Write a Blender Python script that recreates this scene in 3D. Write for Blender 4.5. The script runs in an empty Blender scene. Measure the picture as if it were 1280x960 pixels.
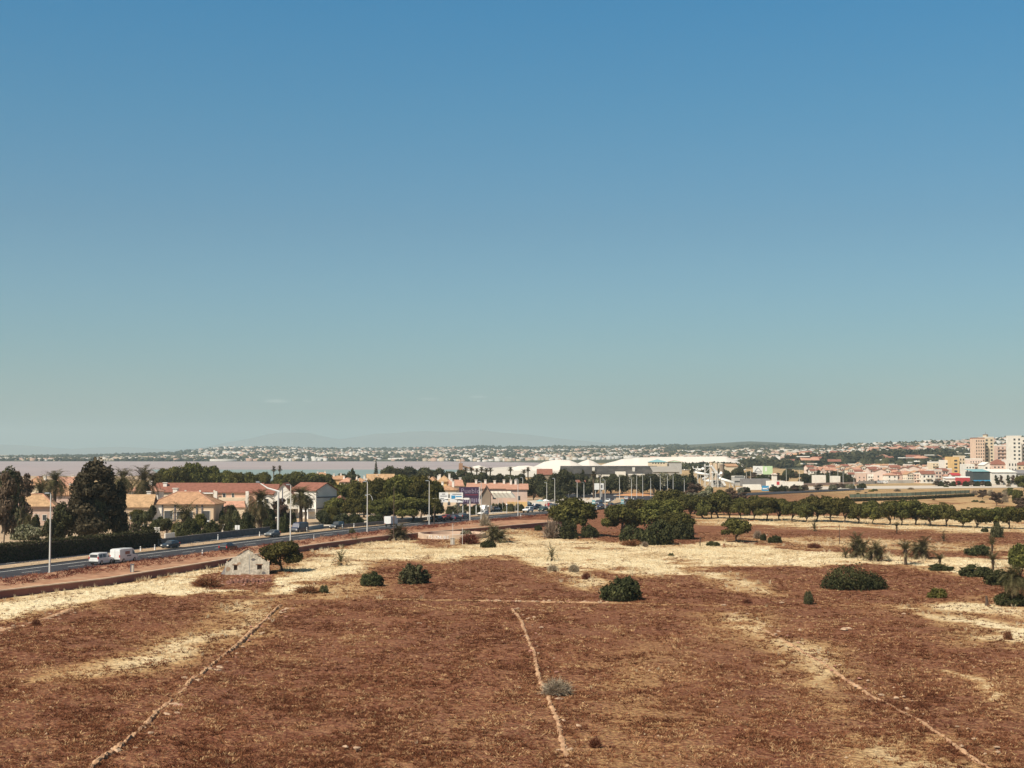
import bpy, bmesh, math, random
import numpy as np
from mathutils import Vector, Matrix

random.seed(7)
rng = np.random.default_rng(11)
S = bpy.context.scene
C = S.collection
R = math.radians

# ------------------------------------------------------------------ camera
F = 1778.0; CH = 18.0; HY = 567.0
PITCH = math.atan((HY - 480.0) / F)
cam = bpy.data.objects.new('camera', bpy.data.cameras.new('camera'))
C.objects.link(cam)
cam.location = (0, 0, CH)
cam.rotation_euler = (R(90) + PITCH, 0, 0)
cam.data.sensor_width = 36.0
cam.data.lens = F / 1280 * 36
cam.data.clip_start = 1.0
cam.data.clip_end = 120000
S.camera = cam
cp, sp = math.cos(PITCH), math.sin(PITCH)

def ray(px, py):
    a = (px - 640) / F; b = (480 - py) / F
    return Vector((a, cp - b * sp, sp + b * cp))
def at(px, py, z=0.0):
    d = ray(px, py); t = (z - CH) / d.z
    return Vector((d.x * t, d.y * t, z))
def atd(px, py, y):
    d = ray(px, py); t = y / d.y
    return Vector((d.x * t, y, CH + d.z * t))
def ppm(y):            # metres per photo pixel at depth y
    return y / F

# ------------------------------------------------------------------ materials
def mat(name):
    m = bpy.data.materials.new(name); m.use_nodes = True
    nt = m.node_tree
    return m, nt, nt.nodes['Principled BSDF']
def nd(nt, t, **k):
    n = nt.nodes.new(t)
    for a, b in k.items(): setattr(n, a, b)
    return n
def rgba(c): return (c[0], c[1], c[2], 1.0)
def ramp(nt, fac, stops):
    r = nd(nt, 'ShaderNodeValToRGB')
    e = r.color_ramp.elements
    while len(e) > 2: e.remove(e[-1])
    e[0].position, e[0].color = stops[0][0], rgba(stops[0][1])
    e[1].position, e[1].color = stops[-1][0], rgba(stops[-1][1])
    for p, c in stops[1:-1]:
        x = e.new(p); x.color = rgba(c)
    nt.links.new(fac, r.inputs[0])
    return r.outputs[0]
def noise(nt, scale, detail=4, rough=0.6, vec=None, dist=0.0):
    n = nd(nt, 'ShaderNodeTexNoise')
    n.inputs['Scale'].default_value = scale; n.inputs['Detail'].default_value = detail
    n.inputs['Roughness'].default_value = rough; n.inputs['Distortion'].default_value = dist
    if vec is not None: nt.links.new(vec, n.inputs['Vector'])
    return n.outputs[0]
def mixc(nt, fac, a, b, blend='MIX'):
    m = nd(nt, 'ShaderNodeMix', data_type='RGBA', blend_type=blend)
    if isinstance(fac, (int, float)): m.inputs[0].default_value = fac
    else: nt.links.new(fac, m.inputs[0])
    for s, v in ((m.inputs[6], a), (m.inputs[7], b)):
        if isinstance(v, tuple): s.default_value = rgba(v)
        else: nt.links.new(v, s)
    return m.outputs[2]
def objvec(nt):
    return nd(nt, 'ShaderNodeTexCoord').outputs['Object']
def posvec(nt):
    return nd(nt, 'ShaderNodeNewGeometry').outputs['Position']
def bump(nt, b, h, strength, dist=0.05):
    n = nd(nt, 'ShaderNodeBump'); n.inputs['Strength'].default_value = strength; n.inputs['Distance'].default_value = dist
    nt.links.new(h, n.inputs['Height']); nt.links.new(n.outputs[0], b.inputs['Normal'])

def simple(name, c, rough=0.8, var=0.18, scale=0.6, metal=0.0, spec=0.3, grime=None):
    """base colour with two-scale procedural variation"""
    m, nt, b = mat(name)
    v = objvec(nt)
    n1 = noise(nt, scale, 5, 0.65, v)
    lo = tuple(x * (1 - var) for x in c); hi = tuple(min(1, x * (1 + var * .6)) for x in c)
    col = ramp(nt, n1, [(0.3, lo), (0.7, hi)])
    if grime:
        n2 = noise(nt, scale * .35, 6, 0.7, v)
        f = ramp(nt, n2, [(0.5, (0, 0, 0)), (0.72, (1, 1, 1))])
        col = mixc(nt, f, col, grime)
    nt.links.new(col, b.inputs['Base Color'])
    b.inputs['Roughness'].default_value = rough; b.inputs['Metallic'].default_value = metal
    b.inputs['Specular IOR Level'].default_value = spec
    return m

def leafmat(name, stops, transl=0.25, spec=0.0):
    m = bpy.data.materials.new(name); m.use_nodes = True
    nt = m.node_tree; nt.nodes.clear()
    a = nd(nt, 'ShaderNodeAttribute', attribute_name='tint')
    col = ramp(nt, a.outputs['Fac'], stops)
    oi = nd(nt, 'ShaderNodeObjectInfo')
    hv = nd(nt, 'ShaderNodeHueSaturation')
    mr = nd(nt, 'ShaderNodeMapRange'); mr.inputs[3].default_value = 0.8; mr.inputs[4].default_value = 1.2
    nt.links.new(oi.outputs['Random'], mr.inputs[0]); nt.links.new(mr.outputs[0], hv.inputs['Value'])
    mr2 = nd(nt, 'ShaderNodeMapRange'); mr2.inputs[3].default_value = 0.485; mr2.inputs[4].default_value = 0.515
    nt.links.new(oi.outputs['Random'], mr2.inputs[0]); nt.links.new(mr2.outputs[0], hv.inputs['Hue'])
    nt.links.new(col, hv.inputs['Color'])
    d = nd(nt, 'ShaderNodeBsdfDiffuse'); t = nd(nt, 'ShaderNodeBsdfTranslucent'); mx = nd(nt, 'ShaderNodeMixShader')
    o = nd(nt, 'ShaderNodeOutputMaterial')
    nt.links.new(hv.outputs[0], d.inputs[0]); nt.links.new(hv.outputs[0], t.inputs[0])
    mx.inputs[0].default_value = transl
    nt.links.new(d.outputs[0], mx.inputs[1]); nt.links.new(t.outputs[0], mx.inputs[2])
    nt.links.new(mx.outputs[0], o.inputs[0])
    return m

def rooftile(name, c, var=0.3):
    m, nt, b = mat(name)
    v = objvec(nt)
    w = nd(nt, 'ShaderNodeTexWave', wave_type='BANDS', bands_direction='X'); w.inputs['Scale'].default_value = 1.1
    w.inputs['Distortion'].default_value = 1.5
    nt.links.new(v, w.inputs['Vector'])
    n1 = noise(nt, 0.9, 6, 0.75, v); n2 = noise(nt, 6, 3, 0.7, v)
    base = ramp(nt, n1, [(0.3, tuple(x * (1 - var) for x in c)), (0.5, c), (0.72, tuple(min(1, x * (1 + var)) for x in c))])
    base = mixc(nt, 0.35, base, ramp(nt, n2, [(0.3, (.25, .25, .25)), (0.7, (1, 1, 1))]), 'MULTIPLY')
    nt.links.new(base, b.inputs['Base Color'])
    b.inputs['Roughness'].default_value = 0.9; b.inputs['Specular IOR Level'].default_value = 0.15
    bump(nt, b, w.outputs[0], 0.6, 0.1)
    return m

M = {}
M['white_wall'] = simple('white_wall', (.74, .70, .63), .9, .1, .3, grime=(.55, .5, .43))
M['cream_wall'] = simple('cream_wall', (.66, .55, .40), .9, .1, .3, grime=(.5, .4, .3))
M['pink_wall'] = simple('pink_wall', (.62, .46, .38), .9, .1, .3, grime=(.5, .36, .28))
M['salmon_wall'] = simple('salmon_wall', (.62, .40, .29), .9, .12, .3, grime=(.5, .3, .22))
M['ochre_wall'] = simple('ochre_wall', (.66, .44, .20), .9, .12, .3)
M['beige_wall'] = simple('beige_wall', (.58, .44, .31), .9, .12, .3)
M['grey_wall'] = simple('grey_wall', (.42, .41, .39), .9, .15, .4)
M['brown_wall'] = simple('brown_wall', (.26, .20, .15), .9, .15, .4)
M['maroon_wall'] = simple('maroon_wall', (.26, .105, .085), .95, .25, .35, grime=(.19, .085, .075))
M['stone_wall_grey'] = simple('stone_wall_grey', (.17, .155, .15), .95, .3, 1.2)
M['plaster_old'] = simple('plaster_old', (.66, .59, .47), .95, .45, 2.6, grime=(.25, .20, .145))
M['concrete'] = simple('concrete', (.52, .46, .38), .9, .15, .6)
M['coping'] = simple('coping', (.60, .45, .33), .9, .2, .7)
M['tile_orange'] = rooftile('tile_orange', (.50, .29, .17), .4)
M['tile_red'] = rooftile('tile_red', (.29, .125, .09))
M['tile_pink'] = rooftile('tile_pink', (.55, .30, .21))
M['tile_yellow'] = rooftile('tile_yellow', (.52, .335, .19), .4)
M['grey_roof'] = simple('grey_roof', (.22, .21, .21), .8, .2, .5)
M['white_paint'] = simple('white_paint', (.80, .79, .76), .5, .06, 1.0)
M['road_paint'] = simple('road_paint', (.62, .61, .57), .7, .25, 1.5)
M['metal_pole'] = simple('metal_pole', (.62, .60, .56), .45, .06, 1.0, metal=0.0, spec=.5)
M['lamp_head'] = simple('lamp_head', (.25, .27, .29), .5, .1, 2)
M['wood_dark'] = simple('wood_dark', (.09, .06, .045), .9, .3, 2)
M['bark'] = simple('bark', (.11, .08, .06), .95, .35, 2.5)
M['bark_pale'] = simple('bark_pale', (.24, .19, .14), .95, .3, 2.5)
M['palm_bark'] = simple('palm_bark', (.085, .058, .04), .95, .4, 3)
M['tyre'] = simple('tyre', (.025, .025, .025), .8, .1, 3)
M['rim'] = simple('rim', (.45, .45, .46), .35, .1, 3, metal=.7)
M['dark_window'] = simple('dark_window', (.06, .065, .07), .25, .1, 2, spec=.5)
M['shutter'] = simple('shutter', (.20, .13, .09), .7, .1, 2)
M['frame_white'] = simple('frame_white', (.7, .68, .63), .6, .06, 2)
M['blue_sign'] = simple('blue_sign', (.05, .28, .52), .5, .06, 1)
M['teal_paint'] = simple('teal_paint', (.22, .40, .42), .6, .1, 1)
M['green_sign'] = simple('green_sign', (.50, .66, .40), .6, .06, 1)
M['purple_board'] = simple('purple_board', (.055, .03, .065), .6, .15, 1)
M['violet_ink'] = simple('violet_ink', (.26, .22, .29), .6, .1, 1)
M['grey_ink'] = simple('grey_ink', (.12, .12, .14), .6, .1, 1)
M['red_paint'] = simple('red_paint', (.42, .05, .055), .6, .15, 1)
M['pink_ramp'] = simple('pink_ramp', (.62, .12, .14), .8, .15, .6)
M['green_net'] = simple('green_net', (.34, .42, .30), .9, .25, .4)
M['salt'] = simple('salt', (.62, .565, .51), .9, .06, .02)
M['shed_grey'] = simple('shed_grey', (.062, .057, .054), 1, .4, .25, spec=.0, grime=(.11, .10, .09))
M['shed_pale'] = simple('shed_pale', (.33, .30, .26), .8, .15, .15)
M['rust'] = simple('rust', (.30, .16, .09), .9, .3, 1)
M['stone'] = simple('stone', (.44, .30, .20), .95, .35, 1.5)
M['ridge_soil'] = simple('ridge_soil', (.46, .285, .17), 1, .4, 1.3, spec=.05, grime=(.20, .09, .055))
M['peach_wall'] = simple('peach_wall', (.68, .50, .38), .9, .1, .3)
M['pale_pink_wall'] = simple('pale_pink_wall', (.70, .56, .48), .9, .1, .3)
M['pale_cream_wall'] = simple('pale_cream_wall', (.72, .63, .51), .9, .1, .3)
M['dark_glass_wall'] = simple('dark_glass_wall', (.05, .065, .07), .5, .2, .5)
M['far_white'] = simple('far_white', (.52, .49, .45), .9, .2, .02)
M['far_cream'] = simple('far_cream', (.42, .34, .25), .9, .2, .02)
M['far_pink'] = simple('far_pink', (.40, .27, .21), .9, .2, .02)
M['stone_red'] = simple('stone_red', (.36, .18, .13), .95, .35, 1.5)
M['awning'] = simple('awning', (.70, .64, .54), .8, .1, 1)

leafs = {
 'carob': leafmat('carob_leaves', [(0, (.040, .040, .017)), (.5, (.092, .088, .029)), (1, (.23, .205, .060))], .25),
 'pine': leafmat('pine_needles', [(0, (.040, .040, .017)), (.5, (.098, .092, .030)), (1, (.23, .205, .062))], .25),
 'dark': leafmat('dark_leaves', [(0, (.030, .031, .018)), (.5, (.066, .066, .034)), (1, (.15, .14, .066))], .15),
 'euc': leafmat('eucalyptus_leaves', [(0, (.036, .032, .021)), (.5, (.080, .069, .042)), (1, (.18, .15, .088))], .2),
 'bush': leafmat('bush_leaves', [(0, (.032, .035, .017)), (.5, (.058, .061, .027)), (1, (.125, .120, .050))], .2),
 'olive': leafmat('olive_leaves', [(0, (.06, .062, .03)), (.5, (.10, .10, .048)), (1, (.17, .16, .08))], .2),
 'yellow': leafmat('yellow_leaves', [(0, (.07, .07, .02)), (.5, (.14, .13, .035)), (1, (.24, .21, .07))], .25),
 'palm': leafmat('palm_fronds', [(0, (.030, .028, .014)), (.5, (.066, .058, .028)), (1, (.17, .135, .075))], .2),
 'palmdry': leafmat('palm_dry_fronds', [(0, (.09, .06, .035)), (.5, (.17, .12, .07)), (1, (.28, .21, .13))], .2),
 'grey': leafmat('grey_twigs', [(0, (.12, .085, .06)), (.5, (.30, .23, .165)), (1, (.56, .47, .36))], .1),
 'flower': leafmat('flowering_leaves', [(0, (.05, .05, .03)), (.6, (.12, .11, .06)), (.75, (.5, .30, .27)), (1, (.6, .42, .36))], .2),
 'pale': leafmat('pale_leaves', [(0, (.08, .08, .04)), (.5, (.20, .19, .12)), (1, (.52, .48, .38))], .2),
 'red': leafmat('reddish_leaves', [(0, (.07, .05, .035)), (.5, (.12, .08, .06)), (1, (.26, .18, .13))], .2),
 'straw': leafmat('straw_blades', [(0, (.54, .40, .23)), (.5, (.84, .70, .46)), (1, (.95, .86, .63))], .5),
 'weed': leafmat('weed_stems', [(0, (.075, .025, .016)), (.42, (.160, .053, .031)), (.7, (.32, .138, .075)), (1, (.60, .39, .22))], .3),
}

# ------------------------------------------------------------------ mesh tools
class MB:
    def __init__(s): s.v = []; s.f = []
    def add(s, vs, fs):
        o = len(s.v); s.v += [tuple(v) for v in vs]; s.f += [tuple(i + o for i in f) for f in fs]; return s
    def box(s, x0, x1, y0, y1, z0, z1):
        return s.add([(x0,y0,z0),(x1,y0,z0),(x1,y1,z0),(x0,y1,z0),(x0,y0,z1),(x1,y0,z1),(x1,y1,z1),(x0,y1,z1)],
                     [(0,3,2,1),(4,5,6,7),(0,1,5,4),(1,2,6,5),(2,3,7,6),(3,0,4,7)])
    def rbox(s, c, hx, hy, hz, rz=0):
        ca, sa = math.cos(rz), math.sin(rz); o = len(s.v)
        b = MB().box(-hx, hx, -hy, hy, -hz, hz)
        return s.add([(c[0]+x*ca-y*sa, c[1]+x*sa+y*ca, c[2]+z) for x, y, z in b.v], b.f)
    def tube(s, pts, rad, n=6, cap=True):
        pts = [Vector(p) for p in pts]; rings = []
        for i, p in enumerate(pts):
            a = pts[max(0, i-1)]; b = pts[min(len(pts)-1, i+1)]; d = (b - a)
            d = d.normalized() if d.length > 1e-9 else Vector((0, 0, 1))
            u = d.orthogonal().normalized() if abs(d.z) < .99 else Vector((1, 0, 0)); 
            u = (u - d * u.dot(d)).normalized(); w = d.cross(u)
            r = rad[i] if isinstance(rad, (list, tuple)) else rad
            rings.append([p + (u*math.cos(2*math.pi*k/n) + w*math.sin(2*math.pi*k/n))*r for k in range(n)])
        vs = [v for r_ in rings for v in r_]; fs = []
        for i in range(len(pts)-1):
            for k in range(n):
                a = i*n+k; b = i*n+(k+1) % n; fs.append((a, b, b+n, a+n))
        if cap: fs.append(tuple(range(n))[::-1]); fs.append(tuple((len(pts)-1)*n+k for k in range(n)))
        return s.add(vs, fs)
    def build(s, name, m, parent=None, loc=None, smooth=False):
        me = bpy.data.meshes.new(name); me.from_pydata(s.v, [], s.f); me.update()
        if m: me.materials.append(m)
        if smooth: me.polygons.foreach_set('use_smooth', [True]*len(me.polygons))
        return link(name, me, parent, loc)

def link(name, me, parent=None, loc=None):
    o = bpy.data.objects.new(name, me); C.objects.link(o)
    if parent is not None: o.parent = parent
    if loc is not None: o.location = loc
    return o
def tag(o, label, cat, group=None):
    o['label'] = label; o['category'] = cat
    if group: o['group'] = group
    return o
def kind(o, k): o['kind'] = k; return o
def thing(name, label, cat, loc=(0, 0, 0), rz=0, group=None):
    o = bpy.data.objects.new(name, None); C.objects.link(o)
    o.location = loc; o.rotation_euler = (0, 0, rz); o.empty_display_size = .3
    return tag(o, label, cat, group)
KIDS = {}
def kids_of(o):
    if o.name not in KIDS: KIDS[o.name] = list(o.children)
    return KIDS[o.name]
def dup(src, loc, rz=0, scale=None, label=None, group=None, cat=None):
    r = src.copy(); C.objects.link(r); r.location = loc; r.rotation_euler = (0, 0, rz)
    if scale is not None: r.scale = scale
    if label: r['label'] = label
    if group: r['group'] = group
    elif 'group' in r: del r['group']
    if cat: r['category'] = cat
    for ch in kids_of(src):
        c = ch.copy(); C.objects.link(c); c.parent = r
        for g in kids_of(ch):
            d = g.copy(); C.objects.link(d); d.parent = c
    return r
def np_mesh(name, V, Q, tint=None):
    """V (n,3), Q (m,k) -> mesh with optional per-face tint"""
    me = bpy.data.meshes.new(name); k = Q.shape[1]; m = len(Q)
    me.vertices.add(len(V)); me.vertices.foreach_set('co', V.astype(np.float32).ravel())
    me.loops.add(m*k); me.loops.foreach_set('vertex_index', Q.astype(np.int32).ravel())
    me.polygons.add(m); me.polygons.foreach_set('loop_start', np.arange(0, m*k, k, dtype=np.int32))
    me.update(calc_edges=True)
    if tint is not None:
        a = me.attributes.new('tint', 'FLOAT', 'FACE'); a.data.foreach_set('value', tint.astype(np.float32))
    return me
def poly_sheet(name, pts, m, z=0.0, k='structure', tri=False):
    bm = bmesh.new(); vs = [bm.verts.new((p[0], p[1], z)) for p in pts]
    f = bm.faces.new(vs)
    if f.normal.z < 0: f.normal_flip()
    bmesh.ops.triangulate(bm, faces=bm.faces[:])
    me = bpy.data.meshes.new(name); bm.to_mesh(me); bm.free(); me.materials.append(m)
    for p in me.polygons:
        pass
    o = link(name, me); return kind(o, k) if k else o

# smooth value noise on numpy arrays
_tab = rng.random((256, 256))
def vnoise(x, y):
    xi = np.floor(x).astype(int); yi = np.floor(y).astype(int); fx = x - xi; fy = y - yi
    fx = fx*fx*(3-2*fx); fy = fy*fy*(3-2*fy)
    g = lambda a, b: _tab[a & 255, b & 255]
    return (g(xi, yi)*(1-fx)+g(xi+1, yi)*fx)*(1-fy) + (g(xi, yi+1)*(1-fx)+g(xi+1, yi+1)*fx)*fy
def fbm(x, y, o=4):
    t = 0; a = .5; s = 0
    for i in range(o):
        t = t + a*vnoise(x*2**i+17.3*i, y*2**i+9.1*i); s += a; a *= .55
    return t/s

# ------------------------------------------------------------------ field patches (world space)
def W(pts): return np.array([tuple(at(*p))[:2] for p in pts])
def inside(P, x, y):
    c = np.zeros(x.shape, bool); n = len(P)
    for i in range(n):
        x0, y0 = P[i]; x1, y1 = P[(i+1) % n]
        if y0 == y1: continue
        k = ((y0 > y) != (y1 > y)) & (x < (x1-x0)*(y-y0)/(y1-y0)+x0)
        c ^= k
    return c
def segdist(P, x, y, closed=True):
    d = np.full(x.shape, 1e9); n = len(P)
    for i in range(n if closed else n-1):
        a = P[i]; b = P[(i+1) % n]; ab = b-a; L = (ab**2).sum()+1e-9
        t = np.clip(((x-a[0])*ab[0]+(y-a[1])*ab[1])/L, 0, 1)
        d = np.minimum(d, np.hypot(x-a[0]-t*ab[0], y-a[1]-t*ab[1]))
    return d
# (strength, soft edge m, polygon)
PATCH = [
 (1.0, 2.5, [(-60,758),(0,749),(130,732),(240,713),(282,704),(288,716),(300,722),(345,722),(392,692),(430,683),(500,676),(530,680),(600,684),(640,684),(700,688),(760,688),(860,681),(900,678),
   (1000,688),(1040,690),(1180,697),(1500,701),(1500,712),(1180,716),(1100,705),(1060,702),(1000,708),(895,708),(915,722),(965,746),(935,741),(880,722),(830,718),(760,712),(715,708),(738,722),(748,737),(715,730),(690,714),(650,702),(590,696),(545,705),(480,700),(452,714),(430,722),(390,736),(330,741),(250,742),(150,746),(100,757),(40,772),(-60,800)]),
 (.95, 4, [(300,752),(348,748),(325,775),(270,805),(220,832),(150,842),(60,850),(130,830),(200,800),(260,785),(290,770)]),
 (.92, 4, [(885,765),(930,765),(1000,800),(1060,850),(1055,862),(1010,850),(960,810),(900,785)]),
 (.9, 4, [(1120,760),(1180,752),(1500,745),(1500,768),(1200,768),(1150,768)]),
 (.92, 4, [(1140,768),(1200,772),(1500,795),(1500,818),(1230,805),(1180,790)]),
 (.75, 4, [(1100,930),(1180,912),(1250,975),(1060,975)]),
 (.45, 6, [(680,840),(790,795),(880,835),(870,960),(700,980),(700,890)]),
 (.30, 6, [(480,880),(640,860),(690,975),(380,975)]),
 (.32, 5, [(1180,830),(1500,830),(1500,940),(1200,900)]),
 (.55, 4, [(890,770),(960,765),(1110,880),(1060,910)]),
 (.25, 8, [(0,880),(120,850),(200,870),(120,960),(0,960)]),
 (.75, 4, [(870,648),(1500,664),(1500,673),(1100,662),(880,656)]),
 (.55, 5, [(940,666),(1040,672),(1500,690),(1500,698),(1000,684),(900,676)]),
 (.50, 10, [(985,636),(1000,612),(1060,604),(1500,604),(1500,655),(1200,648),(985,640)]),
 (.80, 4, [(590,664),(650,664),(700,671),(860,679),(870,690),(640,692),(560,684)]),
 (.70, 4, [(870,641),(1500,655),(1500,664),(870,650)]),
 (.35, 4, [(1060,752),(1130,757),(1130,772),(1080,770)]),
 (.5, 3, [(360,735),(480,722),(500,735),(430,752),(350,752)]),
]
EXCL = W([(248,719),(282,714),(342,714),(346,733),(330,737),(256,737)])
PATCHW = [(a, b, W(p)) for a, b, p in PATCH]
LINES = [(.55, 1.1, W([(480,748),(600,750),(680,752),(762,753)])), (.5, 1.0, W([(762,753),(880,757),(1000,760)])),
         (.7, .7, W([(1180,838),(1230,850),(1248,875)])), (.35, .6, W([(1090,920),(1200,955)])), (.4, .5, W([(560,905),(640,890)]))]
def straw(x, y):
    """0..1 how much dry grass covers the soil at a world point"""
    sc = np.clip(y/160, .8, 4)
    xx = x + (fbm(x/6+3, y/8, 5)-.5)*9*np.sqrt(sc); yy = y + (fbm(x/7+40, y/9+8, 4)-.5)*19*sc
    s = np.zeros(x.shape)
    for a, b, P in PATCHW:
        ins = inside(P, xx, yy); d = segdist(P, xx, yy)
        b = b*np.sqrt(sc)*2.2; v = np.where(ins, .5+.5*np.clip(d/b, 0, 1), .5-.5*np.clip(d/b, 0, 1))
        s = np.maximum(s, a*v*v*(3-2*v))
    for a, w, P in LINES:
        d = segdist(P, x+(fbm(x/2, y/2, 3)-.5)*1.5, y+(fbm(x/2+9, y/2, 3)-.5)*1.5, False); s = np.maximum(s, a*np.exp(-(d/w)**2))
    gap = np.clip((fbm(x/7+70, y/8+31, 5)-.575)*7, 0, 1)
    s = s*(1-.55*gap)
    s = np.where(inside(EXCL, x, y), s*.15, s)
    far = np.clip((y-560)/160, 0, 1)
    return np.clip(np.maximum(s, .55*far), 0, 1)

RIDGES = {
 'left': W([(95,975),(120,955),(175,915),(235,855),(272,828),(320,785),(352,757)]),
 'middle': W([(712,975),(706,945),(698,905),(685,872),(672,835),(662,800),(652,775),(640,760)]),
 'right': W([(1255,975),(1195,930),(1150,900),(1090,870),(1060,850),(1000,812),(950,785),(905,766)]),
 'cross': W([(600,751),(680,752),(762,753)]),
 'verge': W([(-30,800),(0,788),(50,775),(90,762)]),
}

# ------------------------------------------------------------------ ground sheet
def lin(a, b, st): return np.arange(a, b, st)
xs = np.concatenate([[-60000,-30000,-12000,-6000,-3500,-2200,-1500,-1000,-700,-500,-380,-300,-240,-200,-170], lin(-150,-60,2.0), lin(-60,75,.75), lin(75,250,2.0), [255,270,290,300,380,500,700,1000,1500,2200,3500,6000,12000,30000,60000]])
ys = np.concatenate([[-3000,-600,-150,0,30,50,60,66], lin(70,150,.6), lin(150,260,1.0), lin(260,420,1.8), lin(420,620,5), [640,700,800,950,1150,1400,1800,2400,3200,4500,7000,12000,25000,60000]])
X, Y = np.meshgrid(xs, ys)
def ground_z(x, y):
    return np.where((y > 60) & (y < 460) & (np.abs(x) < 245), (fbm(x/1.1, y/1.1, 4)-.5)*.16 + (fbm(x/14+5, y/14, 2)-.5)*.35, 0.0) - .02
Z = ground_z(X, Y)
st = straw(X.ravel(), Y.ravel())
nx, ny = len(xs), len(ys)
ii = np.arange(nx*ny).reshape(ny, nx)
Q = np.stack([ii[:-1,:-1].ravel(), ii[:-1,1:].ravel(), ii[1:,1:].ravel(), ii[1:,:-1].ravel()], 1)
gm = np_mesh('ground', np.stack([X.ravel(), Y.ravel(), Z.ravel()], 1), Q)
a = gm.attributes.new('straw', 'FLOAT', 'POINT'); a.data.foreach_set('value', st.astype(np.float32))
gm.polygons.foreach_set('use_smooth', [True]*len(gm.polygons))

def soil_material(name, attr=True):
    m, nt, b = mat(name); v = posvec(nt)
    n_big = noise(nt, .06, 6, .65, v); n_mid = noise(nt, .55, 6, .7, v, .4); n_fine = noise(nt, 4.5, 5, .75, v)
    soil = ramp(nt, n_mid, [(.28, (.094, .034, .024)), (.46, (.150, .055, .037)), (.60, (.205, .081, .055)), (.78, (.31, .152, .100))])
    soil = mixc(nt, ramp(nt, n_big, [(.35, (0, 0, 0)), (.7, (1, 1, 1))]), soil, (.195, .065, .036))
    soil = mixc(nt, .70, soil, ramp(nt, n_fine, [(.30, (.30, .28, .27)), (.55, (1, 1, 1)), (.75, (1, .98, .95))]), 'MULTIPLY')
    mid = noise(nt, .16, 5, .7, v, .8)
    soil = mixc(nt, ramp(nt, mid, [(.38, (.6, .6, .6)), (.5, (0, 0, 0))]), soil, (.120, .038, .023))
    soil = mixc(nt, ramp(nt, mid, [(.54, (0, 0, 0)), (.68, (.55, .55, .55))]), soil, (.32, .155, .085))
    pale = ramp(nt, noise(nt, 1.7, 6, .75, v), [(.49, (0, 0, 0)), (.64, (.8, .8, .8))])
    soil = mixc(nt, pale, soil, (.40, .215, .115))
    pale2 = ramp(nt, noise(nt, 6.5, 4, .8, v), [(.545, (0, 0, 0)), (.63, (.9, .9, .9))])
    soil = mixc(nt, pale2, soil, (.47, .265, .13))
    dk = ramp(nt, noise(nt, 3.1, 5, .8, v), [(.37, (.75, .75, .75)), (.47, (0, 0, 0))])
    soil = mixc(nt, dk, soil, (.080, .028, .013))
    patch = ramp(nt, noise(nt, .016, 6, .7, v), [(.42, (0, 0, 0)), (.58, (.6, .6, .6))]); patch = mixc(nt, .6, patch, ramp(nt, noise(nt, .13, 6, .8, v), [(.44, (0, 0, 0)), (.60, (1, 1, 1))]))
    yy = nd(nt, 'ShaderNodeSeparateXYZ'); nt.links.new(v, yy.inputs[0]); yr = nd(nt, 'ShaderNodeMapRange'); nt.links.new(yy.outputs[1], yr.inputs[0]); yr.inputs[1].default_value = 480; yr.inputs[2].default_value = 640
    grass = ramp(nt, n_mid, [(.25, (.68, .52, .31)), (.45, (.85, .71, .46)), (.75, (.92, .81, .57))])
    grass = mixc(nt, .35, grass, ramp(nt, n_fine, [(.3, (.4, .36, .33)), (.6, (1, 1, 1))]), 'MULTIPLY')
    at_ = nd(nt, 'ShaderNodeAttribute', attribute_name='straw')
    mth = nd(nt, 'ShaderNodeMath', operation='ADD'); mu = nd(nt, 'ShaderNodeMath', operation='MULTIPLY_ADD')
    n_sp = noise(nt, 2.2, 6, .8, v); nt.links.new(n_sp, mu.inputs[0]); mu.inputs[1].default_value = 1.5; mu.inputs[2].default_value = -.75
    nt.links.new(at_.outputs['Fac'], mth.inputs[0]); nt.links.new(mu.outputs[0], mth.inputs[1])
    f = ramp(nt, mth.outputs[0], [(.20, (0, 0, 0)), (.66, (1, 1, 1))])
    gold = mixc(nt, ramp(nt, at_.outputs['Fac'], [(.40, (0, 0, 0)), (.90, (1, 1, 1))]), (.56, .36, .16), grass)
    base = mixc(nt, f, soil, gold); pm = nd(nt, 'ShaderNodeMath', operation='MULTIPLY'); nt.links.new(patch, pm.inputs[0]); nt.links.new(yr.outputs[0], pm.inputs[1])
    base = mixc(nt, pm.outputs[0], base, (.22, .15, .075)); nt.links.new(base, b.inputs['Base Color'])
    b.inputs['Roughness'].default_value = 1; b.inputs['Specular IOR Level'].default_value = 0.05
    vo = nd(nt, 'ShaderNodeTexVoronoi', feature='SMOOTH_F1'); vo.inputs['Scale'].default_value = 2.7; vo.inputs['Smoothness'].default_value = .5
    dv = nd(nt, 'ShaderNodeVectorMath', operation='ADD'); nv = nd(nt, 'ShaderNodeTexNoise'); nv.inputs['Scale'].default_value = 3; nt.links.new(v, nv.inputs['Vector'])
    sc_ = nd(nt, 'ShaderNodeVectorMath', operation='SCALE'); sc_.inputs['Scale'].default_value = .35; nt.links.new(nv.outputs['Color'], sc_.inputs[0]); nt.links.new(v, dv.inputs[0]); nt.links.new(sc_.outputs[0], dv.inputs[1]); nt.links.new(dv.outputs[0], vo.inputs['Vector'])
    h1 = nd(nt, 'ShaderNodeMath', operation='MULTIPLY_ADD'); nt.links.new(vo.outputs['Distance'], h1.inputs[0]); h1.inputs[1].default_value = -1.6; nt.links.new(n_fine, h1.inputs[2])
    bump(nt, b, h1.outputs[0], .9, .16)
    return m
M['soil'] = soil_material('soil')
gm.materials.append(M['soil'])
kind(link('ground', gm), 'structure')

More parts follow.
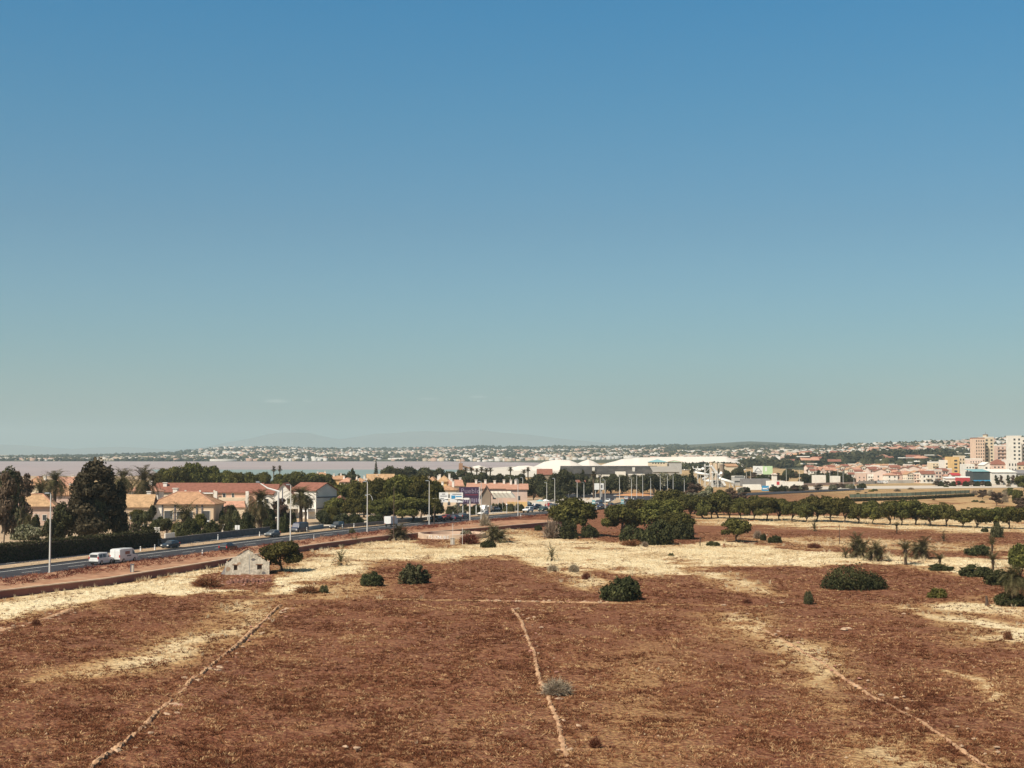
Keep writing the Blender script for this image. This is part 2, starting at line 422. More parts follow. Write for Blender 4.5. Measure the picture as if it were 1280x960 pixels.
# ------------------------------------------------------------------ road
E = [(-121, 60), (-72.9, 202.6), (-57.9, 251), (-34.6, 321.7), (-12.0, 375), (12, 425), (34, 470), (48, 508), (54, 545), (56, 572)]
def smooth_line(P, it=2):
    P = [Vector(p) for p in P]
    for _ in range(it):
        Qn = [P[0]]
        for a_, b_ in zip(P, P[1:]): Qn += [a_*.75+b_*.25, a_*.25+b_*.75]
        P = Qn+[P[-1]]
    return P
EL = smooth_line(E)
cum = [0]
for a_, b_ in zip(EL, EL[1:]): cum.append(cum[-1]+(b_-a_).length)
def rp(s, off, z=0):
    s = max(0, min(cum[-1]-1e-3, s))
    i = max(k for k in range(len(cum)-1) if cum[k] <= s)
    t = (s-cum[i])/(cum[i+1]-cum[i]); d = (EL[i+1]-EL[i]).normalized()
    p = EL[i].lerp(EL[i+1], t); n = Vector((-d.y, d.x))
    return Vector((p.x+n.x*off, p.y+n.y*off, z))
def rdir(s):
    a_ = rp(max(0, s-2), 0); b_ = rp(s+2, 0); return math.atan2(b_.y-a_.y, b_.x-a_.x)
def s_of(p):
    best = min(range(0, int(cum[-1]), 1), key=lambda s: (rp(s, 0)-Vector((p[0], p[1], 0))).length); return best
def strip(name, o0, o1, z, m, s0=0, s1=None, step=4, thick=0, k='structure', curve=None):
    s1 = s1 or cum[-1]; n = int((s1-s0)/step)+1; mb = MB(); V = []
    for i in range(n+1):
        s = s0+(s1-s0)*i/n; V.append((rp(s, o0, z), rp(s, o1, z)))
    vs = [p for ab in V for p in ab]; fs = [(2*i, 2*i+2, 2*i+3, 2*i+1) for i in range(n)]
    mb.add(vs, fs)
    if thick:
        vs2 = [(p[0], p[1], z-thick) for p in vs]
        base = len(vs); vs_all = vs+vs2; mb = MB()
        fs2 = [(2*i, base+2*i, base+2*i+2, 2*i+2) for i in range(n)]+[(2*i+1, 2*i+3, base+2*i+3, base+2*i+1) for i in range(n)]
        mb.add(vs_all, fs+fs2)
    o = mb.build(name, m); return kind(o, k) if k else o

def asphalt():
    m, nt, b = mat('asphalt'); v = posvec(nt)
    n1 = noise(nt, .12, 5, .65, v); n2 = noise(nt, 3.0, 4, .7, v)
    c = ramp(nt, n1, [(.3, (.036, .036, .042)), (.7, (.062, .061, .068))])
    c = mixc(nt, .3, c, ramp(nt, n2, [(.3, (.6, .6, .6)), (.7, (1, 1, 1))]), 'MULTIPLY')
    nt.links.new(c, b.inputs['Base Color']); b.inputs['Roughness'].default_value = .95; b.inputs['Specular IOR Level'].default_value = .1
    return m
M['asphalt'] = asphalt()
M['sand'] = simple('sandy_soil', (.43, .32, .215), 1, .28, .35, spec=.05, grime=(.34, .20, .13))
M['redsoil'] = simple('red_soil', (.36, .195, .12), 1, .4, .5, spec=.05, grime=(.44, .30, .19))
M['pavement'] = simple('pavement', (.54, .47, .39), .9, .15, .5)
ZR = .22
strip('road', -.3, 10.1, ZR, M['asphalt'])
strip('median', 10.1, 14.3, ZR+.13, M['sand'], thick=.25)
strip('service_road', 14.3, 20.4, ZR-.005, M['asphalt'])
strip('pavement', 20.4, 24.5, ZR+.12, M['pavement'], thick=.3)
strip('garden_ground', 24.5, 170, ZR+.02, M['sand'])
def line_marks(name, off, w, z, dash=None, s0=0, s1=None):
    s1 = s1 or cum[-1]; mb = MB(); s = s0
    while s < s1:
        e = min(s1, s+(dash[0] if dash else 6))
        mb.add([rp(s, off, z), rp(e, off, z), rp(e, off+w, z), rp(s, off+w, z)], [(0, 1, 2, 3)])
        s = e+(dash[1] if dash else 0)
    return kind(mb.build(name, M['road_paint']), 'structure')
line_marks('edge_line', 7.25, .30, ZR+.012)
line_marks('lane_line', 3.5, .18, ZR+.012, (4.5, 7.0))
line_marks('service_lane_line', 17.2, .16, ZR+.012, (2.5, 4))
line_marks('service_edge_line', 14.6, .14, ZR+.012)
# verge between retaining wall and road
WALLP = [Vector((p.x, p.y)) for p in (at(-80, 760.5), at(0, 747.6), at(128, 732), at(230, 715), at(385, 688), at(468, 676.5), at(550, 669), at(640, 661.5), at(690, 657), at(720, 654.5))]
def verge():
    n = 150; mb = MB(); vs = []
    for i in range(n+1):
        t = i/n*(len(WALLP)-1); k = min(int(t), len(WALLP)-2); p = WALLP[k].lerp(WALLP[k+1], t-k)
        s = s_of(p); q = rp(s, -.3)
        for j in range(9):
            f = j/8; w = p.lerp(Vector((q.x, q.y)), f)
            h = .92*(1-f)**.8*min(1, .4+(1-f))+ZR*f + (.22*(random.random()-.4) if 0 < j < 8 else 0)
            if j == 0: h = .80
            vs.append((w.x, w.y, max(h, .12)))
    fs = [(i*9+j, i*9+j+1, (i+1)*9+j+1, (i+1)*9+j) for i in range(n) for j in range(8)]
    mb.add(vs, [f[::-1] for f in fs])
    return kind(mb.build('verge', M['redsoil'], smooth=True), 'structure')
verge()
# retaining wall
def wall_line(name, pts, h, th, m, label, cat='wall', z0=-.1, cop=None, group=None, coph=.1):
    root = thing(name, label, cat, (pts[0][0], pts[0][1], 0), 0, group); b = MB(); c2 = MB(); o = Vector((pts[0][0], pts[0][1]))
    for a_, b_ in zip(pts, pts[1:]):
        a_ = Vector(a_[:2])-o; b_ = Vector(b_[:2])-o; d = (b_-a_).normalized(); n = Vector((-d.y, d.x))*th/2
        def prism(mb, w, z0, z1):
            n2 = n*w
            q = [a_-n2, b_-n2, b_+n2, a_+n2]
            mb.add([(p.x, p.y, z0) for p in q]+[(p.x, p.y, z1) for p in q], [(0,3,2,1),(4,5,6,7),(0,1,5,4),(1,2,6,5),(2,3,7,6),(3,0,4,7)])
        prism(b, 1, z0, h)
        if cop: prism(c2, 1.45, h, h+coph)
    b.build('wall_body', m, root)
    if cop: c2.build('coping', cop, root)
    return root
wall_line('retaining_wall', [tuple(p) for p in WALLP], .86, .3, M['maroon_wall'], 'long low maroon retaining wall with pale coping between straw field and road verge', cop=M['coping'], coph=.14)
# roundabout
RC = Vector((52, 603))
def ring(name, r0, r1, z, m, n=48, h=0):
    vs = []; fs = []
    for i in range(n):
        a_ = 2*math.pi*i/n; vs += [(RC.x+r0*math.cos(a_), RC.y+r0*math.sin(a_), z), (RC.x+r1*math.cos(a_), RC.y+r1*math.sin(a_), z)]
    fs = [(2*i, 2*i+1, (2*i+3) % (2*n), (2*i+2) % (2*n)) for i in range(n)]
    return kind(MB().add(vs, fs).build(name, m), 'structure')
ring('roundabout_road', 0.1, 36, ZR+.02, M['asphalt'])
ring('roundabout_kerb', 8.41, 9.2, ZR+.16, M['white_paint'])
island = MB().tube([(RC.x, RC.y, 0), (RC.x, RC.y, ZR+.15), (RC.x, RC.y, .9), (RC.x, RC.y, 1.2)], [8.4, 8.4, 5, 1.5], 40)
M['orange_soil'] = simple('orange_soil', (.50, .25, .12), 1, .25, .3, spec=.05)
kind(island.build('roundabout_island', M['orange_soil']), 'structure')
poly_sheet('car_park', [(p.x, p.y) for p in (at(596,645.5), at(720,637.5), at(735,624), at(690,624), at(600,633))], M['pavement'], ZR+.05)
poly_sheet('side_road', [(p.x, p.y) for p in (at(700,631), at(1080,612.5), at(1080,610.5), at(700,626))], M['asphalt'], ZR-.04)
poly_sheet('town_street', [(p.x, p.y) for p in (at(920,613), at(1500,607.5), at(1500,604.5), at(920,609))], M['pavement'], .1)

# ------------------------------------------------------------------ lake, pans, far land
def water(name, c, rough=.25):
    m, nt, b = mat(name); v = posvec(nt)
    n1 = noise(nt, .004, 5, .6, v)
    nt.links.new(ramp(nt, n1, [(.3, tuple(x*.9 for x in c)), (.7, tuple(x*1.08 for x in c))]), b.inputs['Base Color'])
    b.inputs['Roughness'].default_value = rough; b.inputs['Specular IOR Level'].default_value = .12
    return m
M['pink_water'] = water('pink_water', (.355, .285, .27), .5)
M['teal_water'] = water('teal_water', (.22, .27, .25), .5)
M['salt_pan'] = simple('salt_pan', (.60, .54, .46), .9, .12, .01)
def gp(px, y): return (tuple(atd(px, 560, y))[0], y)
poly_sheet('lake', [(-3600, 1080), gp(225, 1080), gp(700, 1500), gp(720, 2600), gp(760, 3300), (-5200, 3300)], M['pink_water'], .08)
poly_sheet('brine_pond', [gp(215, 900), gp(560, 900), gp(560, 1300), gp(620, 1590), gp(190, 1590)], M['teal_water'], .2)
poly_sheet('salt_flat', [gp(560, 1080), gp(720, 1080), gp(720, 1750), gp(640, 1950), gp(575, 1560)], M['salt_pan'], .35)
poly_sheet('lake_shore', [(-2000, 900), gp(215, 960), gp(215, 1130), (-2600, 1130)], M['sand'], .3)

CREST = [(-900,574),(-200,571),(0,571),(120,569),(200,567),(250,562.5),(280,559.5),(340,559.5),(400,561),(470,561),(560,560),(600,558.5),(760,558.5),(830,557),(880,555),(935,551.5),(985,553.5),(1030,556),(1080,556.5),(1130,554.5),(1180,552.5),(1215,551),(1260,549),(1400,547),(2200,552)]
DC = [(-900,6500),(820,6500),(900,7200),(1010,7200),(1080,3900),(2200,3600)]
D0 = [(-900,3230),(560,3230),(700,2700),(900,2300),(1000,1500),(2200,1450)]
def ip(tab, u): return np.interp(u, [t[0] for t in tab], [t[1] for t in tab])
def far_z(u, d):
    yc, dc, d0 = ip(CREST, u), ip(DC, u), ip(D0, u)
    zc = CH+(HY-yc)*dc/F
    t = (d-d0)/(dc-d0); tt = np.clip(t, 0, 1)
    z = zc*np.where(tt < 1, tt**1.15, 1)
    z = z + np.clip(tt*8, 0, 1)*(fbm(u/37, d/420, 4)-.5)*np.clip(zc*.12, 1, 8)*(1-.7*tt)
    z = np.where(t > 1, zc-(t-1)**1.2*60, z)
    return np.where(t < 0, -1.5+0*z, z)
us = np.linspace(-900, 2200, 320); ds = np.concatenate([np.linspace(1400, 4200, 46), np.linspace(4300, 8200, 34), [9000, 11000, 14000]])
U, D = np.meshgrid(us, ds); ZZ = far_z(U, D)
XX = (U-640)/F*D
ii = np.arange(U.size).reshape(U.shape)
Q = np.stack([ii[:-1,:-1].ravel(), ii[:-1,1:].ravel(), ii[1:,1:].ravel(), ii[1:,:-1].ravel()], 1)
fm = np_mesh('far_land', np.stack([XX.ravel(), D.ravel(), ZZ.ravel()], 1), Q)
fm.polygons.foreach_set('use_smooth', [True]*len(fm.polygons))
m, nt, b = mat('scrub_land'); v = posvec(nt)
c = ramp(nt, noise(nt, .006, 7, .7, v, .6), [(.3, (.035, .042, .026)), (.5, (.075, .075, .045)), (.62, (.15, .125, .08)), (.75, (.06, .065, .04))])
nt.links.new(c, b.inputs['Base Color']); b.inputs['Roughness'].default_value = 1; b.inputs['Specular IOR Level'].default_value = .05
fm.materials.append(m); kind(link('far_land', fm), 'structure')
# far mountains
def mountain(name, prof, y, th):
    vs = []; n = len(prof)
    for px, py in prof:
        q = atd(px, py, y); vs.append((q.x, y, q.z))
    back = [(x*1.05, y+th, -20) for x, _, z in vs]; front = [(x*.95, y-th, -20) for x, _, z in vs]
    fs = [(i, i+1, n+i+1, n+i) for i in range(n-1)]+[(2*n+i, 2*n+i+1, i+1, i) for i in range(n-1)]
    o = MB().add(vs+back+front, fs).build(name, M['mount'], smooth=True); return kind(o, 'structure')
M['mount'] = simple('mountain_rock', (.16, .15, .13), 1, .2, .001)
mountain('mountain', [(-500,557),(-100,556),(0,555.5),(30,556.5),(60,559),(90,561),(120,559.5),(150,558.5),(180,560),(215,562),(250,560),(290,552),(318,547),(335,542.5),(352,541),(372,540.5),(388,541.5),(402,545),(425,549),(450,545.5),(470,542),(495,541.5),(510,539.5),(535,539),(560,540),(580,538),(600,537),(612,539),(630,541),(660,543),(700,548),(760,554),(850,560),(1000,562),(1400,562)], 21500, 2400)

# ------------------------------------------------------------------ vegetation
def leaf_quads(c, nrm, size, asp=.7):
    """c (n,3) centres, nrm (n,3) normals, size (n,) -> verts, quads"""
    n = len(c); r = rng.normal(size=(n, 3))
    t = np.cross(nrm, r); t /= np.linalg.norm(t, axis=1, keepdims=True)+1e-9
    b = np.cross(nrm, t); b /= np.linalg.norm(b, axis=1, keepdims=True)+1e-9
    s = size[:, None]; k = (.75+.5*rng.random((n, 4)))
    V = np.stack([c+t*s*k[:, :1], c+b*s*asp*k[:, 1:2], c-t*s*k[:, 2:3], c-b*s*asp*k[:, 3:4]], 1).reshape(-1, 3)
    return V, np.arange(4*n).reshape(n, 4)
def crown_mesh(name, blobs, n, size, m, low_cut=-.75, shell=.55, var=.5, asp=.7):
    """blobs: (x,y,z,rx,ry,rz). n leaves in all shared by blob surface"""
    B = np.array(blobs); area = (B[:, 3]*B[:, 4]+B[:, 3]*B[:, 5]+B[:, 4]*B[:, 5]); cnt = np.maximum(6, (n*area/area.sum()).astype(int))
    cs, ns, ts = [], [], []
    for bl, k in zip(B, cnt):
        d = rng.normal(size=(k*2, 3)); d /= np.linalg.norm(d, axis=1, keepdims=True); d = d[d[:, 2] > low_cut][:k]; k2 = len(d)
        # lumpy radius: bumps on the lobe so that its outline is uneven
        ph = rng.random(6)*6.28
        lump = 1+.16*np.sin(d[:, 0]*5+ph[0])*np.sin(d[:, 1]*5+ph[1])+.13*np.sin(d[:, 2]*7+ph[2])*np.sin(d[:, 0]*8+ph[3])+.1*np.sin(d[:, 1]*11+ph[4]+d[:, 2]*6)
        rr = (shell+(1-shell)*rng.random(k2)**.5)*lump*(1+.10*(rng.random(k2) > .93))
        cs.append(bl[:3]+d*bl[3:6]*rr[:, None]); nn = d/bl[3:6]; nn /= np.linalg.norm(nn, axis=1, keepdims=True)
        nn = nn+rng.normal(size=(k2, 3))*.55; ns.append(nn/np.linalg.norm(nn, axis=1, keepdims=True))
        ts.append(np.clip(.42+(rng.random()-.5)*.35+rng.normal(size=k2)*.20, 0, 1))
    c = np.concatenate(cs); nn = np.concatenate(ns); t = np.concatenate(ts)
    V, Q = leaf_quads(c, nn, size*(1-var/2+var*rng.random(len(c))), asp)
    me = np_mesh(name, V, Q, t); me.materials.append(m); return me
def limb_mesh(base_r, h, tips, lean=(0, 0), m='bark', forks=1):
    mb = MB(); top = Vector((lean[0], lean[1], h))
    mb.tube([(0, 0, -.3), (0, 0, .15), (lean[0]*.4+.06, lean[1]*.4, h*.5), top], [base_r*1.5, base_r*1.1, base_r*.85, base_r*.75], 7)
    for t in tips:
        t = Vector(t); mid = top.lerp(t, .5)+Vector((random.uniform(-.2, .2), random.uniform(-.2, .2), .1))
        mb.tube([top, mid, t], [base_r*.6, base_r*.38, base_r*.15], 5, False)
    return mb
def tree_proto(name, cat, seed, h, w_, kindm, n, size, style='round', bark='bark', trunk_h=.3, nb=9, low=-.55):
    random.seed(seed); bl = []; r = w_/2; tz = h*trunk_h
    if style == 'round':      # low spreading crown of several lobes
        bl.append((0, 0, tz+(h-tz)*.56, r*.55, r*.55, (h-tz)*.36))
        for i in range(nb):
            a_ = i*2*math.pi/nb+random.uniform(-.3, .3); q = random.uniform(.42, .72)
            bl.append((r*q*math.cos(a_), r*q*math.sin(a_), tz+(h-tz)*random.uniform(.26, .76), r*random.uniform(.22, .40), r*random.uniform(.22, .40), (h-tz)*random.uniform(.13, .25)))
        for i in range(3): bl.append((random.uniform(-.35, .35)*r, random.uniform(-.35, .35)*r, h-(h-tz)*.22, r*.36, r*.36, (h-tz)*.2))
    elif style == 'tall':     # irregular upright crown
        for i in range(nb+5):
            f = i/(nb+4); zz = tz+(h-tz)*(.1+.84*f); q = r*(.30+.45*math.sin(math.pi*(.22+.60*f)))*random.uniform(.6, 1.25)
            a_ = random.uniform(0, 6.28); bl.append((q*.75*math.cos(a_), q*.75*math.sin(a_), zz, r*random.uniform(.24, .46)*(1.1-.2*f), r*random.uniform(.24, .46)*(1.1-.2*f), h*random.uniform(.05, .12)))
        bl.append((0, 0, tz+(h-tz)*.40, r*.34, r*.34, (h-tz)*.32))
    elif style == 'cone':
        for i in range(14):
            f = i/13; zz = tz+(h-tz)*(.04+.92*f); rr = r*(1-f*.92)
            bl.append((0, 0, zz, rr, rr, h*.045))
    elif style == 'mound':
        bl += [(-r*.12, 0, h*.30, r*.62, r*.8, h*.70), (r*.34, -r*.05, h*.18, r*.52, r*.7, h*.50), (-r*.45, .1, h*.12, r*.46, r*.6, h*.48), (r*.62, 0, h*.08, r*.36, r*.45, h*.36)]
    elif style == 'dome':     # bush down to the ground
        bl.append((0, 0, h*.22, r*.74, r*.74, h*.64))
        for i in range(16):
            a_ = random.uniform(0, 6.28); e_ = random.uniform(.05, 1.3); bl.append((r*.74*math.cos(a_)*math.cos(e_), r*.74*math.sin(a_)*math.cos(e_), h*(.22+.62*math.sin(e_)), r*random.uniform(.13, .24), r*random.uniform(.13, .24), h*random.uniform(.11, .20)))
        for i in range(nb):
            a_ = i*2*math.pi/nb+random.uniform(-.3, .3); q = random.uniform(.5, .72)
            bl.append((r*q*math.cos(a_), r*q*math.sin(a_), h*random.uniform(.08, .34), r*random.uniform(.22, .38), r*random.uniform(.22, .38), h*random.uniform(.26, .44)))
    root = thing(name, 'x', cat, (0, -500, 0))
    if style not in ('dome', 'mound') or trunk_h > 0:
        tips = [(b_[0]*.8, b_[1]*.8, b_[2]) for b_ in bl[1:8]]
        limb_mesh(max(.10, w_*.030), tz, tips, (random.uniform(-.1, .1)*r, random.uniform(-.1, .1)*r), bark).build('trunk', M[bark], root, smooth=True)
    cm = crown_mesh('crown', bl, n, size, leafs[kindm], low)
    link('crown', cm, root)
    PROTO[name+str(seed)] = (root, w_, h); return root
# twiggy shrubs: a spray of fine bent stems
def spray_mesh(name, n, r, h, m, wid=.025, seg=3):
    cs = []; qs = []; ts = []; base = 0
    a_ = rng.random(n)*6.283; e = np.arccos(rng.random(n)*.95+.03); ln = (.6+.5*rng.random(n))
    dirs = np.stack([np.cos(a_)*np.sin(e)*r, np.sin(a_)*np.sin(e)*r, np.cos(e)*h+.12*h], 1)*ln[:, None]
    st_ = rng.normal(size=(n, 3))*np.array([r*.12, r*.12, 0]); side = np.cross(dirs, rng.normal(size=(n, 3))); side /= np.linalg.norm(side, axis=1, keepdims=True)+1e-9
    P0 = st_+dirs*.15; P1 = st_+dirs*.6+rng.normal(size=(n, 3))*.06*r; P2 = st_+dirs+rng.normal(size=(n, 3))*.09*r; P2[:, 2] -= .06*h
    for i, (A, B_, w0, w1) in enumerate(((P0, P1, 1, .8), (P1, P2, .8, .35))):
        cs.append(np.stack([A-side*wid*w0, A+side*wid*w0, B_+side*wid*w1, B_-side*wid*w1], 1).reshape(-1, 3)); qs.append(np.arange(4*n).reshape(n, 4)+base); base += 4*n; ts.append(np.clip(.5+rng.normal(size=n)*.25, 0, 1))
    me = np_mesh(name, np.concatenate(cs), np.concatenate(qs), np.concatenate(ts)); me.materials.append(m); return me

PROTO = {}; USED = set()
def T(key, px, by, ty, wpx, label, group=None, rz=None, name=None, depth=None, z=0.0, cat=None):
    """plant a copy of prototype key: base at photo point (px, by), top at row ty, crown wpx photo pixels wide"""
    root, w0, h0 = PROTO[key]
    p = at(px, by, z) if depth is None else Vector((atd(px, by, depth).x, depth, z))
    k = p.y/F; sw = wpx*k/w0; sh = max(.2, (CH-z-(ty-HY)*k))/h0 if depth is not None else (by-ty)*k/h0
    rz = random.uniform(0, 6.28) if rz is None else rz
    if key not in USED:
        USED.add(key); o = root; o.location = p; o.rotation_euler = (0, 0, rz); o.scale = (sw, sw, sh); o['label'] = label
        if group: o['group'] = group
        if cat: o['category'] = cat
    else: o = dup(root, p, rz, (sw, sw, sh), label, group, cat)
    if name: o.name = name
    if o.get('category') == 'tree': o.rotation_euler = (random.uniform(-.07, .07), random.uniform(-.07, .07), rz)
    return o

for s_, (n_, sz) in enumerate(((3600, .27), (3600, .27), (3000, .29), (3300, .28))): tree_proto('carob_tree', 'tree', s_, 6.2, 7.6, 'carob', n_+2600, sz*.85, 'round', 'bark', .15, 14, -.85)
for s_ in range(3): tree_proto('pine_tree', 'tree', s_+10, 8, 9.5, 'pine', 11000, .23, 'round', 'bark', .18, 16, -.8)
for s_ in range(2): tree_proto('broadleaf_tree', 'tree', s_+20, 9, 8, 'dark', 5200, .29, 'round', 'bark', .07, 12, -.95)
for s_ in range(2): tree_proto('eucalyptus_tree', 'tree', s_+30, 18, 10, 'euc', 9000, .33, 'tall', 'bark_pale', .10, 22, -.9)
tree_proto('olive_tree', 'tree', 40, 5, 4.4, 'olive', 2400, .2, 'round', 'bark', .2, 8, -.7)
tree_proto('olive_tree', 'tree', 41, 6, 4.0, 'pale', 1800, .2, 'round', 'bark', .2, 8, -.7)
tree_proto('cypress_tree', 'tree', 50, 12, 3.4, 'dark', 2600, .3, 'tall', 'bark', .06, 14, -1)
tree_proto('norfolk_pine', 'tree', 51, 16, 7, 'dark', 2600, .3, 'cone', 'bark', .14, 14, -1)
tree_proto('reddish_tree', 'tree', 52, 8, 7, 'red', 3600, .24, 'tall', 'bark', .2, 12, -.9)
for s_ in range(3): tree_proto('evergreen_bush', 'bush', 60+s_, 2.4, 5, 'bush', 4600, .15, 'dome', trunk_h=0, nb=10, low=-1)
tree_proto('olive_bush', 'bush', 70, 2.2, 3.6, 'olive', 2200, .14, 'dome', trunk_h=0, nb=9, low=-1)
tree_proto('yellow_bush', 'bush', 71, 1.6, 3, 'yellow', 1800, .13, 'dome', trunk_h=0, nb=8, low=-1)
tree_proto('flowering_bush', 'bush', 72, 3, 4, 'flower', 1800, .2, 'dome', trunk_h=0, nb=9, low=-.4)
tree_proto('pale_bush', 'bush', 73, 2, 5, 'pale', 1800, .18, 'dome', trunk_h=0, nb=9, low=-.4)

tree_proto('mound_bush', 'bush', 80, 2.6, 8, 'bush', 7000, .12, 'mound', trunk_h=0, low=-.6)
for s_ in (81, 82): tree_proto('grey_bush', 'shrub', s_, 1.3, 3, 'grey', 2200, .06, 'dome', trunk_h=0, nb=11, low=-.2)
for k_ in ('grey_bush81', 'grey_bush82'): link('twigs', spray_mesh('twigs', 1500, 1.75, 1.45, leafs['grey'], .026), PROTO[k_][0])
def shrub_proto(key, name, cat, r, h, m, n, wid):
    root = thing(name, 'x', cat, (0, -500, 0)); link('branch', spray_mesh('branch', n//5, r*.9, h*.9, leafs[m], wid*1.5), root); link('twigs', spray_mesh('twigs', n, r, h, leafs[m], wid), root)
    PROTO[key] = (root, 2*r, h)
shrub_proto('dry_shrub', 'dry_shrub', 'shrub', 1, 1.1, 'grey', 1500, .022)
shrub_proto('bare_shrub', 'bare_shrub', 'shrub', 2.2, 2.6, 'grey', 700, .05)
shrub_proto('brown_shrub', 'brown_shrub', 'shrub', 1.2, 1.2, 'weed', 1300, .03)

# palms
def frond_arrays(n, L, up0, up1, droop, width, leaflets, off=(0, 0, 0), seed=0):
    r_ = np.random.default_rng(seed); Vs = []; Qs = []; ts = []; base = 0
    for i in range(n):
        f = (i+.5)/n; az = i*2.39996+r_.random()*.4; el = up0+(up1-up0)*f+r_.normal()*.07; l = L*(.85+.3*r_.random())
        k = np.linspace(0, 1, leaflets+1); el_k = el-droop*(k**1.4)*(1.0+.3*r_.random())
        dx = np.cos(el_k); dz = np.sin(el_k); step = l/leaflets
        hx = np.concatenate([[0], np.cumsum(dx[:-1]*step)]); hz_ = np.concatenate([[0], np.cumsum(dz[:-1]*step)])
        ca, sa = math.cos(az), math.sin(az)
        P = np.stack([hx*ca+off[0], hx*sa+off[1], hz_+off[2]], 1); side = np.array([-sa, ca, 0]); tang = np.stack([dx*ca, dx*sa, dz], 1); upv = np.cross(tang, side)*-1
        t0 = .35+.35*r_.random()+(.2 if f > .8 else 0)
        for s in (-1, 1):
            w_ = width*np.sin(np.pi*np.clip(.12+.86*k, 0, 1))**.7
            j = r_.normal(size=(leaflets+1,))*.12
            tip = P+side*s*w_[:, None]*.80+tang*(w_*(.55+j))[:, None]-upv*(w_*.22)[:, None]-np.array([0, 0, 1])*(w_*.18)[:, None]
            A = P[1:]; ww = step*.30
            q = np.stack([A-tang[1:]*ww, tip[1:]-tang[1:]*ww*.15, tip[1:]+tang[1:]*ww*.15, A+tang[1:]*ww], 1)
            Vs.append(q.reshape(-1, 3)); Qs.append(np.arange(4*leaflets).reshape(-1, 4)+base); base += 4*leaflets; ts.append(np.clip(t0+r_.normal(size=leaflets)*.12, 0, 1))
        q = np.stack([P[:-1]-side*.035, P[:-1]+side*.035, P[1:]+side*.02, P[1:]-side*.02], 1); Vs.append(q.reshape(-1, 3)); Qs.append(np.arange(4*leaflets).reshape(-1, 4)+base); base += 4*leaflets; ts.append(np.full(leaflets, .8))
    return np.concatenate(Vs), np.concatenate(Qs), np.concatenate(ts)
def palm_proto(key, name, th, tr, L, n, up0, up1, droop, width, leaflets, skirt=0, seed=1, heads=None, leafm='palm'):
    root = thing(name, 'x', 'palm tree', (0, -500, 0)); heads = heads or [(0, 0, th)]
    h_tot = max(z for _, _, z in heads)+L*.75
    mb = MB()
    for hx, hy, z in heads:
        mb.tube([(hx*.3, hy*.3, -.2), (hx*.4, hy*.4, .2), (hx*.7, hy*.7, z*.5), (hx, hy, z)], [tr*1.25, tr*1.05, tr*.9, tr*1.0], 8)
        if z > .6: mb.tube([(hx, hy, z-.5), (hx, hy, z-.1), (hx, hy, z+.25)], [tr*1.0, tr*1.6, tr*.9], 8)
    mb.build('trunk', M['palm_bark'], root, smooth=True)
    A = [frond_arrays(n, L, up0, up1, droop, width, leaflets, (hx, hy, z+.1), seed+i) for i, (hx, hy, z) in enumerate(heads)]
    def pack(nm, A, m):
        b0 = 0; V = []; Q = []; T_ = []
        for v, q, t in A: V.append(v); Q.append(q+b0); T_.append(t); b0 += len(v)
        me = np_mesh(nm, np.concatenate(V), np.concatenate(Q), np.concatenate(T_)); me.materials.append(leafs[m]); link(nm, me, root)
    pack('crown', A, leafm)
    if skirt: pack('dead_fronds', [frond_arrays(skirt, L*.8, -.3, -1.1, .5, width*.7, leaflets, (hx, hy, z-.1), seed+50) for hx, hy, z in heads], 'palmdry')
    PROTO[key] = (root, 2*L*.85, h_tot)
palm_proto('date_palm', 'date_palm', 6.0, .28, 3.0, 60, 1.25, -.75, 1.25, .72, 16, 12, 3)
palm_proto('date_palm_b', 'date_palm', 4.0, .32, 3.2, 66, 1.3, -.8, 1.3, .72, 16, 14, 5)
palm_proto('low_palm', 'date_palm', .9, .30, 2.6, 44, 1.3, -.3, 1.3, .60, 14, 10, 7)
palm_proto('clump_palm', 'palm_clump', 1.0, .25, 2.1, 22, 1.35, .0, 1.15, .48, 12, 14, 9, [(0, 0, 1.3), (.9, .3, .6), (-.8, -.4, .5), (.3, -.8, .4)])
palm_proto('tuft_palm', 'young_palm', .15, .16, 1.6, 20, 1.3, -.05, 1.0, .34, 11, 6, 11)
palm_proto('sprout_palm', 'young_palm', 1.7, .15, 1.5, 20, 1.35, .25, .6, .42, 12, 5, 13)
palm_proto('fan_palm', 'fan_palm', 10, .2, 1.4, 34, 1.4, -.8, .5, .5, 8, 16, 15)

# ---- near field plants
CARX = [879, 889.5, 898, 912, 926, 942, 958, 974, 990, 1007, 1021, 1039, 1055, 1073, 1090, 1112, 1127, 1144, 1164, 1184, 1203, 1221, 1246, 1261, 1281, 1300, 1322, 1345]
for i, x in enumerate(CARX):
    by = 647.5+(x-879)*.0345+random.uniform(-.8, .8); top = by-random.uniform(23, 33)
    T('carob_tree%d' % (i % 4), x, by, top, random.uniform(26, 40), 'round topped dark green tree in the long row across the field at right', 'row of round trees across the field') if i != 6 else T('pine_tree11', x, by, top-2, 36, 'spreading olive tinted tree in the left part of the long row, fuller than the others')
for i, x in enumerate((868, 886, 905, 925, 950, 975, 1003, 1031, 1062, 1088, 1118)):
    T('carob_tree%d' % ((i+2) % 4), x, 642.5+(x-868)*.03, 621+(x-868)*.02, random.uniform(24, 30), 'round topped tree in the second row just behind the front row of the field', 'second row of round trees')
T('carob_tree1', 877, 649, 633, 17, 'small short tree standing apart just in front of the left end of the tree row')
T('pine_tree10', 714, 670, 622, 74, 'broad dark pine with wide crown standing left of the pine thicket', rz=.4)
T('pine_tree11', 776, 671, 631, 56, 'leaning pine with bare trunk visible at the left end of the thicket')
T('pine_tree12', 824, 668, 624, 66, 'largest spreading pine in the middle of the thicket')
T('pine_tree10', 846, 673, 640, 52, 'dense dark pine at the right end of the thicket')
T('pine_tree11', 800, 655, 624, 48, 'pine crown rising behind the middle of the thicket')
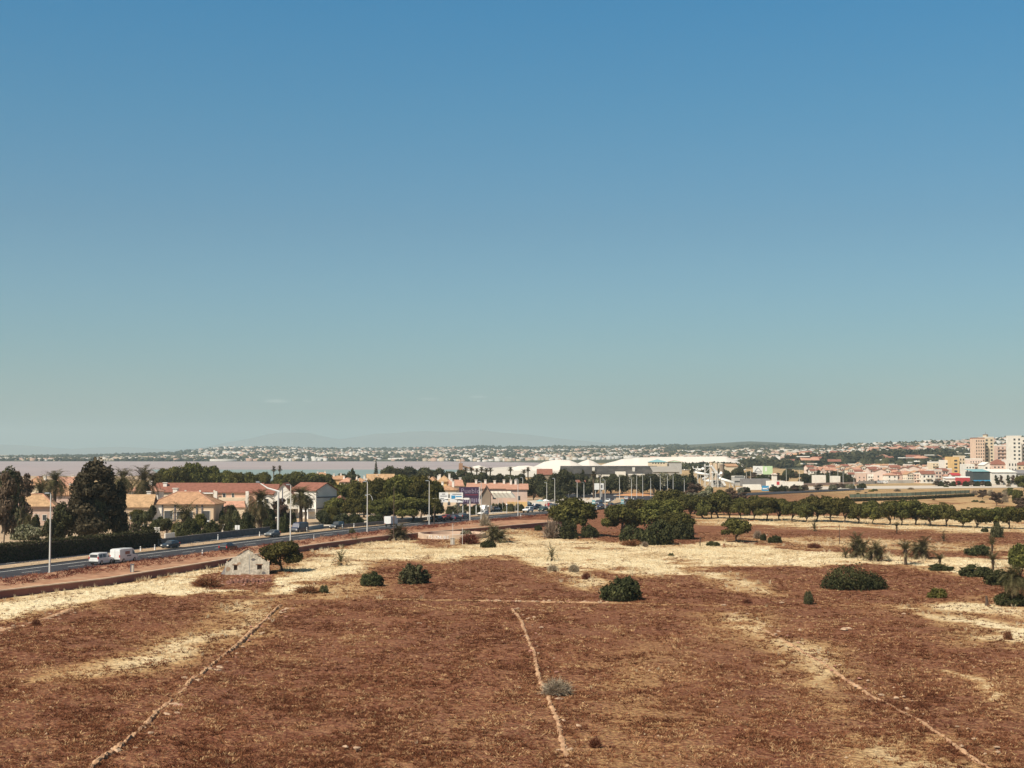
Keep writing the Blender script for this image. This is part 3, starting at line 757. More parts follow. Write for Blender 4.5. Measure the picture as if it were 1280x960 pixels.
T('pine_tree12', 838, 646, 612, 46, 'pine at the back of the thicket close to the tree row')
T('pine_tree10', 862, 648, 618, 44, 'pine standing between the thicket and the tree row')
T('evergreen_bush60', 819, 680, 649, 54, 'tall grey green bush spilling forward at the front of the pine thicket')
T('evergreen_bush61', 790, 677, 655, 36, 'dark bush under the left pines of the thicket')
T('evergreen_bush62', 853, 674, 648, 34, 'dark bush under the right end of the pine thicket')
T('evergreen_bush61', 736, 672, 655, 26, 'dark bush at the foot of the broad pine')
T('evergreen_bush60', 709, 673, 650, 34, 'dark understory bush below the broad pine')
T('bare_shrub', 690, 673, 648, 26, 'bare grey twiggy shrub at the left foot of the broad pine')
T('evergreen_bush62', 673, 663.5, 655, 11, 'small dark bush just left of the bare grey shrub')
T('dry_shrub', 806, 683, 677, 9, 'tiny bluish shrub at the front edge of the pine thicket')
T('brown_shrub', 790, 682, 675, 30, 'flat brown dry shrub before the pine thicket')
T('carob_tree3', 921, 677, 648, 40, 'lone round tree in the field right of the pine thicket')
T('bare_shrub', 947, 673, 662, 12, 'small bare shrub beside the lone round tree')
T('evergreen_bush62', 954, 675, 666, 9, 'tiny dark bush beside the bare shrub right of the lone tree')
T('evergreen_bush60', 969, 678, 669, 21, 'low green bush at the edge of the straw right of the lone tree')
T('evergreen_bush61', 891, 682.5, 676, 19, 'low green bush with weeds between thicket and lone tree')
T('olive_bush70', 839, 695, 691, 9, 'tiny green bush alone in the straw before the thicket')
T('evergreen_bush60', 777, 749.5, 720, 58, 'dark evergreen bush with a whitish shrub before it in mid field')
T('grey_bush82', 774, 750.5, 738, 19, 'whitish grey twiggy shrub in front of the mid field evergreen bush')
T('mound_bush80', 1067, 735, 707, 87, 'large low dark green dome of a bush in the red field at right', rz=0)
T('olive_bush70', 518, 728.5, 704, 44, 'loose olive green bush at the edge of the red field left of centre')
T('evergreen_bush62', 464, 731.5, 713.5, 33, 'small round dark bush left of the loose olive bush')
T('olive_bush70', 405, 741, 731, 14, 'tiny dry green bush by the end of the left ridge')
T('olive_bush70', 1010.5, 755, 738, 14, 'small upright bluish shrub alone in the red field at right')
T('yellow_bush71', 1172, 747, 733.5, 27, 'yellow green low bush near the right edge of the red field')
T('evergreen_bush60', 1223, 693.5, 680.5, 36, 'dome of dark bush behind the straw band at right')
T('evergreen_bush61', 1220, 720, 705, 46, 'spreading dark bush at the right edge of the straw band')
T('evergreen_bush62', 1256, 731, 711, 54, 'dark bush behind the tall palm at the right edge')
T('evergreen_bush61', 1262, 756, 738, 44, 'dark bush at the foot of the tall palm at the right edge')
T('evergreen_bush60', 1176, 713, 704.5, 34, 'low dark bush at the foot of a small sprouting palm')
T('carob_tree0', 1277, 728, 680, 36, 'dark tree cut by the right edge of the picture')
T('evergreen_bush61', 1231, 665, 659, 10, 'small dark bush below the tree row')
T('olive_bush70', 1246, 672, 652, 18, 'thick dark shrub standing before the tree row near the right edge')
T('grey_bush81', 696, 868, 851, 35, 'grey twiggy shrub on the middle stone ridge in the foreground')
T('brown_shrub', 744, 934, 922, 17, 'small dark brown shrub beside the middle ridge near the bottom edge')
T('grey_bush81', 717, 715, 706, 12, 'grey shrub in the straw behind the mid field bush')
T('grey_bush82', 691, 713, 707, 13, 'low grey shrub left of another in the straw')
T('brown_shrub', 733, 724, 716, 13, 'brown dry shrub at the straw tip in mid field')
T('brown_shrub', 934, 754, 749, 14, 'dark flat shrub by the top of the right ridge')
T('brown_shrub', 1018, 685, 679, 18, 'brownish shrub at the far side of the straw band')
T('brown_shrub', 385, 741, 733, 34, 'brown weedy shrub patch right of the ruin')
T('brown_shrub', 258, 733, 722, 40, 'brown weedy shrub spreading left of the ruin rubble')
T('brown_shrub', 45, 782, 774, 12, 'small grey brown shrub on the left field edge')
T('brown_shrub', 1260, 800, 788, 12, 'small dark shrub in the straw near the right edge')
T('pine_tree11', 353, 714, 677.5, 61, 'low wind shaped pine beside the ruined cottage', rz=2.2)
T('tuft_palm', 426, 707, 685, 25, 'young palm on bare soil at the left of the straw field')
T('clump_palm', 499, 674, 654, 34, 'palm clump at the retaining wall below the box lorry')
T('clump_palm', 618, 678, 654, 36, 'palm clump beside the round basin')
T('evergreen_bush62', 610, 684, 675, 22, 'dark bush at the foot of the palm clump beside the basin')
T('tuft_palm', 689.5, 701, 681, 20, 'small young palm alone in the straw at centre')
T('clump_palm', 1072, 697.5, 664, 32, 'taller palm clump left in the group on the straw band')
T('clump_palm', 1095, 701, 674, 28, 'pale palm clump right of the taller palm clump')
T('tuft_palm', 1057, 698, 682, 20, 'small palm left of the taller palm clump')
T('sprout_palm', 1132, 706, 677, 31, 'short palm with a bare trunk in the straw')
T('clump_palm', 1154, 698, 669, 36, 'wide palm clump with pale dead fronds behind the bare trunk palm')
T('sprout_palm', 1175, 712, 693, 20, 'small sprouting palm with upright fronds')
T('sprout_palm', 1240.5, 702, 670.5, 18, 'thin tall palm sprout near the right edge')
T('sprout_palm', 1241.5, 716, 692, 24, 'short palm sprout in front of the thin tall one')
T('date_palm_b', 1268, 757, 703, 44, 'tall palm with drooping fronds at the right edge')
T('tuft_palm', 1258, 757, 735, 22, 'dry young palm at the foot of the tall edge palm')
T('tuft_palm', 1179.5, 677, 665, 13, 'tiny palm alone on bare soil below the tree row')
T('sprout_palm', 1121, 667, 653, 13, 'tiny palm with a thin trunk before the middle of the tree row')
T('tuft_palm', 1018, 664, 651.5, 15, 'tiny palm before the left part of the tree row')
T('olive_bush70', 440, 667.5, 660, 10, 'tiny weed bush on the road verge')
T('tuft_palm', 443, 679.5, 669, 20, 'small dry palm on the retaining wall')
T('bare_shrub', 606, 662, 641, 16, 'bare reddish shrub on the verge by the lamp')
T('pale_bush73', 583, 672, 662, 18, 'low pale weeds by the round basin')
T('brown_shrub', 587, 680, 667, 26, 'brown weedy shrub in front of the round basin')

# ---- left estate gardens
T('eucalyptus_tree30', 122, 683, 576.5, 68, 'tallest dark eucalyptus standing over the hedge at left')
T('eucalyptus_tree31', 99, 680, 592, 36, 'shorter eucalyptus leaning on the left side of the tallest one')
T('eucalyptus_tree31', 144, 682, 604, 34, 'dark tree filling the right side under the tallest eucalyptus')
T('olive_tree40', 128, 684, 624, 22, 'olive coloured tree lit in front of the tallest eucalyptus')
T('broadleaf_tree20', 80, 680, 628, 36, 'dark round tree left of the tallest eucalyptus')
T('broadleaf_tree21', 66, 684, 648, 30, 'dark tree behind the hedge beside the first lamp')
T('broadleaf_tree20', 2, 668, 584, 46, 'dark tree at the left edge above the houses')
T('reddish_tree52', 4, 684, 592, 34, 'reddish thin tree at the left edge')
T('reddish_tree52', 26, 660, 590, 30, 'brownish thin tree behind the orange roof at left')
T('flowering_bush72', 24, 668, 618, 20, 'pink flowering shrub beside the leftmost orange roof')
T('pale_bush73', 32, 676, 654, 42, 'pale flowering hedge bush below the leftmost house')
T('pale_bush73', 68, 677, 659, 22, 'small pale bush behind the first lamp')
T('pale_bush73', 106, 676, 648, 14, 'pale flowering bush between the dark trees')
T('date_palm', 68, 652, 583, 40, 'date palm with reddish crown rising behind the leftmost roof')
T('date_palm_b', 50, 655, 594, 34, 'green palm just behind the leftmost orange roof')
T('date_palm', 153, 648, 580, 36, 'left palm of the tall trio beside the eucalyptus')
T('date_palm_b', 179, 645, 577, 42, 'middle palm with fullest crown of the tall trio')
T('date_palm', 190, 640, 587, 30, 'right and shortest palm of the tall trio')
T('low_palm', 150, 668, 634, 34, 'palm with dark arching fronds beside the yellow roofed house')
T('low_palm', 231, 668, 622, 52, 'wide palm in front of the hip roofed house')
T('olive_bush70', 226, 672, 652, 22, 'yellow green bush under the wide garden palm')
T('yellow_bush71', 220, 671, 652, 13, 'bright yellow bush under the wide garden palm')
T('evergreen_bush60', 239, 673, 645, 26, 'dark round garden bush beside the wide palm')
T('evergreen_bush61', 264, 670, 649, 24, 'clipped round bush left of the salmon terrace')
T('evergreen_bush62', 289, 668, 650, 20, 'clipped round bush before the salmon terrace porch')
T('evergreen_bush60', 305, 668, 646, 22, 'clipped bush with yellow tint right of the porch')
T('evergreen_bush61', 200, 664, 645, 26, 'flat topped dark tree before the hip roofed house')
T('flowering_bush72', 168, 675, 652, 26, 'pale flowering bush at the right end of the dark hedge')
T('evergreen_bush62', 182, 672, 654, 24, 'dark bush at the garden wall near the hedge end')
T('date_palm_b', 325, 664, 607, 42, 'grey green palm right of the salmon terrace')
T('low_palm', 316, 662, 628, 34, 'low palm at the corner of the salmon terrace')
T('date_palm', 376, 657, 604, 44, 'palm with rusty dead fronds before the white gabled house')
T('date_palm', 382, 655, 616, 26, 'second slimmer palm just behind the rusty palm')
T('reddish_tree52', 352, 664, 624, 30, 'reddish tree before the white gabled house')
T('evergreen_bush60', 338, 666, 648, 24, 'dark bush behind the grey parked car')
T('evergreen_bush61', 355, 667, 640, 14, 'dark bush left of the blue van')
T('broadleaf_tree21', 403, 660, 637, 16, 'dark bush at the corner of the white gabled house')
T('olive_bush70', 412, 657, 642, 16, 'yellowish bush before the white gabled house')
T('broadleaf_tree20', 428, 660, 642, 24, 'dark tree behind the dark parked jeep')
T('evergreen_bush62', 445, 657, 640, 22, 'garden bush by the second roadside lamp of the trio')
T('evergreen_bush61', 470, 655, 641, 24, 'garden bush left of the box lorry')
# pines behind the estate
for i, (x, by, ty, w_) in enumerate(((207,628,585,30),(222,628,583,34),(241,627,578,38),(262,626,582,36),(281,626,588,30),(296,626,590,28),(312,625,590,30),(328,622,590,26),(352,622,592,30),(371,620,589,36),(392,620,591,32),(408,618,592,24))):
    T(('pine_tree%d' % (10+i % 3)), x, by, ty, w_, 'green pine crown in the belt behind the estate roofs', 'pine belt behind the estate')
for x, ty in ((342, 583), (349.5, 582.5), (271, 590)):
    T('fan_palm', x, 618, ty, 8, 'slender fan palm standing above the pine belt against the water', 'fan palms above the pine belt')
# big pine mass left of the gantry
for i, (x, by, ty, w_) in enumerate(((412,642,603,30),(432,645,604,40),(455,648,600,44),(478,650,597,46),(502,651,594,48),(526,651,594,48),(545,650,600,34),(420,650,622,34),(447,652,622,40),(472,654,624,36),(515,654,622,46),(540,653,622,34),(492,653,628,30))):
    T(('pine_tree%d' % (10+i % 3)), x, by, ty, w_, 'dense pine in the dark mass left of the road gantry' if by > 649 else 'pine crown at the back of the dark mass left of the road gantry', 'pine mass left of the gantry')
T('norfolk_pine51', 470, 612, 573.5, 10, 'tiered norfolk pine rising against the lake')
T('cypress_tree50', 442, 618, 586, 9, 'dark pointed tree against the pond left of the norfolk pine')
for i, (x, by, ty, w_) in enumerate(((428,612,592,22),(440,611,589,22),(485,610,582,22),(498,610,585,24),(512,609,583,26),(529,609,584,26),(547,608,585,26),(563,608,589,24),(578,608,587,22))):
    T(('broadleaf_tree2%d' % (i % 2)), x, by, ty, w_, 'dark tree in the line behind the ochre roofs by the lake', 'tree line by the lake')
for i, (x, by, ty, w_) in enumerate(((36, 672, 640, 18), (172, 668, 640, 15), (208, 671, 648, 20), (250, 669, 642, 18), (276, 668, 648, 16), (310, 667, 640, 20), (338, 664, 636, 20), (146, 674, 640, 18))):
    T(('date_palm_b', 'broadleaf_tree20', 'olive_tree40', 'pine_tree12')[i % 4], x, by, ty, w_, ('short palm', 'dense dark tree', 'olive toned tree', 'small bushy pine')[i % 4]+(' left of the middle' if i > 3 else ' further left')+' among the front gardens of the estate')
for i, x in enumerate((582, 589, 596, 602, 608, 613, 638, 655, 660)):
    T('fan_palm', x, 610, 583+random.uniform(0, 5), 10, 'fan palm in the ragged line before the salt flat', 'fan palms before the salt flat')
for i, (x, ty, w_) in enumerate(((590,591,24),(606,590,24),(622,592,24),(637,593,22),(650,592,20))):
    T(('broadleaf_tree2%d' % (i % 2)), x, 612, ty, w_, 'dark tree under the fan palms before the salt flat', 'trees before the salt flat')
for i, (x, by, ty, w_) in enumerate(((668,626,597,30),(684,627,600,32),(700,624,588,34),(712,622.5,600,28),(726,621,603,26),(676,622,592,26),(694,628,612,34),(722,622,608,26),(708,621,586,26),(736,620,606,22))):
    T(('broadleaf_tree2%d' % (i % 2)), x, by, ty, w_, 'bushy tree in the clump right of the beige terrace', 'tree clump right of the beige terrace')
T('cypress_tree50', 727, 622, 588, 9, 'dark pointed cypress before the grey shed')
T('fan_palm', 742, 624, 589, 12, 'fan palm before the grey shed')
T('fan_palm', 750, 624, 594, 10, 'shorter fan palm right of another before the grey shed')
for i, (x, by, ty, w_) in enumerate(((750,619,597,20),(764,619,598,24),(778,619,594,22),(790,619,596,20),(803,619,594,24),(817,618.5,592,26),(830,618.5,591,26),(843,618.5,592,26),(856,618.5,594,22),(866,618.5,597,18),(738,620,602,22),(757,618,600,18),(797,618,600,22),(823,618,599,24),(849,618,600,22))):
    T((('broadleaf_tree2%d' % (i % 2)) if i % 3 else 'olive_tree41'), x, by, ty, w_, 'tree in the dark belt between the roundabout and the grey shed', 'tree belt before the grey shed')
for i in range(17):
    T(('broadleaf_tree20', 'broadleaf_tree21', 'olive_tree41', 'pine_tree10')[i % 4], 722+i*9, 611+random.uniform(-1, 1), 592.5+random.uniform(-1, 4), random.uniform(13, 20), 'tree in the back line of the belt right at the foot of the grey shed', 'back line of trees at the grey shed')
T('cypress_tree50', 864, 622, 585, 9, 'dark cypress at the right end of the tree belt')
for i, (x, by, ty, w_) in enumerate(((868,626,604,24),(885,628,608,22),(900,628,612,22),(915,628,610,18),(880,634,614,30),(900,636,618,30),(925,632,616,26),(862,640,616,34),(842,636,612,34))):
    T(('reddish_tree52', 'olive_tree41', 'pine_tree10')[i % 3], x, by, ty, w_, 'scrubby tree at the foot of the white slides', 'scrub at the foot of the slides')
for i in range(22):
    x = random.uniform(925, 1080); x += 22 if 943 < x < 966 else 0; T(('evergreen_bush60', 'pale_bush73', 'reddish_tree52')[i % 3], x, 616-(x-925)*.035+random.uniform(-1, 1), 609-(x-925)*.035, random.uniform(9, 16), 'low scrub bush along the foot of the commercial buildings', 'scrub by the commercial buildings')
for i in range(16):
    x = random.uniform(1005, 1060); T(('broadleaf_tree20', 'evergreen_bush61')[i % 2], x, 604, 592, random.uniform(8, 13), 'dark tree between the commercial yard and the town houses', 'trees by the commercial yard')
for i, x in enumerate((1170,1176,1183,1191,1199,1207,1214,1221,1228,1235)):
    T(('reddish_tree52', 'evergreen_bush60')[i % 2], x, 608, 601, 10, 'dark bush in the row below the blue fronted market hall', 'bushes below the market hall')
for i, x in enumerate((1246,1252,1260,1266,1272)):
    T(('cypress_tree50', 'reddish_tree52')[i % 2], x, 606, 594, 6, 'thin dark tree before the long white hall', 'trees before the white hall')
T('pine_tree11', 1280, 614, 594, 24, 'round tree at the right edge above the field')
for i, (x, by, ty, w_) in enumerate(((1246,632,615,18),(1256,628,612,10),(1272,630,612,16),(1228,624,612,14),(1218,619,612,10),(1262,622,611,16),(1276,640,622,20),(1238,620,611,9))):
    T(('reddish_tree52', 'bare_shrub', 'carob_tree1')[i % 3], x, by, ty, w_, 'sparse brownish tree on the slope above the tree row at right', 'sparse trees on the right slope')
# far dark woods: one mass each
def wood(name, u0, u1, d0, d1, n, hgt, m, label=None):
    u = u0+(u1-u0)*rng.random(n); d = d0+(d1-d0)*rng.random(n); z = np.maximum(far_z(u, d), 0); bl = np.stack([(u-640)/F*d, d, z+hgt*.4, hgt*(.5+.5*rng.random(n)), hgt*(.5+.5*rng.random(n)), hgt*(.5+.3*rng.random(n))], 1)
    me = crown_mesh(name, bl, n*34, hgt*.26, leafs[m], -.2, .8); o = kind(link(name, me), 'stuff'); return o
wood('far_wood', 985, 1020, 1750, 1900, 60, 12, 'dark')
wood('far_wood', 960, 1050, 1720, 1850, 70, 8, 'dark')
wood('far_wood', 1030, 1190, 1900, 2250, 260, 11, 'dark')
wood('far_wood', 855, 925, 1500, 1560, 70, 7, 'dark')
wood('far_wood', 925, 990, 1700, 1800, 60, 9, 'dark')
wood('far_wood', 1255, 1290, 1500, 1650, 40, 11, 'dark')

for i in range(34):     # garden trees between the estate houses
    x = random.uniform(-5, 430); by = random.uniform(650, 662)-max(0, x-200)*.02
    T(('broadleaf_tree20', 'evergreen_bush61', 'olive_bush70', 'broadleaf_tree21', 'reddish_tree52', 'pine_tree11')[i % 6], x, by, by-random.uniform(13, 26), random.uniform(10, 22), 'garden tree or bush between the houses of the left estate', 'garden trees of the left estate')
for i in range(40):     # belt of bushes along the pavement right of the pines and round the billboard
    x = random.uniform(545, 660); by = 645.5-(x-545)*.045+random.uniform(-5, 0)
    T(('broadleaf_tree20', 'evergreen_bush61', 'pale_bush73', 'olive_bush70')[i % 4], x, by, by-random.uniform(6, 12), random.uniform(9, 17), 'bush in the planting round the foot of the dark billboard and car park', 'bushes round the billboard and car park')
for i in range(64):     # dark planting among the commercial buildings
    x = random.uniform(900, 1062); by = random.uniform(595, 603.5)
    T(('broadleaf_tree20', 'evergreen_bush61', 'reddish_tree52', 'cypress_tree50', 'broadleaf_tree21')[i % 5], x, by, by-random.uniform(6, 11), random.uniform(7, 15), 'small dark tree among the commercial yards below the town', 'small trees among the commercial yards')
for i in range(10):
    x = 876+i*5.4; T(('broadleaf_tree20', 'reddish_tree52', 'broadleaf_tree21')[i % 3], x, 599+random.uniform(-1, 2), 583+random.uniform(0, 5), random.uniform(9, 15), 'dark tree behind the white slides below the tower silos', 'trees behind the white slides')
for i in range(20):
    x = random.uniform(192, 346); by = 679-(x-192)*.075+random.uniform(-5, -1)
    T(('evergreen_bush61', 'olive_bush70', 'pale_bush73', 'flowering_bush72', 'evergreen_bush60')[i % 5], x, by, by-random.uniform(7, 13), random.uniform(10, 20), 'garden shrub behind the long grey garden wall', 'shrubs behind the grey garden wall')
for i in range(30):
    x = random.uniform(985, 1285); by = random.uniform(607, 640)
    T(('bare_shrub', 'yellow_bush71', 'olive_bush70', 'dry_shrub')[i % 4], x, by, by-random.uniform(1.5, 4), random.uniform(4, 11), 'low dry scrub on the brown slope above the tree row', 'dry scrub on the brown slope')

# ---- hedge and tufts
def hedge(name, pts, h, w_, m, label, cat='hedge', n=9000, size=.16):
    pts = [Vector(p[:2]) for p in pts]; o = pts[0]; cs, ns = [], []
    L = [(b_-a_).length for a_, b_ in zip(pts, pts[1:])]
    for a_, b_, l in zip(pts, pts[1:], L):
        k = int(n*l/sum(L)); t = rng.random(k); s = rng.random(k)*(2*h+w_)
        d = (b_-a_).normalized(); nn = Vector((-d.y, d.x))
        off = np.where(s < h, -w_/2, np.where(s < h+w_, s-h-w_/2, w_/2)); z = np.where(s < h, s, np.where(s < h+w_, h, 2*h+w_-s))
        bx = a_.x+(b_.x-a_.x)*t-o.x+nn.x*off; by = a_.y+(b_.y-a_.y)*t-o.y+nn.y*off
        z = z*(1+.10*(fbm(bx/3+9, by/3, 3)-.5)*2); cs.append(np.stack([bx, by, z], 1)+rng.normal(size=(k, 3))*.14)
        nx_ = np.where(s < h, -1, np.where(s < h+w_, 0, 1)); nz_ = (nx_ == 0)*1.0
        q = np.stack([nn.x*nx_, nn.y*nx_, nz_], 1)+rng.normal(size=(k, 3))*.5; ns.append(q/np.linalg.norm(q, axis=1, keepdims=True))
    c = np.concatenate(cs); V, Q = leaf_quads(c, np.concatenate(ns), size*(.7+.6*rng.random(len(c))))
    root = thing(name, label, cat, (o.x, o.y, 0)); me = np_mesh('foliage', V, Q, np.clip(.4+rng.normal(size=len(c))*.22, 0, 1)); me.materials.append(leafs[m]); link('foliage', me, root)
    core = MB()
    for a_, b_ in zip(pts, pts[1:]):
        c_ = (a_+b_)/2-o; core.rbox((c_.x, c_.y, h*.45), (b_-a_).length/2, w_*.4, h*.44, math.atan2(b_.y-a_.y, b_.x-a_.x))
    core.build('inner_branches', M['wood_dark'], root)
def tufts(name, xy, m, hgt, spread, blades, wid, tint=None, zb=None):
    n = len(xy); N = n*blades; b_ = np.repeat(xy, blades, 0); hh = np.repeat(hgt, blades)*(.6+.7*rng.random(N)); sp_ = np.repeat(spread, blades)
    a_ = rng.random(N)*6.283; r0 = np.sqrt(rng.random(N))*sp_*.45; x0 = b_[:, 0]+np.cos(a_)*r0; y0 = b_[:, 1]+np.sin(a_)*r0
    z0 = (ground_z(x0, y0) if zb is None else np.repeat(zb, blades))-.02; a2 = a_+rng.normal(size=N)*.7; ln = sp_*(.35+.8*rng.random(N))
    tip = np.stack([x0+np.cos(a2)*ln, y0+np.sin(a2)*ln, z0+hh], 1); ww = np.repeat(wid, blades)*(.7+.6*rng.random(N)); a3 = rng.random(N)*6.283
    s = np.stack([np.cos(a3), np.sin(a3), 0*a3], 1)*ww[:, None]; base = np.stack([x0, y0, z0], 1)
    V = np.stack([base-s, base+s, tip+s*.35, tip-s*.35], 1).reshape(-1, 3); Q = np.arange(4*N).reshape(N, 4)
    t = np.clip(np.repeat(tint if tint is not None else .5+rng.normal(size=n)*.2, blades)+rng.normal(size=N)*.1, 0, 1)
    me = np_mesh(name, V, Q, t); me.materials.append(leafs[m]); return kind(link(name, me), 'stuff')
def sample_field(n, y0, y1, power=1.0):
    y = y0+(y1-y0)*rng.random(n)**power; x = (rng.random(n)*2-1)*(y*.40+9); return x, y
# wall line as barrier: keep tufts on the field side
wx = np.array([p.x for p in WALLP]); wy = np.array([p.y for p in WALLP])
def field_side(x, y): return (x > np.interp(y, wy, wx)+.8) | (y > 365)
# tall straw
x, y = sample_field(230000, 75, 420, .9); s_ = straw(x, y); keep = (rng.random(len(x)) < np.clip(s_-.18, 0, 1)**1.3*np.clip(.30+y/420, .3, 1)) & field_side(x, y) & (y < 410)
x, y, s_ = x[keep], y[keep], s_[keep]; tall = np.clip(.12+.50*np.clip(s_-.4, 0, 1)*fbm(x/6, y/12, 3)*1.8, .1, .6)*np.clip((y-90)/140, .45, 1.25)
tufts('dry_grass', np.stack([x, y], 1), 'straw', tall*.55, tall*1.25, 7, .016+.00012*y, np.clip(.62+(fbm(x/5, y/6, 4)-.5)*1.7+rng.normal(size=len(x))*.10, 0, 1))
# feathery standing straw, thickest along the wall and on ragged patch edges
x, y = sample_field(60000, 76, 400, .9); s_ = straw(x, y); wd = segdist(np.stack([wx, wy], 1), x, y, False)
keep = (rng.random(len(x)) < np.exp(-((s_-.62)/.2)**2)*.30*np.clip(fbm(x/5+3, y/6, 4)*3-1.1, 0, 1)+np.where(s_ > .3, np.exp(-(wd/5)**2)*.5, 0)) & field_side(x, y) & (y < 390)
x, y = x[keep], y[keep]; hh = (.28+.42*rng.random(len(x)))*np.clip((y-60)/150, .4, 1)
tufts('standing_straw', np.stack([x, y], 1), 'straw', hh, hh*.55, 10, .014+.00009*y, np.clip(.5+(fbm(x/5, y/6, 4)-.5)*1.5+rng.normal(size=len(x))*.12, 0, 1))
# low dead weeds over the red soil
x, y = sample_field(330000, 72, 330, 1.35); s_ = straw(x, y); dens = fbm(x/2.2, y/3.2, 4); keep = (rng.random(len(x)) < np.clip((dens-.30)*2.4, 0.05, 1)*(1-.92*s_)) & field_side(x, y)
x, y = x[keep], y[keep]; hh = (.07+.12*rng.random(len(x))**1.5)*np.clip(1.15-y/600, .6, 1)
tufts('dead_weeds', np.stack([x, y], 1), 'weed', hh, .15+hh*.9, 10, .018+.00014*y, np.clip(.42+(fbm(x/5+9, y/7+4, 4)-.5)*.9+np.where(rng.random(len(x)) < .22, .42, 0)+rng.normal(size=len(x))*.15, 0, 1))
# bigger dead bushy weeds, thicker along the ridges
x, y = sample_field(16000, 73, 300, 1.25); dn = fbm(x/9+31, y/12+7, 4); near = np.full(len(x), 1e9)
for k_ in ('left', 'middle', 'right', 'cross', 'verge'): near = np.minimum(near, segdist(RIDGES[k_], x, y, False))
keep = (rng.random(len(x)) < np.clip((dn-.5)*1.6, .02, 1)*.5+np.exp(-(near/1.3)**2)*.5) & field_side(x, y) & (near > .35)
x, y = x[keep], y[keep]; hh = .14+.26*rng.random(len(x))**2
tufts('dead_bushy_weeds', np.stack([x, y], 1), 'weed', hh, .22+hh*1.0, 16, np.full(len(x), .028), np.clip(.28+(fbm(x/6, y/8, 3)-.5)*.8+np.where(rng.random(len(x)) < .2, .4, 0)+rng.normal(size=len(x))*.12, 0, 1))
# verge weeds
vx = []; vz = []
for s in np.linspace(0, cum[-1]-70, 5200):
    off = rng.random()*12; p = rp(s, -.5-off); q = p.x-np.interp(p.y, wy, wx)
    if q < -.3: vx.append((p.x, p.y)); vz.append(ZR+.62*min(1, off/11)+.05)
vx = np.array(vx); hh = (.10+.28*rng.random(len(vx))**2)*np.clip(fbm(vx[:, 0]/3, vx[:, 1]/5, 3)*2, .4, 1.6)
tufts('verge_weeds', vx, 'weed', hh, .3+hh*1.2, 8, np.full(len(vx), .05), np.clip(.60+(fbm(vx[:, 0]/6, vx[:, 1]/9, 3)-.5)*1.4+rng.normal(size=len(vx))*.18, 0, 1), np.array(vz))
vx = np.array([tuple(rp(s, 10.6+rng.random()*3.2))[:2] for s in np.linspace(0, cum[-1]-40, 1500)]); hh = .10+.16*rng.random(len(vx))
tufts('median_grass', vx, 'straw', hh, .3+hh, 6, np.full(len(vx), .04), np.clip(.4+rng.normal(size=len(vx))*.2, 0, 1), np.full(len(vx), ZR+.12))
hp = [tuple(at(px, py)) for px, py in ((-60, 710), (20, 702.5), (60, 698), (110, 692.5), (150, 688), (193, 683.5))]
hedge('clipped_hedge', hp, 3.1, 2.6, 'dark', 'long tall dark clipped hedge along the service road at left', n=16000)

# ---- stone ridges, loose stones
def ridge(name, key, h, w_, label, seed):
    r_ = np.random.default_rng(seed); P = [Vector(p) for p in RIDGES[key]]; o = P[0]; pts = []
    for a_, b_ in zip(P, P[1:]):
        n = max(2, int((b_-a_).length/.35)); pts += [a_.lerp(b_, i/n) for i in range(n)]
    root = thing(name, label, 'stone wall', (o.x, o.y, 0)); vs = []; nn = len(pts)
    for i, p in enumerate(pts):
        d = (pts[min(nn-1, i+1)]-pts[max(0, i-1)]).normalized(); q = Vector((-d.y, d.x)); p2 = p+q*(fbm(np.array([i*.05+seed*7]), np.array([3.]), 3)[0]-.5)*.45
        g_ = fbm(np.array([i*.045+seed*3.3]), np.array([1.7]), 3)[0]; hh = h*(.25+1.0*r_.random())*np.clip((g_-.30)*5, -.3, 1); ww = w_*(.5+.8*r_.random())
        for f, z in ((-1, -.08), (-.55, hh*.75), (-.1, hh), (.4, hh*.8), (1, -.08)): vs.append((p2.x-o.x+q.x*ww*f+r_.normal()*.04, p2.y-o.y+q.y*ww*f+r_.normal()*.04, z))
    fs = [(5*i+j, 5*i+j+1, 5*i+j+6, 5*i+j+5) for i in range(nn-1) for j in range(4)]
    MB().add(vs, [f[::-1] for f in fs]).build('ridge_stones', M['ridge_soil'], root); return pts
def stone_mesh(seed):
    r_ = random.Random(seed); bm = bmesh.new(); bmesh.ops.create_icosphere(bm, subdivisions=2, radius=.5)
    ph = [r_.uniform(0, 6) for _ in range(6)]
    for v in bm.verts:
        c = v.co; k = 1+.22*math.sin(c.x*5+ph[0])*math.sin(c.y*6+ph[1])+.18*math.sin(c.z*7+ph[2]+c.x*3); v.co = Vector((c.x*k*1.2, c.y*k*.9, max(-.22, c.z*k*.62)))
    me = bpy.data.meshes.new('stone'); bm.to_mesh(me); bm.free(); return me
SM = [stone_mesh(i) for i in range(5)]
for k_, me in enumerate(SM): me.materials.append(M['stone_red'] if k_ == 4 else M['stone'])
def stone(px, py, wpx, label, group=None, mi=None):
    p = at(px, py); o = link('loose_stone', SM[random.randrange(4) if mi is None else mi]); k = wpx*p.y/F
    o.location = (p.x, p.y, k*.10); o.scale = (k*.85, k*.7, k*random.uniform(.5, .8)); o.rotation_euler = (0, 0, random.uniform(0, 6.28)); tag(o, label, 'stone', group); return o
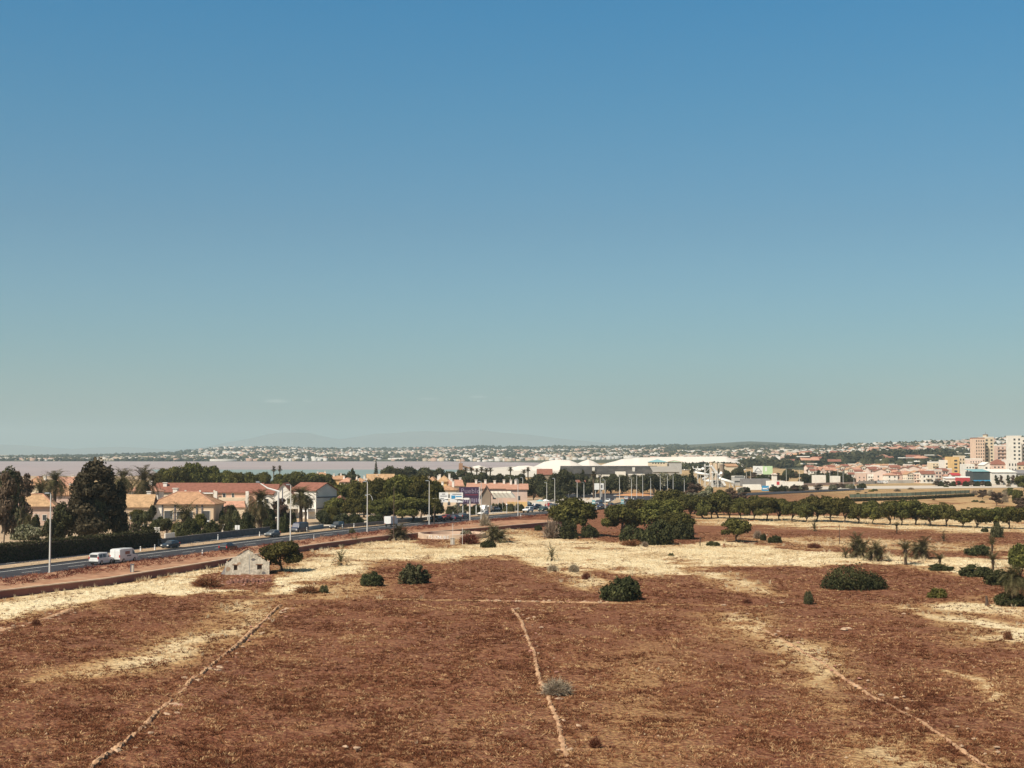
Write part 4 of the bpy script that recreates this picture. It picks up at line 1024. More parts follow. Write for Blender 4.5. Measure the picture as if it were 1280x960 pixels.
for args in (('left', .28, .25, 'low pale stone ridge running from the lower left up to the straw', 1), ('middle', .085, .21, 'thin pale stone ridge running up the middle of the field', 2), ('right', .10, .17, 'thin stone ridge running diagonally across the right field', 3), ('cross', .07, .4, 'short stone ridge crossing the field before the evergreen bush', 4), ('verge', .3, .6, 'rough stone ridge at the left edge of the field', 5)):
    pts = ridge('field_ridge', *args); key = args[0]
    nst = {'left': 66, 'middle': 34, 'right': 46, 'cross': 40, 'verge': 20}[key]
    for _ in range(nst):
        p = random.choice(pts[len(pts)//12:]); o = link('loose_stone', SM[random.randrange(5)]); s = random.uniform(.15, .5)*(1.25 if key == 'left' else 1)
        side = random.gauss(.5 if key != 'right' else .6, .55); o.location = (p.x+side*(1.3 if key == 'right' else 1), p.y+random.gauss(0, .5), s*.1); o.scale = (s, s*.8, s*.7); o.rotation_euler = (0, 0, random.uniform(0, 6.28))
        tag(o, {'left': 'small stone fallen beside the left field ridge', 'middle': 'small stone beside the thin middle ridge', 'right': 'small pale stone beside the diagonal right ridge', 'cross': 'small stone on the ridge crossing before the bush', 'verge': 'small stone at the left field edge ridge'}[key], 'stone', 'stones along the %s ridge' % key)
for px, py, w_, lab in ((446, 937, 15, 'pale flat slab lying on the soil at the bottom left of centre'), (432, 934, 9, 'pale stone beside the flat slab near the bottom'), (524, 780, 7, 'small pale stone alone in the middle field'), (1055, 788, 13, 'pale boulder in the right field below the large dark bush'), (1061, 786, 8, 'smaller stone behind the pale right field boulder'), (1120, 873, 8, 'pinkish upright stone beside the diagonal ridge'), (703, 874, 6, 'white stone below the grey foreground shrub'), (650, 860, 5, 'tiny white stone left of the grey foreground shrub'), (977, 754, 7, 'pale stone at the top of the diagonal ridge'), (1000, 788, 7, 'stone above the diagonal ridge right of the straw strip'), (780, 748, 12, 'flat stone at the foot of the whitish shrub'), (1130, 768, 6, 'pale stone in the red field right of the small shrub'), (905, 757, 7, 'upright pale stone at the upper end of the diagonal ridge'), (1246, 935, 9, 'flat pale stone near the bottom right corner'), (1210, 912, 8, 'pale stone right of the diagonal ridge near the bottom')):
    stone(px, py, w_, lab)
# sparse tiny stones scattered everywhere in the red field
x, y = sample_field(1500, 74, 300, 1.1); mbv = []; mbq = []
oc = np.array([(1,0,0),(0,1,0),(-1,0,0),(0,-1,0),(0,0,.8)]); fq = np.array([(0,1,4),(1,2,4),(2,3,4),(3,0,4)])
s = .03+.09*rng.random(len(x))**2; V = (oc[None]*(1+.3*rng.normal(size=(len(x), 5, 1)))*s[:, None, None]+np.stack([x, y, ground_z(x, y)], 1)[:, None]).reshape(-1, 3); Q = (fq[None]+5*np.arange(len(x))[:, None, None]).reshape(-1, 3)
me = np_mesh('gravel', V, Q); me.materials.append(M['stone']); kind(link('gravel', me), 'stuff')
# ------------------------------------------------------------------ buildings
def panel(mb, face, W_, D_, u, z, w_, h_, off, t=.06):
    """thin box proud of a wall face; u along the face from its middle"""
    if face == 'F': mb.box(u-w_/2, u+w_/2, -D_/2-off-t, -D_/2-off, z, z+h_)
    elif face == 'B': mb.box(u-w_/2, u+w_/2, D_/2+off, D_/2+off+t, z, z+h_)
    elif face == 'R': mb.box(W_/2+off, W_/2+off+t, u-w_/2, u+w_/2, z, z+h_)
    else: mb.box(-W_/2-off-t, -W_/2-off, u-w_/2, u+w_/2, z, z+h_)
def window(root, face, W_, D_, u, z, w_, h_, glass='dark_window', frame='frame_white', fr=.10):
    a = MB()
    for (uu, zz, ww, hh) in ((u, z-fr, w_+2*fr, fr), (u, z+h_, w_+2*fr, fr), (u-w_/2-fr/2, z, fr, h_), (u+w_/2+fr/2, z, fr, h_)): panel(a, face, W_, D_, uu, zz, ww, hh, .003, .09)
    f = a.build('window', M[frame], root)
    g = MB(); panel(g, face, W_, D_, u, z, w_, h_, .003, .03); g.build('pane', M[glass], f)
def slot(root, face, W_, D_, u, z, w_, h_, glass='dark_window', name='window'):
    g = MB(); panel(g, face, W_, D_, u, z, w_, h_, .003, .05); g.build(name, M[glass], root)
def shell(W_, D_, H_, roof, rise):
    mb = MB(); x, y = W_/2, D_/2
    if roof == 'gx':   # ridge along x
        mb.add([(-x,-y,-.5),(x,-y,-.5),(x,y,-.5),(-x,y,-.5),(-x,-y,H_),(x,-y,H_),(x,y,H_),(-x,y,H_),(-x,0,H_+rise),(x,0,H_+rise)], [(0,1,5,4),(2,3,7,6),(1,2,6,9,5),(3,0,4,8,7)])
    elif roof == 'gy':
        mb.add([(-x,-y,-.5),(x,-y,-.5),(x,y,-.5),(-x,y,-.5),(-x,-y,H_),(x,-y,H_),(x,y,H_),(-x,y,H_),(0,-y,H_+rise),(0,y,H_+rise)], [(0,1,5,8,4),(2,3,7,9,6),(1,2,6,5),(3,0,4,7)])
    else: mb.box(-x, x, -y, y, -.5, H_)
    return mb
def roof_mesh(W_, D_, H_, roof, rise, oh=.45, th=.16):
    mb = MB(); x, y = W_/2+oh, D_/2+oh; z = H_+.02
    if roof == 'hip':
        if W_ >= D_: r0, r1 = (-(x-y)*1., 0), ((x-y)*1., 0)
        else: r0, r1 = (0, -(y-x)), (0, y-x)
        vs = [(-x,-y,z),(x,-y,z),(x,y,z),(-x,y,z),(r0[0],r0[1],z+rise),(r1[0],r1[1],z+rise)]
        fs = [(0,1,5,4),(2,3,4,5),(1,2,5),(3,0,4)] if W_ >= D_ else [(0,1,4),(1,2,5,4),(2,3,5),(3,0,4,5)]
        mb.add(vs, fs); mb.box(-x, x, -y, y, z-th, z-.005)
    elif roof in ('gx', 'gy'):
        sl = rise/((D_ if roof == 'gx' else W_)/2); dz = oh*sl
        a, b = (x, y) if roof == 'gx' else (y, x); q = oh*0
        P = [(-a,-b,z-dz),(a,-b,z-dz),(a,0,z+rise),(-a,0,z+rise),(a,b,z-dz),(-a,b,z-dz)]
        P = P+[(p[0], p[1], p[2]+th) for p in P]
        fs = [(6,7,8,9),(9,8,10,11),(0,3,2,1),(3,5,4,2),(0,1,7,6),(5,11,10,4),(1,2,8,7),(2,4,10,8),(0,6,9,3),(3,9,11,5)]
        if roof == 'gy': P = [(-p[1], p[0], p[2]) for p in P]
        mb.add(P, fs)
    elif roof == 'flat':
        x, y = W_/2, D_/2; t = .25
        for b in ((-x-.02, x+.02, -y-.02, -y+t), (-x-.02, x+.02, y-t, y+.02), (-x-.02, -x+t, -y+t, y-t), (x-t, x+.02, -y+t, y-t)): mb.box(*b, H_, H_+rise)
        mb.box(-x+t, x-t, -y+t, y-t, H_, H_+.08)
    elif roof == 'shed':  # slope down to the front
        P = [(-x,-y,z),(x,-y,z),(x,y,z+rise),(-x,y,z+rise)]; P = P+[(p[0], p[1], p[2]+th) for p in P]
        mb.add(P, [(4,5,6,7),(0,3,2,1),(0,1,5,4),(1,2,6,5),(2,3,7,6),(3,0,4,7)])
    return mb
def building(name, label, cat, loc, W_, D_, H_, roof, rise, wm, rm, rz=0, group=None, wins=(), chim=(), door=None, oh=.45, fancy=True):
    root = thing(name, label, cat, loc, rz, group)
    shell(W_, D_, H_, roof, rise).build('wall', M[wm], root)
    rf = roof_mesh(W_, D_, H_, roof, rise, oh).build('roof', M[rm], root)
    if roof == 'hip' and fancy:
        x_, y_, zz = W_/2+oh, D_/2+oh, H_+.06; cm_ = MB(); a_, b_ = ((-(x_-y_), 0), (x_-y_, 0)) if W_ >= D_ else ((0, -(y_-x_)), (0, y_-x_))
        for c_ in ((-x_, -y_), (x_, -y_), (x_, y_), (-x_, y_)):
            e_ = min((a_, b_), key=lambda q: (q[0]-c_[0])**2+(q[1]-c_[1])**2); cm_.tube([(c_[0], c_[1], zz), (e_[0], e_[1], zz+rise)], .14, 5)
        cm_.tube([(a_[0]-.01, a_[1], zz+rise), (b_[0]+.01, b_[1], zz+rise)], .15, 5); cm_.build('ridge_cap', M['tile_pink'], rf)
        MB().box(-x_, x_, -y_-.14, -y_-.003, H_-.14, H_+.04).build('gutter', M['shutter'], rf)
    for (cx, cy, h, s) in chim:
        c = MB().box(cx-s/2, cx+s/2, cy-s/2, cy+s/2, H_-.2, H_+h).box(cx-s*.65, cx+s*.65, cy-s*.65, cy+s*.65, H_+h, H_+h+.15)
        c.build('chimney', M['white_wall'], rf)
    for w_ in wins:
        if fancy: window(root, w_[0], W_, D_, *w_[1:])
        else: slot(root, w_[0], W_, D_, *w_[1:])
    if door: slot(root, door[0], W_, D_, door[1], .02, door[2], door[3], 'shutter', 'door')
    return root
def place_b(name, label, cat, px0, px1, d, ey, ry, D_, roof, wm, rm, rz=0, **k):
    s = d/F; W_ = (px1-px0)*s; H_ = CH-(ey-HY)*s; top = CH-(ry-HY)*s; cx = (atd((px0+px1)/2, HY, d)).x
    return building(name, label, cat, (cx, d+D_/2, 0), W_, D_, H_, roof, max(.2, top-H_), wm, rm, rz, **k), W_, D_, H_

# --- estate on the left, front row
place_b('house', 'leftmost house with orange hip roof behind the first street lamp', 'house', 14, 65, 356, 633, 618, 6.5, 'hip', 'pink_wall', 'tile_yellow', .12, wins=[('F', -1.2, 1.2, .9, 1.5, 'shutter'), ('F', 1.0, 1.2, 1.0, 1.6, 'shutter'), ('F', 3.0, 1.4, .9, 1.3)], chim=[(-2.5, 1, 2.6, .8)], door=('F', -2.8, .9, 2.0))
place_b('house', 'low house with yellow orange roof beside the eucalyptus trees', 'house', 146, 189, 372, 632.5, 619, 7, 'gx', 'beige_wall', 'tile_yellow', .05, wins=[('F', -.6, .9, .8, 1.6), ('F', 1.3, .7, 1.9, 1.9)], chim=[(2.7, 2.2, 3.6, 1.0)], door=('F', 3.0, .8, 2.0))
H3, W3, D3, HH3 = place_b('house', 'house with broad orange hip roof behind the wide garden palm', 'house', 190, 269, 374, 630, 615.5, 11, 'hip', 'beige_wall', 'tile_orange', -.04, wins=[('F', -6.6, 1.0, 1.0, 1.6), ('F', -3.6, .5, 2.2, 2.5), ('F', -.6, .9, 1.6, 1.9), ('F', 2.2, .9, 1.2, 1.8), ('F', 6.4, .4, 1.9, 2.6)], chim=[(-4, 2.5, 3.9, 1.2)], door=('F', 4.5, 1.0, 2.1))  # largest dark panes stand in for the shade of porch recesses
for u in (-5.2, -1.9, 3.9, 5.3): MB().box(u-.16, u+.16, -D3/2-.2, -D3/2-.004, 0, HH3-.02).build('downpipe', M['grey_ink'], H3)
MB().box(-8.1, -5.35, -D3/2-.09, -D3/2-.004, .1, HH3-.2).build('white_bay', M['white_wall'], H3)
MB().box(-4.9, -2.2, -D3/2-1.8, -D3/2-.21, 0, .9).build('porch_wall', M['white_wall'], H3)
o, W_, D_, H_ = place_b('terrace_house', 'long terrace with red tiled roof behind the hip roofed house', 'house', 193, 272, 432, 614.5, 604.5, 11, 'gx', 'cream_wall', 'tile_red', 0, wins=[('F', 1.5, 3.6, 2.4, 1.6), ('F', 6, 3.6, 2.2, 1.6), ('F', -4, 3.6, 1.2, 1.4)], chim=[(-7, -2, 2.6, 1.1)])
MB().box(.2, 9.3, -D_/2-1.6, -D_/2-.2, 3.0, 4.5).build('balcony', M['white_wall'], o)
MB().box(.2, 9.3, -D_/2-2.0, -D_/2-.21, H_-.55, H_-.25).build('awning_beam', M['white_paint'], o)
for u in (.4, 4.8, 9.1): MB().box(u-.25, u+.25, -D_/2-2.0, -D_/2-1.61, 0, H_+.5).build('pillar', M['white_wall'], o)
o, W_, D_, H_ = place_b('terrace_house', 'salmon terrace house with white pillars and tiled porch beside the grey palm', 'house', 272, 325, 424, 615, 604.8, 10, 'gx', 'salmon_wall', 'tile_red', 0, wins=[('F', -1.6, 5.0, .6, 1.2), ('F', -4.2, 5.0, .8, 1.1)])
MB().box(-W_/2+.2, W_/2-3.8, -D_/2-1.5, -D_/2-.01, 3.9, 5.0).build('balcony', M['cream_wall'], o)
for u in (-W_/2-.1, W_/2-3.4): MB().box(u-.45, u+.45, -D_/2-1.9, -D_/2-.9, 0, H_+.3).build('pillar', M['white_wall'], o)
pr = MB(); pr.add([(-W_/2+.1, -D_/2-5.2, 2.4), (W_/2-3.2, -D_/2-5.2, 2.4), (W_/2-4.2, -D_/2-1.95, 4.0), (-W_/2+.6, -D_/2-1.95, 4.0), (-W_/2+.1, -D_/2-5.2, 2.2), (W_/2-3.2, -D_/2-5.2, 2.2), (W_/2-4.2, -D_/2-1.95, 3.8), (-W_/2+.6, -D_/2-1.95, 3.8)], [(0,1,2,3),(7,6,5,4),(0,4,5,1),(1,5,6,2),(3,2,6,7),(0,3,7,4)])
pr.build('porch_roof', M['tile_pink'], o); MB().box(-W_/2+.5, W_/2-3.6, -D_/2-4.8, -D_/2-2, -.3, 2.18).build('porch_wall', M['cream_wall'], o)
o, W_, D_, H_ = place_b('terrace_house', 'low end unit of the terrace with small red roof beside the roof arm lamp', 'house', 322, 345, 420, 617, 606, 9, 'gx', 'white_wall', 'tile_red', 0, wins=[('F', 0, 3.4, 1.2, 1.3)])
o, W_, D_, H_ = place_b('gabled_house', 'white house with front gable and red roof behind the rusty palm', 'house', 343, 366, 392, 617, 604.5, 9, 'gy', 'white_wall', 'tile_red', 0, wins=[('F', 1.5, 4.4, .8, 1.3), ('F', -1.2, 1.0, 1.2, 1.4)])
MB().box(-W_/2, W_/2+4, -D_/2-1.4, -D_/2-.01, 2.9, 3.9).build('balcony', M['white_wall'], o)
o, W_, D_, H_ = place_b('white_house', 'three storey white house with grey striped side wall beside the dark pines', 'house', 367, 414, 391, 612.5, 604, 7.5, 'gx', 'white_wall', 'tile_red', -.72, wins=[('F', 0, 4.2, 1.2, 1.3), ('F', 3, 4.2, 1.2, 1.3), ('F', 1.2, 1.0, 1.6, 1.6), ('R', 1.6, 4.6, .9, 1.1)])
for z in (2.9, 5.9): s_ = MB(); panel(s_, 'R', W_, D_, 0, z, D_*.96, .32, .004, .12); s_.build('band', M['grey_ink'], o)
MB().box(W_/2-3.6, W_/2-.3, -D_/2-2.6, -D_/2-.01, 2.2, 3.0).box(W_/2-3.5, W_/2-3.2, -D_/2-2.5, -D_/2-2.2, -.3, 2.2).box(W_/2-.7, W_/2-.4, -D_/2-2.5, -D_/2-2.2, -.3, 2.2).build('porch', M['white_paint'], o)
place_b('annex', 'small white annex with a red roof right of the striped white house', 'house', 418, 431, 398, 627, 620, 5, 'hip', 'white_wall', 'tile_red', 0, wins=[('F', -.6, 1.1, .8, 1.1)])
for i, (a, b, d, ey, ry, wm, rm, lab) in enumerate(((70, 92, 430, 606, 597, 'pink_wall', 'tile_pink', 'pinkish house with tiled roof behind the reddish palm'), (34, 56, 420, 606, 596, 'cream_wall', 'tile_orange', 'small house with chimney behind the leftmost orange roof'), (64, 92, 400, 618, 608, 'pink_wall', 'tile_orange', 'low tiled house between the palm and the eucalyptus'), (160, 198, 420, 614, 607, 'white_wall', 'tile_pink', 'white walled house between the trunks of the palm trio'), (-40, 20, 380, 640, 622, 'pink_wall', 'tile_orange', 'house cut by the left edge of the picture'))):
    place_b('house', lab, 'house', a, b, d, ey, ry, 7, ('gx', 'hip')[i % 2], wm, rm, (.1, -.15, .2, 0, .1)[i], wins=[('F', -1, 1.2, 1, 1.2), ('F', 1.4, 1.2, 1, 1.2)], chim=[(1.2, 1, 2.8, .8)])
# ochre houses near the lake
for i, (a, b, d, ey, ry, wm, rm, lab) in enumerate(((386,414,690,596,590.5,'ochre_wall','tile_orange','ochre house with orange roof at the left end of the lakeside row'),(412,428,660,599,595,'ochre_wall','tile_orange','narrow ochre house second in the lakeside row'),(426,441,650,602,597,'cream_wall','tile_pink','cream house third in the lakeside row'),(440,458,650,602,597.5,'pink_wall','tile_orange','pink house in the middle of the lakeside row'),(458,491,640,600.5,593,'ochre_wall','tile_yellow','large orange hip roofed house at the right end of the lakeside row'),
   (533,548,520,604,596,'ochre_wall','tile_orange','left ochre house above the white gantry sign'),(547,562,500,602,594.5,'ochre_wall','tile_yellow','ochre house with highest roof above the gantry signs'),(561,576,490,607,600.5,'cream_wall','tile_pink','cream house with pink roof beside the dark billboard'),(545,572,470,612,607,'cream_wall','tile_orange','low porch house just above the gantry signs'),(440,462,600,606,602,'beige_wall','tile_pink','low beige roof in front of the lakeside row'))):
    place_b('house', lab, 'house', a, b, d, ey, ry, 9, ('hip', 'gx', 'hip')[i % 3], wm, rm, (0, .15, -.1)[i % 3], wins=[('F', -1.2, 3.4, .9, 1.2), ('F', 1.2, 3.4, .9, 1.2), ('F', -1.2, 1, .9, 1.2), ('F', 1.2, 1, .9, 1.2)], chim=[(-1.5, -1, 2.4, .7), (1.8, 1, 2.6, .7)], fancy=False)
# beige terrace behind the billboard
o, W_, D_, H_ = place_b('terrace_house', 'beige terrace with row of chimneys and flat parapet behind the car park', 'house', 584, 636, 452, 611, 605, 10, 'shed', 'pink_wall', 'tile_pink', 0, chim=[(-4, 4, 2.6, .7), (-1, 4, 2.6, .7), (2, 4, 2.4, .7), (5, 4, 2.6, .7)], wins=[('F', -2, 3.6, 1, 1.2), ('F', 2, 3.6, 1, 1.2)], fancy=False)
o, W_, D_, H_ = place_b('terrace_house', 'right end house of the beige terrace with yellow lower wall', 'house', 634, 659, 448, 612, 606, 10, 'shed', 'pink_wall', 'tile_pink', 0, chim=[(-2, 4, 2.8, .7), (-.5, 4, 2.8, .7)], wins=[('F', .6, 3.4, .7, 1.3), ('F', 2.2, 1.0, 1, 1.4)], fancy=False)
MB().box(-W_/2, W_/2, -D_/2-.5, -D_/2-.01, .5, 2.9).build('lower_wall', M['ochre_wall'], o)
place_b('gable_end_house', 'brown gable end wall beside the dark billboard', 'house', 602, 613, 430, 617, 608, 12, 'gy', 'brown_wall', 'tile_pink', 0)
for i in range(5):
    d = 440; x = atd(617+i*5.2, HY, d).x; t = thing('awning', 'slanted cream awning number %s from the left on the beige terrace' % ('one', 'two', 'three', 'four', 'five')[i], 'awning', (x, d, 0)); z = CH-(616-HY)*d/F
    t['label'] = ('leftmost slanted cream awning', 'slanted cream awning next to the leftmost one', 'middle slanted cream awning', 'slanted cream awning right of the middle', 'rightmost slanted cream awning')[i]+' on the beige terrace'
    MB().add([(-1.3,0,z),(.2,0,z),(1.6,0,z-1.5),(.1,0,z-1.5),(-1.3,2,z+.5),(.2,2,z+.5),(1.6,2,z-1),(.1,2,z-1)], [(0,3,2,1),(4,5,6,7),(0,1,5,4),(1,2,6,5),(2,3,7,6),(3,0,4,7)]).build('canvas', M['awning'], t); MB().tube([(1.5, 0, 0), (1.5, 0, z-1.5)], .05, 5).build('post', M['metal_pole'], t)
place_b('red_roof_house', 'maroon roofed house between trees before the salt heaps', 'house', 672, 690, 880, 593, 586.5, 12, 'gx', 'brown_wall', 'tile_red', 0)
place_b('white_block', 'pale flat building behind the left part of the big tree clump', 'building', 712, 721, 640, 606, 604, 8, 'flat', 'white_wall', 'grey_roof', 0)
place_b('red_shed', 'dark red building between pale ones behind the broad pine', 'building', 721, 731, 640, 603, 600.5, 8, 'gx', 'brown_wall', 'tile_red', 0)
place_b('white_block', 'pale building left of the white hoarding', 'building', 735, 742, 620, 605, 603.5, 8, 'flat', 'white_wall', 'grey_roof', 0)
# --- salt works
def heap(label, px, d, w0, name='salt_heap'):
    n = len(px); root = thing(name, label, 'salt heap', (0, 0, 0)); xs_ = np.linspace(px[0][0], px[-1][0], max(24, int((px[-1][0]-px[0][0])*1.2))); zt = np.interp(xs_, [p[0] for p in px], [CH-(p[1]-HY)*d/F for p in px]); xw = (xs_-640)/F*d
    vs = []; K = 11
    for x, z in zip(xw, zt):
        for j in range(K):
            f = j/(K-1)*2-1; pr_ = min(1, (1-abs(f))*1.7); hgt = z*pr_*(1+.05*(fbm(np.array([x/7+5]), np.array([f*3.+d]), 3)[0]-.5)); vs.append((x, d+f*w0, max(-.5, hgt-.3)))
    m_ = len(xs_); fs = [(i*K+j, i*K+j+1, (i+1)*K+j+1, (i+1)*K+j) for i in range(m_-1) for j in range(K-1)]
    MB().add(vs, [f[::-1] for f in fs]).build('salt', M['salt'], root, smooth=True)
heap('broad white salt heap left of the pointed one', [(664,584),(672,581),(680,577),(690,575),(700,574.2),(712,575),(720,578),(730,583)], 1520, 24)
heap('pointed conical white salt heap', [(712,584),(720,580),(728,576.5),(735,574),(741,576),(748,580),(758,584)], 1560, 20)
heap('very long flat topped white salt heap', [(746,583),(760,578.5),(770,576),(778,573.5),(790,573),(796,571.5),(830,571),(870,570.5),(905,570.3),(915,574),(926,580)], 1600, 34)
heap('small low salt heap at the left of the salt flat', [(586,585),(592,582.5),(599,581.3),(606,583.2),(610,585)], 1500, 10)
heap('low salt heap left of the broad one', [(640,584.5),(648,582),(660,581.6),(672,583.5),(678,585)], 1490, 9)
o, W_, D_, H_ = place_b('salt_shed', 'long dark corrugated salt shed below the white heaps', 'building', 703, 822, 1060, 592, 582.8, 30, 'gx', 'shed_grey', 'shed_grey', 0, oh=1)
for u in (-12, 18): MB().box(u-.9, u+.9, -11, -8, H_+1.5, H_+4.6).build('dormer', M['white_wall'], o)
place_b('shed_wing', 'pale wing at the right end of the dark salt shed', 'building', 817, 849, 1050, 590, 583.5, 24, 'shed', 'shed_pale', 'shed_pale', 0)
place_b('office_block', 'building with blue hip roof in front of the long salt heap', 'building', 812, 834, 1250, 577.5, 574, 16, 'hip', 'cream_wall', 'teal_paint', 0, wins=[('F', i*2.4, 9.0, 1.2, 1.2) for i in range(-2, 3)], fancy=False)
place_b('office_wing', 'low green roofed wing beside the blue roofed building', 'building', 836, 852, 1250, 577.5, 575.5, 12, 'hip', 'grey_wall', 'green_net', 0)
for a, b, d, y0, lab in ((746, 768, 1000, 594.5, 'low white shed in front of the dark salt shed, left one'), (770, 782, 980, 590.5, 'taller white shed in front of the dark salt shed'), (786, 806, 980, 593.5, 'long low pale green shed in front of the dark salt shed')):
    place_b('low_shed', lab, 'building', a, b, d, y0, y0-1, 8, 'flat', 'white_wall' if a < 780 else 'shed_pale', 'white_wall', 0)
# dredger / conveyor on the salt flat
t = thing('salt_crane', 'dark conveyor machine standing on the salt flat', 'machine', (atd(576, HY, 1480).x, 1480, 0)); MB().box(-2, 2, -2, 2, 0, 8).build('cabin', M['rust'], t); MB().tube([(-2, 0, 6), (14, 0, 1.5)], .8, 6).build('boom', M['rust'], t); MB().tube([(0, 0, 8), (0, 0, 13)], .4, 5).build('mast', M['rust'], t)

# --- commercial strip
def hoarding(label, px0, px1, d, y0, y1, bm, cat='billboard', posts=2, name='billboard', facing=0):
    s = d/F; cx = atd((px0+px1)/2, HY, d).x; W_ = (px1-px0)*s; zt = CH-(y0-HY)*s; zb = CH-(y1-HY)*s; root = thing(name, label, cat, (cx, d, 0), facing)
    MB().box(-W_/2, W_/2, -.12, .12, zb, zt).build('board', M[bm], root)
    for i in range(posts):
        u = (-.32+.64*i/max(1, posts-1))*W_ if posts > 1 else 0
        MB().tube([(u, .3, -.3), (u, .3, zt-.3)], .14, 6).build('post', M['metal_pole'], root)
    return root, W_, zb, zt
def text_part(root, txt, x, y, z, size, m, name='lettering', rx=math.pi/2, ext=.01, rz=0):
    cu = bpy.data.curves.new('t', 'FONT'); cu.body = txt; cu.size = size; cu.extrude = ext; cu.align_x = 'CENTER'; cu.resolution_u = 2; cu.space_character = 1.05
    ob = bpy.data.objects.new('t', cu); C.objects.link(ob); dg = bpy.context.evaluated_depsgraph_get(); me = bpy.data.meshes.new_from_object(ob.evaluated_get(dg)); bpy.data.objects.remove(ob)
    me.materials.clear(); me.materials.append(M[m]); o = link(name, me, root, (x, y, z)); o.rotation_euler = (rx, 0, rz); return o
b_, w_, zb, zt = hoarding('white and pale green billboard with a triangle sign above the yard', 941, 965.5, 970, 582.5, 593, 'white_paint', posts=3)
MB().box(0, w_/2-.02, -.17, -.125, zb+.02, zt-.02).build('green_panel', M['green_sign'], b_); MB().box(w_*.12, w_*.2, -.2, -.172, zb+2.2, zt-.8).build('pale_figure', M['white_paint'], b_)
tri = MB()
for p, q in (((-.42, .35), (-.25, .82)), ((-.25, .82), (-.06, .35)), ((-.06, .35), (-.42, .35))): tri.tube([(p[0]*w_, -.2, zb+p[1]*(zt-zb)), (q[0]*w_, -.2, zb+q[1]*(zt-zb))], .13, 4)
tri.build('triangle_mark', M['grey_ink'], b_); MB().box(-.44*w_, -.05*w_, -.2, -.125, zb+.8, zb+1.15).build('caption_bar', M['grey_ink'], b_)
b_, w_, zb, zt = hoarding('blue sign board with a white band before the commercial strip', 952, 960.5, 690, 607, 614, 'blue_sign', 'sign', 2, 'blue_sign')
MB().box(-w_*.40, w_*.40, -.2, -.125, zb+1.0, zb+1.6).box(w_*.28, w_*.40, -.2, -.125, zb+.75, zb+1.85).build('white_band', M['white_paint'], b_)
b_, w_, zb, zt = hoarding('white hoarding with faint print by the roundabout', 742, 754.5, 585, 604, 612, 'white_paint')
MB().box(w_*.22, w_*.36, -.2, -.125, zb+.7, zt-.6).build('print', M['grey_ink'], b_)
def row_wins(W_, n, z, w_, h): return [('F', (-.5+(i+.5)/n)*W_, z, w_, h) for i in range(n)]
place_b('low_white_wall', 'low white boundary building left of the blue sign', 'building', 930, 951, 712, 606, 605.6, 5, 'flat', 'white_wall', 'white_wall', 0)
place_b('grey_hall', 'dark grey hall behind the low white building', 'building', 929, 962, 780, 600, 598.5, 12, 'flat', 'grey_roof', 'grey_roof', 0)
place_b('shop', 'white shop with a red panel right of the blue sign', 'building', 961, 981, 735, 602, 601.2, 9, 'flat', 'white_wall', 'white_wall', 0, wins=[('F', -2.3, 1.2, 1.4, .9), ('F', 2.4, .8, .7, 1.2)], fancy=False)
place_b('shop', 'long white shop stretching right of the red panel', 'building', 981, 1004, 745, 603, 602.3, 9, 'flat', 'white_wall', 'white_wall', 0, wins=[('F', 0, 1.2, 1.0, .8)], fancy=False)
t = hoarding('red panel on the white shop front', 970.5, 974, 733, 601.8, 606, 'red_paint', 'sign', 1, 'red_sign')
place_b('pink_wall_block', 'pinkish low wall below the white shop', 'wall', 962, 973, 705, 609.5, 609.2, 2, 'flat', 'pink_wall', 'pink_wall', 0)
place_b('grey_building', 'grey two storey building with white bands near the slides', 'building', 917, 931, 800, 596, 595, 9, 'flat', 'grey_wall', 'white_wall', 0, wins=[('F', 0, 4.6, 5.4, .7), ('F', 0, 1.9, 5.4, .8)], fancy=False)
place_b('white_shed', 'white shed left of the dark yard trees', 'building', 1018, 1032, 830, 595, 594, 8, 'flat', 'white_wall', 'white_wall', 0)
place_b('white_shed', 'white shed right of the dark yard trees', 'building', 1041, 1050, 830, 596, 595, 8, 'flat', 'white_wall', 'white_wall', 0)
place_b('white_tank', 'white rounded tank house behind the billboard', 'building', 966, 971, 880, 593, 591.5, 5, 'hip', 'white_wall', 'white_wall', 0)
place_b('orange_shed', 'low building with orange roof behind the slides', 'building', 908, 922, 1000, 583, 580, 10, 'shed', 'cream_wall', 'tile_orange', 0)
place_b('pale_block', 'pale block with grey side behind the slides', 'building', 892, 903, 1020, 579.5, 578.8, 10, 'flat', 'cream_wall', 'cream_wall', 0)
place_b('turquoise_block', 'small turquoise building at the end of the salt heap', 'building', 926, 932, 2200, 573.5, 572.5, 10, 'flat', 'teal_paint', 'white_wall', 0)
for i, (px, y0, y1, r, lab) in enumerate(((889, 578, 593, 1.2, 'left and tallest beige tower silo behind the slides'), (895.5, 579, 592, 1.0, 'slim beige tower silo in the middle behind the slides'), (902, 580.5, 594, 1.5, 'thick brown tower silo right behind the slides'))):
    d = 930; p = atd(px, HY, d); zt = CH-(y0-HY)*d/F; t = thing('tower_silo', lab, 'silo', (p.x, d, 0)); MB().tube([(0, 0, -.3), (0, 0, zt)], r, 10).build('shaft', M['beige_wall' if i < 2 else 'brown_wall'], t); MB().tube([(0, 0, zt+.01), (0, 0, zt+.5)], r*1.2, 10).build('cap', M['concrete'], t)
